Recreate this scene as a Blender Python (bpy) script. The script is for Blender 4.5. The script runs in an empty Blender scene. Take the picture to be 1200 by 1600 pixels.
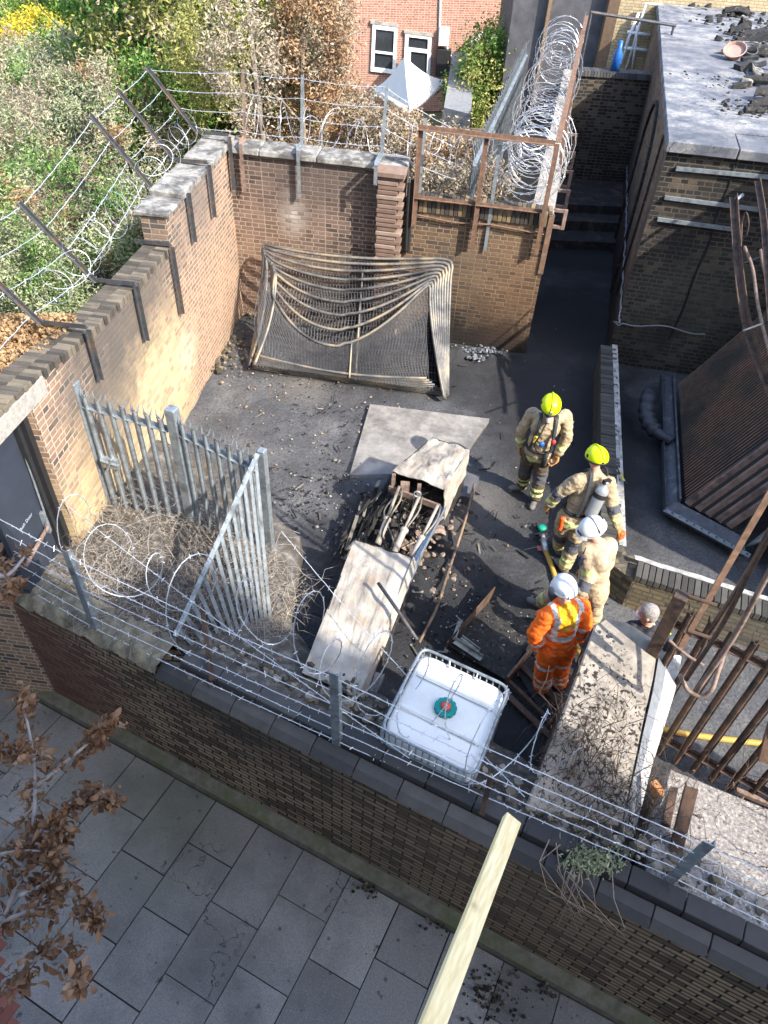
import bpy, math, random
import numpy as np
from mathutils import Vector, Matrix, noise
random.seed(7); rng = np.random.default_rng(7)
sc = bpy.context.scene
COL = sc.collection
R = math.radians

# ------------------------------------------------------------ camera
F_PX = 1120.0; CAM_H = 7.1; VPX, VPY = 525.0, 1980.0      # vertical vanishing point in the 1200x1600 frame
def _n(v): v = np.array(v, float); return v / np.linalg.norm(v)
_dn = _n([VPX - 600, VPY - 800, F_PX]); AZ = -_dn
AY = _n(np.array([0, 0, 1.0]) - AZ[2] * AZ); AX = np.cross(AY, AZ)
def ray(px, py):
    d = np.array([px - 600.0, py - 800.0, F_PX]); return np.array([d @ AX, d @ AY, d @ AZ])
def G(px, py, z=0.0):
    """world point at height z seen at photo pixel (survey of the photograph)"""
    r = ray(px, py); t = (z - CAM_H) / r[2]; return np.array([r[0] * t, r[1] * t, z])
def W(px, py, a, b):
    """world point on the vertical plane through ground points a, b"""
    a = np.array(a[:2]); b = np.array(b[:2]); n = np.array([-(b - a)[1], (b - a)[0]])
    r = ray(px, py); t = (n @ a) / (n @ r[:2]); return np.array([0, 0, CAM_H]) + r * t
cd = bpy.data.cameras.new('camera'); cam = bpy.data.objects.new('camera', cd); COL.objects.link(cam)
right = Vector((AX[0], AY[0], AZ[0])); down = Vector((AX[1], AY[1], AZ[1])); fwd = Vector((AX[2], AY[2], AZ[2]))
m = Matrix((right, -down, -fwd)).transposed().to_4x4(); m.translation = (0, 0, CAM_H); cam.matrix_world = m
cd.sensor_fit = 'VERTICAL'; cd.sensor_height = 36; cd.lens = 36 * F_PX / 1600; cd.clip_start = .05; cd.clip_end = 500
sc.camera = cam

# ------------------------------------------------------------ sky, sun, exposure
SUN_EL = 41; SUN_V = Vector((.78, -.62, math.tan(R(SUN_EL)))).normalized()
w = bpy.data.worlds.new('World'); sc.world = w; w.use_nodes = True
wn = w.node_tree; bg = wn.nodes['Background']; sky = wn.nodes.new('ShaderNodeTexSky')
sky.sky_type = 'NISHITA'; sky.sun_disc = False; sky.sun_elevation = R(SUN_EL); sky.sun_rotation = math.atan2(.78, -.62)
sky.air_density = 1.0; sky.dust_density = 1.5
wn.links.new(sky.outputs[0], bg.inputs[0]); bg.inputs[1].default_value = .15
sd = bpy.data.lights.new('sun', 'SUN'); sd.energy = 2.45; sd.angle = R(.53); sd.color = (1, .93, .82)
so = bpy.data.objects.new('sun', sd); COL.objects.link(so); so.rotation_euler = (-SUN_V).to_track_quat('-Z', 'Y').to_euler(); so.location = (10, -10, 20)
sc.view_settings.view_transform = 'Standard'; sc.view_settings.look = 'None'; sc.view_settings.gamma = 1; sc.view_settings.exposure = 1.98
sc.view_settings.use_curve_mapping = False
sc.render.resolution_x = 768; sc.render.resolution_y = 1024
sc.cycles.max_bounces = 6; sc.cycles.transparent_max_bounces = 8

# ------------------------------------------------------------ mesh helpers
def V(*a): return np.array(a, float)
class MB:
    def __init__(s): s.v = []; s.f = []; s.m = []
    def add(s, vs, fs, mi=0):
        o = len(s.v); s.v += [tuple(map(float, p)) for p in vs]; s.f += [tuple(i + o for i in f) for f in fs]; s.m += [mi] * len(fs); return s
    def hexa(s, b, t, mi=0):      # bottom ring, top ring (CCW from above)
        n = len(b); fs = [tuple(range(n - 1, -1, -1)), tuple(range(n, 2 * n))] + [(i, (i + 1) % n, n + (i + 1) % n, n + i) for i in range(n)]
        return s.add(list(b) + list(t), fs, mi)
    def prism(s, poly, z0, z1, mi=0): return s.hexa([(p[0], p[1], z0) for p in poly], [(p[0], p[1], z1) for p in poly], mi)
    def box(s, c, size, M=None, mi=0):
        x, y, z = [q / 2 for q in size]; M = M if M is not None else np.eye(3); c = np.array(c, float)
        q = [c + M @ V(*p) for p in ((-x, -y, -z), (x, -y, -z), (x, y, -z), (-x, y, -z), (-x, -y, z), (x, -y, z), (x, y, z), (-x, y, z))]
        return s.hexa(q[:4], q[4:], mi)
    def bar(s, a, b, w, h, up=(0, 0, 1), mi=0):   # rectangular bar, w sideways, h along up
        a = np.array(a, float); b = np.array(b, float); d = _n(b - a); u = np.array(up, float)
        if abs(d @ _n(u)) > .98: u = V(0, 1, 0)
        sd_ = _n(np.cross(d, u)); u = np.cross(sd_, d)
        q = [a + sd_ * x * w / 2 + u * y * h / 2 for x, y in ((-1, -1), (1, -1), (1, 1), (-1, 1))]; r = [p + (b - a) for p in q]
        return s.add(q + r, [(0, 1, 2, 3), (7, 6, 5, 4), (0, 4, 5, 1), (1, 5, 6, 2), (2, 6, 7, 3), (3, 7, 4, 0)], mi)
    def angle(s, a, b, w, t, up=(0, 0, 1), side=1, mi=0):  # L section
        a = np.array(a, float); b = np.array(b, float); d = _n(b - a); u = np.array(up, float)
        if abs(d @ _n(u)) > .98: u = V(0, 1, 0)
        sd_ = _n(np.cross(d, u)) * side; u = np.cross(sd_, d) * side
        pr = [(0, 0), (w, 0), (w, t), (t, t), (t, w), (0, w)]
        q = [a + sd_ * x + u * y for x, y in pr]; r = [p + (b - a) for p in q]; n = 6
        return s.add(q + r, [tuple(range(n)), tuple(range(2 * n - 1, n - 1, -1))] + [(i, n + i, n + (i + 1) % n, (i + 1) % n) for i in range(n)], mi)
    def tube(s, pts, r, n=6, mi=0, cap=True):
        pts = [np.array(p, float) for p in pts]; k = len(pts); rs = r if hasattr(r, '__len__') else [r] * k
        vs = []; d = _n(pts[1] - pts[0]); u = V(0, 0, 1) if abs(d[2]) < .9 else V(1, 0, 0); a = _n(np.cross(d, u)); 
        for i in range(k):
            d = pts[min(i + 1, k - 1)] - pts[max(i - 1, 0)]; L = np.linalg.norm(d); d = d / L if L > 1e-9 else V(0, 0, 1)
            a = a - d * (a @ d); a = a / (np.linalg.norm(a) + 1e-12); b = np.cross(d, a)
            for j in range(n):
                t = 2 * math.pi * j / n; vs.append(pts[i] + (a * math.cos(t) + b * math.sin(t)) * rs[i])
        fs = [(i * n + j, i * n + (j + 1) % n, (i + 1) * n + (j + 1) % n, (i + 1) * n + j) for i in range(k - 1) for j in range(n)]
        if cap: fs += [tuple(range(n - 1, -1, -1)), tuple(range((k - 1) * n, k * n))]
        return s.add(vs, fs, mi)
    def lathe(s, prof, c, axis=(0, 0, 1), n=20, mi=0, M=None):
        c = np.array(c, float); ax = _n(axis); u = _n(np.cross(ax, (0, 1, 0) if abs(ax[1]) < .9 else (1, 0, 0))); v = np.cross(ax, u)
        vs = [c + ax * h + (u * math.cos(2 * math.pi * j / n) + v * math.sin(2 * math.pi * j / n)) * max(r, 1e-4) for r, h in prof for j in range(n)]
        k = len(prof); fs = [(i * n + j, i * n + (j + 1) % n, (i + 1) * n + (j + 1) % n, (i + 1) * n + j) for i in range(k - 1) for j in range(n)]
        fs += [tuple(range(n - 1, -1, -1)), tuple(range((k - 1) * n, k * n))]
        return s.add(vs, fs, mi)
    def ell(s, c, r, M=None, n=12, k=8, mi=0, cut=None):
        M = M if M is not None else np.eye(3); c = np.array(c, float); vs = []
        for i in range(k + 1):
            t = math.pi * i / k if cut is None else cut * i / k
            for j in range(n):
                p = 2 * math.pi * j / n
                vs.append(c + M @ V(r[0] * max(math.sin(t), 1e-3) * math.cos(p), r[1] * max(math.sin(t), 1e-3) * math.sin(p), r[2] * math.cos(t)))
        fs = [(i * n + j, (i + 1) * n + j, (i + 1) * n + (j + 1) % n, i * n + (j + 1) % n) for i in range(k) for j in range(n)]
        fs += [tuple(range(n)), tuple(range((k + 1) * n - 1, k * n - 1, -1))]
        return s.add(vs, fs, mi)
    def sheet(s, fn, nu, nv, mi=0, closed=False):   # fn(u,v) -> point
        vs = [fn(i / nu, j / nv) for i in range(nu + 1) for j in range(nv + 1)]
        fs = [(i * (nv + 1) + j, (i + 1) * (nv + 1) + j, (i + 1) * (nv + 1) + j + 1, i * (nv + 1) + j + 1) for i in range(nu) for j in range(nv)]
        return s.add(vs, fs, mi)
    def profile(s, p0, du, dn, th, pts, mi=0):   # pts (s, z) polygon in the wall plane, extruded by th along dn
        p0 = np.array(p0[:2], float); du = np.array(du[:2], float); dn = np.array(dn[:2], float)
        a = [(*(p0 + du * q[0]), q[1]) for q in pts]; b = [(*(p0 + du * q[0] + dn * th), q[1]) for q in pts]; n = len(pts)
        return s.add(a + b, [tuple(range(n)), tuple(range(2 * n - 1, n - 1, -1))] + [(i, n + i, n + (i + 1) % n, (i + 1) % n) for i in range(n)], mi)
    def build(s, name, mats, parent=None, smooth=False, uv=True, bevel=0, loc=None):
        me = bpy.data.meshes.new(name)
        base = V(0, 0, 0)
        if parent is not None: base = np.array(parent.matrix_world.translation) if parent.get('_w') is None else np.array(parent['_w'])
        elif loc is not None: base = np.array(loc, float)
        vs = np.array(s.v, float) - base
        me.from_pydata(vs.tolist(), [], s.f); me.update()
        mats = mats if isinstance(mats, (list, tuple)) else [mats]
        for q in mats: me.materials.append(q)
        if len(mats) > 1: me.polygons.foreach_set('material_index', s.m)
        import bmesh
        bm = bmesh.new(); bm.from_mesh(me); bmesh.ops.recalc_face_normals(bm, faces=bm.faces)
        if bevel: bmesh.ops.bevel(bm, geom=[e for e in bm.edges if e.calc_face_angle(0) > .5], offset=bevel, segments=1, affect='EDGES', clamp_overlap=True)
        bm.to_mesh(me); bm.free()
        if uv: box_uv(me, base)
        if smooth: me.polygons.foreach_set('use_smooth', [True] * len(me.polygons)); me.update()
        o = bpy.data.objects.new(name, me); COL.objects.link(o)
        if parent is not None: o.parent = parent
        else: o.location = base
        o['_w'] = [float(q) for q in base]
        return o
def box_uv(me, base=(0, 0, 0)):
    n = len(me.loops)
    if not n: return
    co = np.empty(len(me.vertices) * 3); me.vertices.foreach_get('co', co); co = co.reshape(-1, 3) + np.array(base)
    li = np.empty(n, int); me.loops.foreach_get('vertex_index', li)
    k = len(me.polygons); nr = np.empty(k * 3); me.polygons.foreach_get('normal', nr); nr = nr.reshape(-1, 3)
    lt = np.empty(k, int); me.polygons.foreach_get('loop_total', lt); fn = np.repeat(nr, lt, axis=0); p = co[li]
    flat = np.abs(fn[:, 2]) > .8; h = fn[:, :2].copy(); L = np.linalg.norm(h, axis=1) + 1e-9; h /= L[:, None]
    # snap tangents so one wall's facets agree
    u = p[:, 0] * -h[:, 1] + p[:, 1] * h[:, 0]; v = p[:, 2].copy(); u[flat] = p[flat, 0]; v[flat] = p[flat, 1]
    uvl = me.uv_layers.new(name='UVMap'); uvl.data.foreach_set('uv', np.stack([u, v], 1).ravel())
def tag(o, label=None, cat=None, group=None, kind=None):
    if label: o['label'] = label
    if cat: o['category'] = cat
    if group: o['group'] = group
    if kind: o['kind'] = kind
    return o
def thing(name, loc, label, cat, group=None, rz=0):
    o = bpy.data.objects.new(name, None); COL.objects.link(o); o.location = [float(q) for q in loc]; o.rotation_euler = (0, 0, rz)
    o.empty_display_size = .1; o['_w'] = [float(q) for q in loc]; return tag(o, label, cat, group)
def copy_tree(o, parent=None):
    c = o.copy(); COL.objects.link(c)
    if parent is not None: c.parent = parent
    for ch in [q for q in bpy.data.objects if q.parent == o]: copy_tree(ch, c)
    return c
def rotz(a): c, s_ = math.cos(a), math.sin(a); return np.array([[c, -s_, 0], [s_, c, 0], [0, 0, 1]])
def basis(x, y, z): return np.array([_n(x), _n(y), _n(z)]).T
def nz(x, y, z=0, sc_=1.0): return noise.noise(Vector((x * sc_, y * sc_, z * sc_)))
def fbm(x, y, sc_=1., o=4): return noise.fractal(Vector((x * sc_, y * sc_, 3.3)), 1.0, 2.0, o)
def bez(pts, n=8):     # Catmull-Rom
    P = [np.array(p, float) for p in pts]; P = [2 * P[0] - P[1]] + P + [2 * P[-1] - P[-2]]; out = []
    for i in range(1, len(P) - 2):
        for k in range(n):
            t = k / n; a, b, c, d = P[i - 1:i + 3]
            out.append(.5 * ((2 * b) + (c - a) * t + (2 * a - 5 * b + 4 * c - d) * t * t + (3 * b - a - 3 * c + d) * t ** 3))
    out.append(P[-2]); return out

# ------------------------------------------------------------ materials
class NT:
    def __init__(s, name):
        s.mat = bpy.data.materials.new(name); s.mat.use_nodes = True; s.t = s.mat.node_tree; s.b = s.t.nodes['Principled BSDF']; s.pos = None
    def n(s, typ, **k):
        o = s.t.nodes.new('ShaderNode' + typ)
        for a, v in k.items():
            if a in o.inputs.keys(): s.set(o.inputs[a], v)
            else: setattr(o, a, v)
        return o
    def set(s, i, v):
        if isinstance(v, bpy.types.NodeSocket): s.t.links.new(v, i)
        else: i.default_value = v
    def P(s):
        if s.pos is None: s.pos = s.n('NewGeometry')
        return s.pos.outputs['Position']
    def math(s, op, a, b=0.0, clamp=False):
        o = s.n('Math', operation=op, use_clamp=clamp); s.set(o.inputs[0], a); s.set(o.inputs[1], b); return o.outputs[0]
    def mix(s, f, a, b, mode='MIX'):
        o = s.n('Mix', data_type='RGBA', blend_type=mode); s.set(o.inputs[0], f); s.set(o.inputs[6], a if not isinstance(a, tuple) else c4(a)); s.set(o.inputs[7], b if not isinstance(b, tuple) else c4(b)); return o.outputs[2]
    def noise(s, scale, detail=4, vec=None, rough=.6, out=0):
        o = s.n('TexNoise'); o.inputs['Scale'].default_value = scale; o.inputs['Detail'].default_value = detail; o.inputs['Roughness'].default_value = rough
        s.t.links.new(vec or s.P(), o.inputs['Vector']); return o.outputs[out]
    def ramp(s, f, stops, mode='LINEAR'):
        o = s.n('ValToRGB'); o.color_ramp.interpolation = mode; s.t.links.new(f, o.inputs[0]); e = o.color_ramp.elements
        while len(e) < len(stops): e.new(.5)
        for q, (p, c) in zip(e, stops): q.position = p; q.color = c4(c) if isinstance(c, tuple) else (c, c, c, 1)
        return o.outputs[0]
    def mr(s, x, a, b, c=0., d=1.):
        o = s.n('MapRange'); s.set(o.inputs[0], x); o.inputs[1].default_value = a; o.inputs[2].default_value = b; o.inputs[3].default_value = c; o.inputs[4].default_value = d; return o.outputs[0]
    def spot(s, c, r0, r1, jit=.5, stretch=(1, 1, 1)):   # mask 1 within r0, 0 beyond r1, ragged
        q = s.n('VectorMath', operation='SUBTRACT'); s.t.links.new(s.P(), q.inputs[0]); q.inputs[1].default_value = tuple(map(float, c))
        q2 = s.n('VectorMath', operation='MULTIPLY'); s.t.links.new(q.outputs[0], q2.inputs[0]); q2.inputs[1].default_value = stretch
        L = s.n('VectorMath', operation='LENGTH'); s.t.links.new(q2.outputs[0], L.inputs[0])
        d = s.math('ADD', L.outputs[1], s.math('MULTIPLY', s.math('SUBTRACT', s.noise(2.3, 5), .5), jit * 2))
        return s.mr(d, r1, r0)
    def bump(s, h, strength=.5, dist=.02):
        o = s.n('Bump'); s.set(o.inputs['Height'], h); o.inputs['Strength'].default_value = strength; o.inputs['Distance'].default_value = dist
        s.t.links.new(o.outputs[0], s.b.inputs['Normal'])
    def done(s, col, rough=.85, metal=0., spec=.3):
        s.set(s.b.inputs['Base Color'], c4(col) if isinstance(col, tuple) else col); s.set(s.b.inputs['Roughness'], rough)
        s.b.inputs['Metallic'].default_value = metal; s.b.inputs['Specular IOR Level'].default_value = spec; return s.mat
def c4(c): return (c[0], c[1], c[2], 1)
def simple(name, c, rough=.7, metal=0., var=.25, scale=12, spec=.4, bump=.15, c2=None, dirt=None, dsc=4., dth=(.5, .65)):
    t = NT(name); f = t.noise(scale, 5); c2 = c2 or tuple(q * (1 - var) for q in c)
    col = t.mix(t.mr(f, .3, .7), tuple(min(1, q * (1 + var * .4)) for q in c), c2)
    if dirt: col = t.mix(t.mr(t.noise(dsc, 6, rough=.7), dth[0], dth[1]), col, dirt)
    if bump: t.bump(f, bump, .01)
    return t.done(col, rough, metal, spec)
def brick(name, c1, c2, mortar, stains=(), bw=.225, bh=.075, ms=.010, bumpy=.6, spec=.2, soot=.0, extra=None, rot=False, sq=.55):
    t = NT(name); uv = t.n('UVMap'); vec = uv.outputs[0]
    # wobble the courses a little
    no = t.n('TexNoise'); no.inputs['Scale'].default_value = 7; t.t.links.new(t.P(), no.inputs['Vector'])
    sb = t.n('VectorMath', operation='SUBTRACT'); t.t.links.new(no.outputs[1], sb.inputs[0]); sb.inputs[1].default_value = (.5, .5, .5)
    sx = t.n('VectorMath', operation='SCALE'); t.t.links.new(sb.outputs[0], sx.inputs[0]); sx.inputs['Scale'].default_value = .014
    ad = t.n('VectorMath', operation='ADD'); t.t.links.new(vec, ad.inputs[0]); t.t.links.new(sx.outputs[0], ad.inputs[1]); vec = ad.outputs[0]
    if rot:
        mp = t.n('Mapping'); t.t.links.new(vec, mp.inputs[0]); mp.inputs['Rotation'].default_value = (0, 0, rot); vec = mp.outputs[0]
    b = t.n('TexBrick', offset=.5, squash=sq, squash_frequency=2); t.t.links.new(vec, b.inputs['Vector'])
    for k, v in (('Scale', 1), ('Mortar Size', ms), ('Mortar Smooth', .35), ('Bias', 0), ('Brick Width', bw), ('Row Height', bh)): b.inputs[k].default_value = v
    b.inputs['Color1'].default_value = (0, 0, 0, 1); b.inputs['Color2'].default_value = (1, 1, 1, 1); b.inputs['Mortar'].default_value = (.5, .5, .5, 1)
    base = t.mix(b.outputs[0], c1, c2)
    if extra: base = t.mix(t.mr(t.math('ADD', b.outputs[0], t.math('MULTIPLY', t.noise(1.1, 3), 1.2)), 1.25, 1.4), base, extra)
    n1 = t.noise(30, 4); base = t.mix(t.mr(n1, .3, .8, 0, .45), base, tuple(q * .45 for q in c1))
    late = []
    for (c, r0, r1, cc, amt, *rest) in stains:
        m_ = t.spot(c, r0, r1, *(rest or ()))
        if sum(cc) < .42: late.append((m_, cc, amt)); continue
        base = t.mix(t.math('MULTIPLY', t.math('MULTIPLY', m_, amt), t.mr(b.outputs[0], 0, 1, .35, 1.2), True), base, cc)
    col = t.mix(b.outputs['Fac'], base, t.mix(t.noise(14, 3), tuple(q * .6 for q in mortar), mortar))
    for m_, cc, amt in late: col = t.mix(t.math('MULTIPLY', m_, amt), col, cc)
    if soot: col = t.mix(t.mr(t.noise(.9, 6, rough=.65), .42, .68, 0, soot), col, (.03, .028, .028))
    h = t.math('SUBTRACT', t.math('MULTIPLY', n1, .35), b.outputs['Fac']); t.bump(h, bumpy, .012)
    return t.done(col, .9, 0, spec)
M = {}
# ------------------------------------------------------------ material library
SOOT = (.022, .021, .023)
M['galv'] = simple('galvanised_steel', (.33, .37, .40), .5, .55, .3, 18, bump=.1, dirt=(.16, .17, .18), dsc=5)
M['wire'] = simple('wire_steel', (.62, .66, .72), .45, .5, .2, 40, bump=0)
M['coilwire'] = simple('bright_razor_wire', (.52, .53, .55), .4, .4, .25, 30, bump=0)
M['darkiron'] = simple('dark_iron', (.075, .08, .09), .6, .3, .4, 14, dirt=(.14, .10, .075), dsc=6)
M['rust'] = simple('rusty_steel', (.21, .125, .085), .85, .1, .45, 16, dirt=(.13, .085, .06), dsc=9, bump=.4)
M['rustdark'] = simple('burnt_rusty_steel', (.115, .07, .05), .85, .1, .45, 10, dirt=(.035, .03, .03), dsc=5, bump=.3)
M['rustpale'] = simple('pale_rusty_steel', (.27, .19, .155), .8, .1, .35, 12, dirt=(.12, .08, .06), dsc=7, bump=.3)
M['concrete'] = simple('weathered_concrete', (.36, .335, .30), .95, 0, .3, 22, dirt=(.16, .145, .13), dsc=3, bump=.5)
M['stonecap'] = simple('weathered_coping_stone', (.30, .29, .27), .95, 0, .4, 9, dirt=(.09, .085, .08), dsc=3.5, dth=(.44, .58), bump=.7)
M['wood'] = None
M['black'] = simple('black_rubber', (.02, .02, .022), .6, 0, .3, 10, bump=0)
M['char'] = simple('charred', (.03, .028, .027), .9, 0, .5, 16, c2=(.012, .012, .012), dirt=(.16, .14, .12), dsc=11, dth=(.58, .7), bump=.8)
M['white_pl'] = simple('white_plastic', (.74, .75, .74), .45, 0, .06, 3, dirt=(.58, .57, .52), dsc=2.2, dth=(.5, .8), bump=.02)
M['soil'] = None
def m_yard():
    t = NT('sooty_yard'); n1 = t.noise(1.3, 8, rough=.62); n2 = t.noise(24, 6, rough=.7); n3 = t.noise(95, 2)
    col = t.ramp(n1, [(.3, (.07, .073, .08)), (.5, (.115, .118, .127)), (.68, (.18, .178, .178))])
    # grit specks of ash and plaster
    v = t.n('TexVoronoi'); v.inputs['Scale'].default_value = 26; t.t.links.new(t.P(), v.inputs[0])
    col = t.mix(t.mr(n2, .38, .68, 0, .75), col, (.035, .035, .038))
    col = t.mix(t.math('MULTIPLY', t.mr(v.outputs[0], .2, .08), t.mr(t.noise(3, 3), .5, .62)), col, (.30, .28, .25))
    # black soot around the machine; the passage floor is coloured near black too
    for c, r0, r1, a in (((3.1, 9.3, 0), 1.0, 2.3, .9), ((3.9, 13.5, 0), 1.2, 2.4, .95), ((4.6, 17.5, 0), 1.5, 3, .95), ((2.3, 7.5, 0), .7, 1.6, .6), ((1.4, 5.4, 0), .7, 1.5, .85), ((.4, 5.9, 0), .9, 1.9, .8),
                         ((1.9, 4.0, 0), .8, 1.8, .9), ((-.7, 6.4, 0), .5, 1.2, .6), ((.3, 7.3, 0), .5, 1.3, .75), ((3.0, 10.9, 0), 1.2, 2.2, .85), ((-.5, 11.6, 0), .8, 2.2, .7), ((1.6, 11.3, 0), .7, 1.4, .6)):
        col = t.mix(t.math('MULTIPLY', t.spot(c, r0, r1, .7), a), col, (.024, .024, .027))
    for c, r0, r1, a in (((-1.6, 10.6, 0), .1, .75, .5), ((-1.6, 5.9, 0), .2, .9, .7), ((1.2, 7.9, 0), .2, 1.0, .45)):
        col = t.mix(t.math('MULTIPLY', t.spot(c, r0, r1, .5), a), col, (.22, .2, .18))
    t.bump(t.math('ADD', n2, t.math('MULTIPLY', n3, .5)), .9, .03)
    return t.done(col, .82, 0, .3)
M['yard'] = m_yard()
def m_pave():
    t = NT('paving_slabs'); g = t.P(); ri = t.pos.outputs['Random Per Island']
    col = t.ramp(ri, [(0, (.15, .145, .14)), (.5, (.22, .212, .20)), (1, (.31, .30, .285))])
    n = t.noise(60, 5, rough=.75); col = t.mix(t.mr(n, .35, .7, 0, .75), col, (.09, .09, .095))
    col = t.mix(t.mr(t.noise(110, 3, rough=.8), .56, .68, 0, .6), col, (.42, .42, .41))
    col = t.mix(t.mr(t.noise(1.1, 6, rough=.65), .45, .68, 0, .65), col, (.075, .075, .072))
    col = t.mix(t.mr(t.noise(9, 3), .66, .73, 0, .8), col, (.04, .04, .042)); vg = t.n('TexVoronoi'); vg.inputs['Scale'].default_value = 3.1; t.t.links.new(t.P(), vg.inputs[0]); col = t.mix(t.mr(vg.outputs[0], .075, .05, 0, .7), col, (.045, .043, .04)); ve = t.n('TexVoronoi', feature='DISTANCE_TO_EDGE'); ve.inputs['Scale'].default_value = .8; wv = t.n('VectorMath', operation='ADD'); wn_ = t.n('TexNoise'); wn_.inputs['Scale'].default_value = 2.5; wn_.inputs['Detail'].default_value = 5; t.t.links.new(t.P(), wn_.inputs['Vector']); t.t.links.new(wn_.outputs[1], wv.inputs[0]); t.t.links.new(t.P(), wv.inputs[1]); t.t.links.new(wv.outputs[0], ve.inputs[0]); col = t.mix(t.math('MULTIPLY', t.mr(ve.outputs[0], .006, .002), t.mr(t.noise(.7, 2), .52, .6)), col, (.03, .03, .028))
    m = t.spot((-2.4, 3.6, -1.27), .3, 1.3, .4, (.8, 1, 1)); col = t.mix(t.math('MULTIPLY', m, .35), col, (.10, .11, .07))
    t.bump(n, .35, .01); return t.done(col, .88, 0, .25)
M['pave'] = m_pave()
def m_island(name, stops, rough=.7, spec=.3, trans=.0, ns=8):
    t = NT(name); t.P(); ri = t.pos.outputs['Random Per Island']; col = t.ramp(ri, stops)
    col = t.mix(t.mr(t.noise(ns, 3), .3, .7, 0, .35), col, tuple(q * .5 for q in stops[0][1]))
    if trans: t.b.inputs['Subsurface Weight'].default_value = 0
    return t.done(col, rough, 0, spec)
M['bluebrick'] = m_island('blue_coping_brick', [(0, (.03, .03, .033)), (.6, (.055, .053, .055)), (1, (.09, .085, .08))], .6, .4)
M['kerb'] = simple('kerb_stone', (.14, .13, .10), .95, 0, .4, 9, dirt=(.09, .10, .05), dsc=3, bump=.6)
M['redpave'] = m_island('red_paviour', [(0, (.16, .06, .045)), (1, (.27, .11, .085))], .9, .2)
# bricks
def lw(*a): return tuple(a)
M['brick_left'] = brick('stock_brick_scorched', (.24, .15, .105), (.44, .29, .20), (.56, .46, .36), extra=(.10, .085, .075), bumpy=.8, stains=[
    ((-3.2, 11.2, .9), .8, 2.4, (.48, .29, .17), .45), ((-3.45, 8.6, 1.0), .7, 1.9, (.70, .53, .26), .85, .8), ((-3.5, 6.6, .8), .6, 1.6, (.60, .45, .22), .8, .7),
    ((-3.1, 11.2, 3.2), .4, 1.3, (.15, .125, .11), .7, .6, (.35, 1, 1)), ((-3.4, 8.2, 2.75), .55, 1.35, (.10, .088, .08), .85, .9, (.5, .55, 1)),
    ((-3.55, 7.3, 1.9), .4, 1.3, (.11, .098, .088), .6, .9), ((-3.2, 9.9, 1.0), .05, .5, (.8, .66, .5), .6, .25)])
M['brick_back'] = brick('red_brown_stock_brick', (.13, .085, .066), (.27, .185, .145), (.43, .36, .30), extra=(.085, .06, .05), bumpy=.9, stains=[
    ((-1.9, 12.6, 2.9), .3, 1.2, (.085, .07, .065), .6, .6), ((-.2, 12.4, 2.9), .3, 1.5, (.07, .06, .056), .7, .6), ((-1.95, 12.75, 2.1), .02, .55, (.60, .56, .52), .8, .2, (1.6, 1, 1)),
    ((-2.8, 12.8, .9), .5, 1.9, (.34, .2, .12), .5), ((-1, 12.5, .2), .6, 1.6, (.05, .042, .04), .85)])
M['brick_front'] = brick('orange_brown_brick', (.13, .08, .05), (.28, .18, .105), (.38, .29, .2), extra=(.07, .055, .045), bumpy=.9, stains=[
    ((1.3, 12.2, 2.75), .15, .5, (.045, .04, .038), .8, .3, (.25, 1, 1)), ((1.6, 12.2, -.1), .5, 1.3, (.02, .018, .018), .95, .6, (.5, 1, 1)), ((2.3, 12.1, 1.2), .2, 1.3, (.14, .075, .04), .5, .5),  # middle spot colours the foot of the wall near black
    ((1.0, 12.3, 1.6), .2, 1.0, (.12, .09, .065), .5)])
M['brick_dark'] = brick('sooty_brick', (.028, .025, .022), (.06, .05, .042), (.15, .135, .115), bumpy=.9, extra=(.13, .10, .07), soot=.75, stains=[((5.2, 11.8, 1.2), .3, 1.4, (.12, .12, .09), .5)])
M['brick_side'] = brick('brown_side_brick', (.13, .085, .058), (.26, .175, .115), (.28, .215, .155), bumpy=1., extra=(.06, .045, .038), stains=[
    ((4.5, 14, 0), .7, 2.0, (.03, .028, .028), .9, .6, (1, .15, 1)), ((5.9, 20.5, 1.5), 1.2, 3.2, (.045, .04, .04), .8, .6), ((4.15, 12.2, 2.6), .1, .5, (.05, .045, .045), .7, .3, (1, 1, .3))])
M['brick_street'] = brick('street_wall_brick', (.27, .185, .12), (.46, .35, .235), (.02, .017, .014), ms=.012, bw=.235, bumpy=.8, sq=1., extra=(.11, .085, .06), stains=[
    ((-4.2, 5.1, -.4), .9, 2.0, (.15, .07, .055), .75, .5), ((-1.2, 3.6, .55), .15, .8, (.045, .04, .036), .7, .5, (.35, .5, 1)), ((1.4, 2.5, .1), .5, 1.8, (.14, .10, .07), .5, .8), ((.2, 3, -.9), .2, 1.2, (.08, .08, .055), .35)])
M['brick_low'] = brick('yellow_brown_brick', (.20, .16, .10), (.36, .29, .17), (.16, .14, .11), bumpy=1., extra=(.09, .08, .065), stains=[((3.5, 9.5, .4), .8, 2.6, (.05, .048, .048), .85, .4, (1, .6, 1)), ((4.6, 5.6, .1), .3, 1.2, (.11, .11, .10), .55)])
M['brick_yellow'] = brick('pale_yellow_brick', (.42, .33, .19), (.58, .47, .29), (.34, .27, .19), bumpy=.5)
M['brick_house'] = brick('house_red_brick', (.29, .125, .085), (.42, .21, .145), (.52, .44, .37), bumpy=.4)
M['brick_orange'] = brick('orange_wall_brick', (.38, .22, .12), (.55, .35, .22), (.35, .27, .2), bumpy=.4)
# ------------------------------------------------------------ setting
u_s = _n([.912, -.41, 0]); n_s = V(-u_s[1], u_s[0], 0) * 1.0      # along the street wall, and inward (towards the yard)
def SW(s, w, z=0.): p = V(-.14, 3.16, 0) + u_s * s + n_s * w; return V(p[0], p[1], z)
def struct(o): return tag(o, kind='structure')
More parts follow.
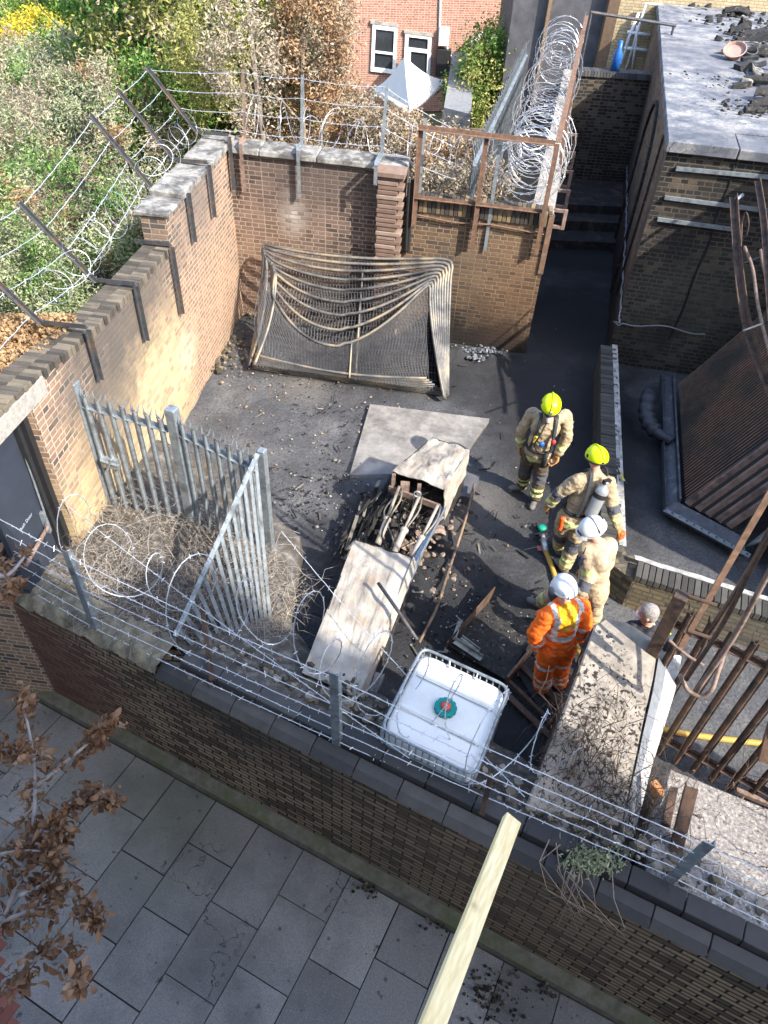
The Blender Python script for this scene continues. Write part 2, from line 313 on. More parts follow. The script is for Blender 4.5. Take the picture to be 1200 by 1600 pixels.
# base terrain
b = MB()
N = 40
def terr(u, v):
    x = -160 + 320 * u; y = -60 + 260 * v; return V(x, y, -1.34 - (.25 if y < 2 else 0) + .12 * nz(x, y, 0, .2))
b.sheet(terr, N, N); struct(b.build('ground', simple('garden_earth', (.13, .12, .06), .95, 0, .4, 2, c2=(.06, .08, .03), bump=.6), smooth=True))
# road far below, hidden by the pavement edge; pavement of separate flags
b = MB(); b.hexa([SW(-14, -9, -1.52), SW(14, -9, -1.52), SW(14, -3.2, -1.52), SW(-14, -3.2, -1.52)], [SW(-14, -9, -1.42), SW(14, -9, -1.42), SW(14, -3.2, -1.42), SW(-14, -3.2, -1.42)])
struct(b.build('road', simple('asphalt', (.05, .05, .052), .9, 0, .3, 30)))
b = MB()
rp = random.Random(3); sw_, slh = .6, .75
for i in range(-22, 23):
    off = (i % 2) * .38 + rp.uniform(-.04, .04) - .18; w_ = -.16
    k = 0
    while w_ > -3.1:
        L = (slh if k else slh - off) ; w2 = max(w_ - L, -3.1); k += 1
        a0, a1 = i * sw_ + .1, (i + 1) * sw_ + .1; gpx = .005
        hz = [rp.uniform(-.006, .006) for _ in range(4)]; gpx = rp.uniform(.003, .009)
        q = [SW(a0 + gpx, w_ - gpx, -1.27 + hz[0]), SW(a0 + gpx, w2 + gpx, -1.27 + hz[1]), SW(a1 - gpx, w2 + gpx, -1.27 + hz[2]), SW(a1 - gpx, w_ - gpx, -1.27 + hz[3])]
        b.hexa([p - V(0, 0, .06) for p in q], q)
        w_ = w2
struct(b.build('pavement', M['pave']))
b = MB(); b.hexa([SW(-14, -3.2, -1.42), SW(14, -3.2, -1.42), SW(14, -.1, -1.42), SW(-14, -.1, -1.42)], [SW(-14, -3.2, -1.29), SW(14, -3.2, -1.29), SW(14, -.1, -1.29), SW(-14, -.1, -1.29)])
struct(b.build('pavement_joint_sand', simple('joint_dirt', (.035, .033, .028), .95)))
b = MB()
c0 = G(0, 1570, -1.27)
for i in range(-8, 3):
    for j in range(-12, 3):
        p = c0 + u_s * (i * .105 + .02) + n_s * (j * .215 + (i % 2) * .1 - .12)
        if (p - c0) @ (u_s * .55 + n_s * .83) < .1: b.box((p[0], p[1], -1.275), (.1, .205, .05), basis(u_s, n_s, V(0, 0, 1)))
struct(b.build('brick_paving', M['redpave']))
# yard floor with real unevenness
fl = [(-3.9, 3.2), (-3.0, 13.2), (3.2, 12.4), (5.2, 17.3), (5.9, 21), (12, 20), (12, .5), (3, 2)]
b = MB()
def yard(u, v):
    x = -3.9 + 15.7 * u; y = w_in(x) + .1; y = y + (17.8 - y) * v
    h = .03 * fbm(x, y, 2.0) + .012 * fbm(x * 5, y * 5, 2.)
    for cx, cy, r, a in ((.25, 7.0, .9, .10), (.5, 6.2, .7, .09), (-2.9, 12.3, .7, .10), (-1.0, 6.4, .6, .05), (1.15, 12.0, .35, .10), (-1.3, 5.1, .8, .16), (.9, 6.7, .5, .05)):
        d = ((x - cx) ** 2 + (y - cy) ** 2) / r / r; h += a * math.exp(-d * 1.8) * (1 + .8 * fbm(x * 3, y * 3, 3.))
    return V(x, y, h - .004)
def w_in(x): return 3.3 - .449 * (x + .14)
b.sheet(yard, 230, 210); struct(b.build('yard_ground', M['yard'], smooth=True))
b = MB(); b.prism([(-4.3, 5.2), (-.2, 3.3), (12, -2.2), (12, 17.6), (-4.3, 17.6)], -1.3, -.35); struct(b.build('yard_subsoil', M['yard']))

# the street wall
st = thing('street_wall', SW(0, 0, -1.27), 'long brown brick retaining wall with blue brick coping beside the pavement', 'wall')
b = MB(); b.hexa([SW(-14, 0, -1.3), SW(9, 0, -1.3), SW(9, .34, -1.3), SW(-14, .34, -1.3)], [SW(-14, 0, .72), SW(9, 0, .72), SW(9, .34, .72), SW(-14, .34, .72)])
b.build('brickwork', M['brick_street'], st)
b = MB()
for i in range(-30, 30):
    s0, s1 = i * .46 + .004, (i + 1) * .46 - .004
    j = rp.uniform(-.004, .004)
    if s0 < -2.5: continue
    b.hexa([SW(s0, -.03 + j, .70), SW(s1, -.03 + j, .70), SW(s1, .15, .70), SW(s0, .15, .70)], [SW(s0, .045 + j, .77), SW(s1, .045 + j, .77), SW(s1, .15, .80), SW(s0, .15, .80)])
    b.hexa([SW(s0 + .2, .152, .72), SW(s1 + .2, .152, .72), SW(s1 + .2, .33, .72), SW(s0 + .2, .33, .72)], [SW(s0 + .2, .17, .87 + j), SW(s1 + .2, .17, .87 + j), SW(s1 + .2, .33, .9 + j), SW(s0 + .2, .33, .9)])
b.build('coping', M['bluebrick'], st, bevel=.006)
b = MB()      # rough mortar capping where the blue bricks have gone
b.sheet(lambda u, v: SW(-14 + 11.72 * u, -.02 + .40 * v, .765 + .11 * math.sin(min(v * 3, 1) * 1.57) + .06 * fbm(u * 90, v * 5, 1.)), 400, 10)
b.build('mortar_capping', simple('rough_mortar', (.22, .20, .15), .95, 0, .4, 14, dirt=(.07, .065, .05), dsc=4, bump=.9), st, smooth=True)
b = MB(); b.hexa([SW(-14, -.15, -1.3), SW(9, -.15, -1.3), SW(9, -.001, -1.3), SW(-14, -.001, -1.3)], [SW(-14, -.13, -1.2), SW(9, -.13, -1.2), SW(9, -.001, -1.12), SW(-14, -.001, -1.12)])
b.build('kerb', M['kerb'], st)

# raised planting bed behind it
def bedW(s):
    return np.interp(s, [-14, -4, -2.2, -1.6, -1.0, -.6, 1.0, 1.9, 2.6], [3.2, 3.0, 2.35, 1.15, .8, .7, .70, .62, .62])
def bed(u, v):
    s = -14 + 16.3 * u; Wd = bedW(s) + .08 * nz(s * 3, 1.); w_ = .3 + (Wd) * min(v / .8, 1)
    t = min(v / .8, 1); far = np.interp(s, [-14, -3, -1.6, -.8, 3], [.5, .45, .35, .45, .78])
    z = .86 + (far - .86) * t ** 1.3 + .05 * fbm(s * 2, w_ * 2, 1.5) * (1 if v > .02 else 0)
    if v > .8: z = z + (-.25 - z) * ((v - .8) / .2); w_ += .12 * (v - .8) / .2
    return SW(s, w_, z)
b = MB(); b.sheet(bed, 260, 40)
def m_soil():
    t = NT('rubbly_soil'); n = t.noise(7, 8, rough=.7); col = t.ramp(n, [(.3, (.045, .04, .036)), (.52, (.12, .11, .098)), (.7, (.25, .235, .21))])
    col = t.mix(t.mr(t.noise(1.6, 4), .5, .7, 0, .6), col, (.10, .075, .045)); t.bump(n, 1., .05); return t.done(col, .95, 0, .2)
M['soil'] = m_soil(); struct(b.build('planting_bed_ground', M['soil'], smooth=True))

# ------------------------------------------------------------ left wall (stepped, with iron brackets)
A0 = G(381, 492)[:2]; A1 = G(300, 640)[:2]; dl = (A1 - A0) / np.linalg.norm(A1 - A0); nl = V(dl[1], -dl[0])
if nl[0] > 0: nl = -nl
def LW(s, w, z): p = A0 + dl * s + nl * w; return V(p[0], p[1], z)
sy = lambda y: (y - A0[1]) / dl[1]
lw_ = thing('garden_wall', LW(4, 0, 0), 'tall stepped yellow and brown brick wall with iron brackets beside the steel gates', 'wall')
b = MB(); 
for s0, s1, z0, z1, z2 in ((-.5, sy(9.85), -1.3, 3.1, 3.1), (sy(9.85), sy(8.6), -1.3, 2.62, 2.64), (sy(8.6), sy(7.5), -1.3, 2.64, 2.70), (sy(7.5), sy(5.78), -1.3, 2.70, 2.93), (sy(5.78), sy(4.85), 2.76, 2.93, 2.98)):
    b.profile(A0, dl, nl, .36, [(s0, z0), (s1, z0), (s1, z2), (s0, z1)])
b.build('brickwork', M['brick_left'], lw_)
b = MB()    # coping stones on the high part
for s0, s1, dz in ((-.35, .95, .02), (.97, 1.75, .0), (1.77, 2.5, .03), (2.52, 3.13, -.03)):
    b.hexa([LW(s0, -.05, 3.1), LW(s1, -.05, 3.1), LW(s1, .44, 3.1), LW(s0, .44, 3.1)], [LW(s0, -.05, 3.18 + dz), LW(s1, -.05, 3.18 + dz), LW(s1, .44, 3.2 + dz), LW(s0, .44, 3.2 + dz)])
b.build('coping_stone', M['stonecap'], lw_, bevel=.012)
b = MB()    # brick on edge coping
s_ = sy(9.84)
while s_ < sy(4.9):
    z = np.interp(s_, [sy(9.85), sy(8.6), sy(7.5), sy(5.78), sy(4)], [2.62, 2.64, 2.70, 2.93, 2.99]); j = rp.uniform(-.01, .01)
    for w0, w1 in ((-.006, .175), (.18, .37)):
        b.hexa([LW(s_, w0 + j, z - .02), LW(s_ + .066, w0 + j, z - .02), LW(s_ + .066, w1, z - .02), LW(s_, w1, z - .02)], [LW(s_, w0 + j, z + .085 + j), LW(s_ + .066, w0 + j, z + .085), LW(s_ + .066, w1, z + .09 + j), LW(s_, w1, z + .09)])
    s_ += .076
b.build('brick_coping', m_island('edge_brick', [(0, (.05, .045, .04)), (.6, (.11, .095, .08)), (1, (.20, .17, .125))], .9, .2), lw_, bevel=.005)
b = MB(); b.hexa([LW(sy(6.1), -.02, 2.72), LW(sy(4.87), -.02, 2.78), LW(sy(4.87), .1, 2.78), LW(sy(6.1), .1, 2.72)], [LW(sy(6.1), -.02, 2.93), LW(sy(4.87), -.02, 3.0), LW(sy(4.87), .1, 3.0), LW(sy(6.1), .1, 2.93)])
b.build('lintel', M['concrete'], lw_, bevel=.01)
dr = MB(); dr.hexa([LW(sy(5.7), .14, -.1), LW(sy(4.9), .14, -.1), LW(sy(4.9), .2, -.1), LW(sy(5.7), .2, -.1)], [LW(sy(5.7), .14, 2.74), LW(sy(4.9), .14, 2.74), LW(sy(4.9), .2, 2.74), LW(sy(5.7), .2, 2.74)])
door = dr.build('door', simple('navy_painted_door', (.035, .042, .06), .5, 0, .2, 4, bump=.02), lw_)
b = MB()
for y0, y1 in ((5.78, 5.7), (5.62, 5.57)): b.hexa([LW(sy(y0), .08, -.1), LW(sy(y1), .08, -.1), LW(sy(y1), .15, -.1), LW(sy(y0), .15, -.1)], [LW(sy(y0), .08, 2.75), LW(sy(y1), .08, 2.75), LW(sy(y1), .15, 2.75), LW(sy(y0), .15, 2.75)])
b.hexa([LW(sy(5.78), .06, 2.68), LW(sy(4.9), .06, 2.68), LW(sy(4.9), .14, 2.68), LW(sy(5.78), .14, 2.68)], [LW(sy(5.78), .06, 2.76), LW(sy(4.9), .06, 2.76), LW(sy(4.9), .14, 2.76), LW(sy(5.78), .14, 2.76)])
b.build('frame', M['black'], lw_)
def txt(s, loc, xdir, ydir, size, mat, name, parent=None, label=None):
    c = bpy.data.curves.new(name, 'FONT'); c.body = s; c.size = size; c.extrude = .002; c.align_x = 'CENTER'
    o = bpy.data.objects.new('tmp', c); COL.objects.link(o); bpy.context.view_layer.update()
    me = bpy.data.meshes.new_from_object(o.evaluated_get(bpy.context.evaluated_depsgraph_get())); bpy.data.objects.remove(o); me.name = name
    me.materials.clear(); me.materials.append(mat); x = _n(xdir); y = _n(ydir); z = np.cross(x, y)
    mm = Matrix((x, y, z)).transposed().to_4x4(); mm.translation = Vector(loc); me.transform(mm)
    r = bpy.data.objects.new(name, me); COL.objects.link(r)
    if parent is not None: me.transform(Matrix.Translation(-Vector(parent['_w']))); r.parent = parent
    return r
txt('Push Door', LW(sy(5.25), .135, 1.62), (-dl[0], -dl[1], 0), (0, 0, 1), .06, simple('white_lettering', (.3, .36, .4), .6, bump=0), 'lettering', lw_)
hb = MB(); hb.tube([LW(sy(5.48), .09, 1.35), LW(sy(4.9), .05, 1.35)], .022, 8); hb.build('push_bar', M['rustpale'], lw_)
hb = MB(); hb.box(LW(sy(5.5), .11, 1.4), (.05, .05, .3)); hb.tube([LW(sy(5.53), .11, 1.3), LW(sy(5.6), .12, 2.6)], .012, 6); hb.build('door_bolt', M['galv'], lw_)
# low shed behind the door part, roof under dead leaves
sh = thing('flat_roof_shed', LW(sy(5), 2, -1.3), 'low shed behind the left wall, its flat roof deep in dry leaves', 'shed')
b = MB(); b.hexa([LW(sy(7.2), .38, -1.3), LW(sy(4.9), .38, -1.3), LW(sy(4.9), 4, -1.3), LW(sy(7.0), 2.6, -1.3)], [LW(sy(7.2), .38, 2.66), LW(sy(4.9), .38, 2.66), LW(sy(4.9), 4, 2.66), LW(sy(7.0), 2.6, 2.66)]); b.build('wall', M['brick_left'], sh)
b = MB(); b.hexa([LW(sy(7.3), .37, 2.665), LW(sy(4.9), .37, 2.665), LW(sy(4.9), 4.1, 2.665), LW(sy(7.1), 2.7, 2.665)], [LW(sy(7.3), .37, 2.74), LW(sy(4.9), .37, 2.76), LW(sy(4.9), 4.1, 2.76), LW(sy(7.1), 2.7, 2.74)]); b.build('roof', M['char'], sh)

# ------------------------------------------------------------ back wall
B1 = G(818, 552)[:2]; db = (B1 - A0) / np.linalg.norm(B1 - A0); nb = V(-db[1], db[0])   # into the garden
def BW(s, w, z): p = A0 + db * s + nb * w; return V(p[0], p[1], z)
sb1 = (-.41 - A0[0]) / db[0]; sb2 = (.02 - A0[0]) / db[0]; sb3 = (2.50 - A0[0]) / db[0]
bw = thing('garden_wall', BW(1.3, 0, 0), 'red brown brick back wall with stone coping behind the heap of mesh panels', 'wall')
b = MB(); b.profile(A0, db, nb, .36, [(-.36, -1.3), (sb2, -1.3), (sb2, 3.02), (-.36, 3.07)]); b.build('brickwork', M['brick_back'], bw)
b = MB()
for s0, s1 in ((-.32, .55), (.56, 1.55), (1.56, 2.55), (2.56, sb2)):
    b.hexa([BW(s0, -.07, 3.03), BW(s1, -.07, 3.03), BW(s1, .42, 3.03), BW(s0, .42, 3.03)], [BW(s0, -.05, 3.13), BW(s1, -.05, 3.13), BW(s1, .4, 3.17), BW(s0, .4, 3.17)])
b.build('coping_stone', M['stonecap'], bw, bevel=.02)
b = MB(); z = 0; k = 0       # toothed brick buttress
while z < 3.0:
    jt = .0 if k % 2 else .09; j = rp.uniform(-.012, .012)
    b.hexa([BW(sb1 + j, -.30 + j, z), BW(sb2 - jt, -.30 + j, z), BW(sb2 - jt, .02, z), BW(sb1 + j, .02, z)], [BW(sb1 + j, -.30 + j, z + .066), BW(sb2 - jt, -.30 + j, z + .066), BW(sb2 - jt, .02, z + .066), BW(sb1 + j, .02, z + .066)]); z += .076; k += 1
b.hexa([BW(sb1 + .02, -.27, 0), BW(sb2 - .1, -.27, 0), BW(sb2 - .1, .02, 0), BW(sb1 + .02, .02, 0)], [BW(sb1 + .02, -.27, 3), BW(sb2 - .1, -.27, 3), BW(sb2 - .1, .02, 3), BW(sb1 + .02, .02, 3)])
b.hexa([BW(sb1 - .03, -.34, 3.02), BW(sb2 + .02, -.34, 3.02), BW(sb2 + .02, -.071, 3.02), BW(sb1 - .03, -.071, 3.02)], [BW(sb1 - .03, -.34, 3.1), BW(sb2 + .02, -.34, 3.1), BW(sb2 + .02, -.071, 3.14), BW(sb1 - .03, -.071, 3.14)])
b.build('buttress', m_island('buttress_brick', [(0, (.12, .08, .065)), (.5, (.22, .15, .12)), (1, (.33, .25, .2))], .9, .2), bw, bevel=.008)
b = MB()
for s0 in (1.25, 1.32, 3.03):
    b.tube([BW(sb1 + .5, -.09, 2.9), BW(sb1 + .52, -.09, 1.75)], .03 if s0 < 3 else .02, 8) if s0 == 1.25 else None
b.tube([BW(sb2 + .12, -.06, 2.95), BW(sb2 + .12, -.06, 1.72)], .035, 8); b.tube([BW(sb2 + .02, -.07, 3.05), BW(sb2 - .02, -.07, 2.2), BW(sb2 - .06, -.04, 1.0)], .014, 6)
b.v and b.build('drainpipe', M['black'], bw)

# front (lower) wall and its return along the passage
fw = thing('yard_wall', BW(sb2 + 1.2, 0, 0), 'lower orange brown brick wall carrying the rusty frame, near black at its foot', 'wall')
C1 = G(905, 100, 2.7)[:2]; dp = _n(C1 - BW(sb3, 0, 0)[:2])[:2]; npz = V(-dp[1], dp[0])
b = MB(); b.profile(A0, db, nb, .34, [(sb2 + .003, -1.3), (sb3, -1.3), (sb3, 2.42), (sb2 + .003, 2.42)])
b.profile(BW(sb3, .002, 0), dp, npz, .34, [(.34, -1.3), (11.2, -1.3), (11.2, 2.42), (.34, 2.42)])
b.build('brickwork', M['brick_front'], fw)
b = MB(); s_ = sb2 + .02
while s_ < sb3 - .05:
    for w0, w1, dz in ((-.03, .10, 0), (.11, .36, .0)):
        j = rp.uniform(-.006, .006); b.hexa([BW(s_, w0 + j, 2.42), BW(s_ + .066, w0 + j, 2.42), BW(s_ + .066, w1, 2.42), BW(s_, w1, 2.42)], [BW(s_, w0 + j + .02, 2.63 + j), BW(s_ + .066, w0 + j + .02, 2.63 + j), BW(s_ + .066, w1, 2.64), BW(s_, w1, 2.64)])
    s_ += .075
b.build('brick_coping', m_island('burnt_edge_brick', [(0, (.035, .032, .03)), (.6, (.09, .075, .06)), (1, (.26, .19, .10))], .9, .2), fw, bevel=.005)
b = MB(); b.hexa([*[V(*(BW(sb3, .4, 0)[:2] + npz * a + dp * c), 2.425) for c, a in ((0, -.02), (11, -.02), (11, .36), (0, .36))]], [*[V(*(BW(sb3, .4, 0)[:2] + npz * a + dp * c), 2.5) for c, a in ((0, -.02), (11, -.02), (11, .36), (0, .36))]])
b.build('concrete_coping', M['concrete'], fw)
def PW(s, w, z): p = BW(sb3, 0, 0)[:2] + dp * s + npz * w; return V(p[0], p[1], z)
# raised garden between the walls: soil behind
b = MB(); b.hexa([BW(-2, .37, -1.3), BW(sb3 - .4, .37, -1.3), PW(11, 1.0, -1.3), PW(11, 6, -1.3)], [BW(-2, .37, 1.2), BW(sb3 - .4, .37, 1.2), PW(11, .36, 1.0), PW(11, 6, .6)])
struct(b.build('garden_ground', simple('leafy_earth', (.20, .15, .09), .95, 0, .5, 6, bump=.8)))

# ------------------------------------------------------------ passage, steps, end wall
b = MB()
SB0 = V(4.0, 12.0); dsb = _n([.222, 1.0])[:2]; nsb = V(dsb[1], -dsb[0])     # building side wall, nsb into the building
def BS(s, w, z): p = SB0 + dsb * s + nsb * w; return V(p[0], p[1], z)
for i, (y0, z) in enumerate(((17.1, .2), (17.75, .42), (18.3, .62))):
    b.hexa([(3.5, y0, -.3), (5.4, y0 + .1, -.3), (6.3, 20.6, -.3), (3.9, 20.6, -.3)], [(3.5, y0, z), (5.4, y0 + .1, z), (6.3, 20.6, z), (3.9, 20.6, z)])
struct(b.build('passage_steps', simple('sooty_steps', (.035, .033, .034), .9, 0, .4, 8, dirt=(.1, .075, .055), dsc=3)))
ew = thing('end_wall', (5, 20.3, 0), 'soot black brick wall closing the end of the passage above the steps', 'wall')
b = MB(); b.hexa([(4.05, 20.25, -1.3), (6.3, 20.2, -1.3), (6.3, 20.6, -1.3), (4.05, 20.6, -1.3)], [(4.05, 20.25, 3.0), (6.3, 20.2, 3.0), (6.3, 20.6, 3.0), (4.05, 20.6, 3.0)]); b.build('brickwork', M['brick_dark'], ew)
b = MB(); x = 4.06
while x < 6.2: b.hexa([(x, 20.21 - .022 * (x - 4), 3.0), (x + .066, 20.21 - .022 * (x - 4), 3.0), (x + .066, 20.6, 3.0), (x, 20.6, 3.0)], [(x, 20.22, 3.12), (x + .066, 20.22, 3.12), (x + .066, 20.6, 3.12), (x, 20.6, 3.12)]); x += .075
b.build('brick_coping', M['bluebrick'], ew)
rl = thing('railing', (5, 20.5, 3.12), 'dark pipe railing standing on the end wall above the passage steps', 'railing')
b = MB(); b.tube([(4.1, 20.5, 4.25), (6.15, 20.45, 4.1)], .035, 8); b.tube([(4.12, 20.5, 3.1), (4.12, 20.5, 4.25)], .03, 8); b.tube([(6.1, 20.45, 3.1), (6.1, 20.45, 4.1)], .03, 8); b.build('rail', M['darkiron'], rl)
bt = MB(); bt.lathe([(.02, 0), (.11, 0), (.11, .35), (.06, .45), (.045, .62), (.02, .62)], (4.95, 20.42, 3.125), n=14); tag(bt.build('blue_bottle', simple('blue_plastic', (.02, .12, .42), .4, bump=0), smooth=True, loc=(4.95, 20.42, 3.125)), 'small bright blue container standing on the end wall under the rail', 'bottle')

# building beside the passage
bd = thing('flat_roof_building', BS(0, 0, 0), 'sooty brick building with pale cracked concrete flat roof and arched side wall', 'building')
RZ = 3.9; dfb = _n([1.27, -.2])[:2]
c_a = BS(0, 0, 0); c_b = BS(15.5, 0, 0); c_c = c_b + V(9, -1.4, 0); c_d = c_a + V(*dfb, 0) * 8
b = MB(); b.hexa([V(*p[:2], -1.3) for p in (c_a, c_d, c_c, c_b)], [V(*p[:2], RZ - .16) for p in (c_a, c_d, c_c, c_b)]); 
o = b.build('wall', [M['brick_side'], M['brick_dark']], bd)
for p in o.data.polygons: p.material_index = 1 if p.normal.y < -.8 else 0
b = MB()    # roof slabs
s_ = 0
edge = [(0, .78), (.80, 2.9), (2.92, 5.2), (5.22, 7.6), (7.62, 10.1), (10.12, 15.5)]
for i, (s0, s1) in enumerate(edge):
    for t0, t1 in (((0, 1.0), (1.02, 2.6), (2.62, 8)) if i == 0 else ((0, 8),)):
        f = lambda s, t: V(*(c_a[:2] + dsb * s + dfb * t), 0)
        jz = rp.uniform(-.015, .01)
        q = [f(s0, t0 - (.04 if t0 == 0 else 0)), f(s0, t1), f(s1, t1), f(s1, t0 - (.04 if t0 == 0 else 0))]
        if i == 0: q[0] = q[0] - V(*dsb, 0) * .08; q[1] = q[1] - V(*dsb, 0) * .08
        b.hexa([p + V(0, 0, RZ - .155) for p in q], [p + V(0, 0, RZ + jz) for p in q])
def m_roof():  # dark mottling: soot, plus dappled tree shadow put into the colour
    t = NT('scorched_concrete_roof'); n = t.noise(2.2, 8, rough=.65); col = t.ramp(n, [(.34, (.08, .09, .11)), (.48, (.17, .18, .20)), (.62, (.33, .32, .30))])
    col = t.mix(t.mr(t.noise(16, 6, rough=.75), .45, .68, 0, .8), col, (.08, .08, .095))
    v = t.n('TexVoronoi', feature='DISTANCE_TO_EDGE'); v.inputs['Scale'].default_value = 1.7
    w1 = t.n('VectorMath', operation='ADD'); nn = t.n('TexNoise'); nn.inputs['Scale'].default_value = 3; nn.inputs['Detail'].default_value = 6; t.t.links.new(t.P(), nn.inputs['Vector']); t.t.links.new(nn.outputs[1], w1.inputs[0]); t.t.links.new(t.P(), w1.inputs[1]); t.t.links.new(w1.outputs[0], v.inputs[0])
    col = t.mix(t.math('MULTIPLY', t.mr(v.outputs[0], .018, .004), t.mr(t.noise(.8, 2), .45, .55)), col, (.03, .03, .035))
    for c, r0, r1 in (((6.6, 15.2, 3.9), .2, 1.5), ((7.5, 18, 3.9), .8, 2.6), ((5.0, 12.1, 3.9), .2, .9), ((5.2, 19, 3.9), .3, 1.6)): col = t.mix(t.math('MULTIPLY', t.spot(c, r0, r1, .7), .7), col, (.10, .105, .125))
    t.bump(n, .5, .03); return t.done(col, .9, 0, .2)
b.build('roof', m_roof(), bd, bevel=.012)
b = MB()    # blind arch on the side wall: a proud brick ring
arc = [BS(2.6, -.03, .2)] + [BS(2.6 + 1.5 * (1 - math.cos(t)) , -.03, 2.3 + 1.15 * math.sin(t)) for t in np.linspace(0, math.pi, 18)] + [BS(5.6, -.03, .2)]
for a_, b_ in zip(arc[:-1], arc[1:]): b.bar(a_, b_, .06, .05, up=(1, 0, 0))
b.build('arch_ring', M['char'], bd)
b = MB(); b.tube([BS(1.0, -.03, 3.7), BS(1.1, -.03, 2.2), BS(1.4, -.03, .7)], .02, 6); b.build('stain_pipe', M['char'], bd)
# cable along the side wall
cb = MB(); pts = []
for i in range(60):
    t = i / 59; pts.append(BS(9 - 9.7 * t, -.03 - .01 * math.sin(i * 2.1), .95 + .35 * math.sin(t * 2.5) + .03 * math.sin(i * 1.3)))
cb.tube(pts, .012, 5); cb.tube([p + V(0, 0, .04 + .02 * math.sin(i * 1.7)) for i, p in enumerate(pts)], .009, 5)
p_ = pts[-1]
cb.tube([p_, V(3.9, 11.9, .9), V(4.0, 11.86, .85)] + [V(4 + 1.5 * t, 11.9 - .22 * t * 1.0, .9 - .04 * math.sin(t * 9)) for t in np.linspace(.05, 1, 10)], .013, 5)
tag(cb.build('wall_cable', simple('pale_cable', (.22, .23, .25), .6, bump=0), smooth=True), 'pale cables clipped along the foot of the arched brick wall', 'cable')
# steel straps on the front face
for i, (a_, b_) in enumerate((((1056, 262), (1260, 281)), ((1038, 307), (1260, 336)), ((1027, 341), (1145, 357)))):
    pa = W(*a_, c_a, c_d); pb = W(*b_, c_a, c_d); off = V(dfb[1], -dfb[0], 0) * .035
    s2 = MB(); s2.bar(pa + off, pb + off, .05, .055); 
    tag(s2.build('steel_strap', M['galv'], loc=pa), ('topmost galvanised steel strap across the sooty front wall under the roof edge', 'middle galvanised steel strap of three across the sooty wall', 'lowest and shortest galvanised steel strap across the sooty wall')[i], 'strap', 'steel straps fixed across the sooty wall')
# crack / stepped pier on the front face
b = MB(); cr = [W(x, y, c_a, c_d) for x, y in ((1148, 255), (1140, 290), (1118, 340), (1108, 380), (1085, 430), (1068, 480), (1045, 530))]
for i in range(len(cr) - 1): b.bar(cr[i], cr[i + 1], .03, .03, up=(1, 0, 0))
b.build('crack', M['black'], bd)

# low wall round the sunken bay
lo = thing('low_wall', (3.4, 8, 0), 'low brick wall round the dark bay, pale cement along its far edge', 'wall')
b = MB(); P1 = [(3.72, 11.6), (2.80, 6.42), (3.14, 6.02), (9.5, 3.7), (9.6, 3.98), (3.28, 6.36), (3.13, 6.55), (4.02, 11.6)]
b.hexa([(*p, -.1) for p in reversed(P1)], [(*p, .5) for p in reversed(P1)]); b.build('brickwork', M['brick_low'], lo)
b = MB(); L_ = MB()
def edge_course(a, c, w):
    a = V(*a); c = V(*c); d = c - a; L = np.linalg.norm(d); d /= L; n_ = V(-d[1], d[0]); k = int(L / .078)
    for i in range(k):
        j = rp.uniform(-.01, .01); q = [a + d * (i * .078 + e) + n_ * f_ for e, f_ in ((0, 0), (.07, 0), (.07, w), (0, w))]
        b.hexa([(*p, .502) for p in q], [(*p, .60 + j) for p in q])
edge_course((2.79, 6.45), (3.70, 11.6), -.28); edge_course((3.14, 6.01), (9.5, 3.69), .27)
b.build('brick_coping', m_island('grey_edge_brick', [(0, (.05, .049, .046)), (.5, (.075, .073, .068)), (1, (.105, .10, .09))], .9, .2), lo, bevel=.006)
L_.sheet(lambda u, v: V(3.2 + 6.4 * u, 6.36 - 2.38 * u - .08 * v + .02 * nz(u * 30, v), .605 + .012 * nz(u * 60, v * 3)), 90, 3)
L_.sheet(lambda u, v: V(3.13 + .87 * u, 6.5 + 5.1 * u, .605) + V(-.09 * v, .02 * v, .015 * nz(u * 40, v * 2)), 60, 3)
L_.build('cement_edge', simple('pale_cement', (.42, .41, .385), .95, 0, .5, 9, dirt=(.15, .145, .14), dsc=5, bump=.8), lo, smooth=True)

# far buildings
yb = thing('yellow_brick_building', (6, 25, -1.3), 'pale yellow brick building with white pipes beyond the end wall', 'building')
b = MB(); b.prism([(5.9, 25.5), (12, 24.6), (12, 30), (5.9, 30)], -1.3, 4.7); b.build('wall', M['brick_yellow'], yb)
b = MB(); b.prism([(2.9, 26.2), (5.6, 25.9), (5.6, 30), (2.9, 30)], -1.3, 4.7); b.build('rendered_wall', simple('grey_render', (.10, .10, .11), .9, 0, .4, 3), yb)
b = MB(); b.prism([(5.6, 25.6), (5.9, 25.5), (5.9, 29), (5.6, 29)], -1.3, 4.75); b.prism([(3.9, 25.9), (4.0, 25.9), (4.0, 26.2), (3.9, 26.2)], -1.3, 4.75); b.build('door_frame', simple('brown_frame', (.2, .13, .08), .7), yb)
b = MB(); wp = lambda x, y: W(x, y, (5.9, 25.3), (12, 24.4))
for pts_ in (((978, 110), (1010, 5), (1035, 8)), ((988, 108), (996, 40)), ((975, 75), (992, 76), (1018, 80)), ((980, 50), (1016, 55)), ((972, 100), (982, 60), (998, 20))): b.tube([wp(*q) for q in pts_], .045, 8)
b.build('pipe', simple('white_pipe', (.75, .77, .8), .4, bump=0), yb, smooth=True)

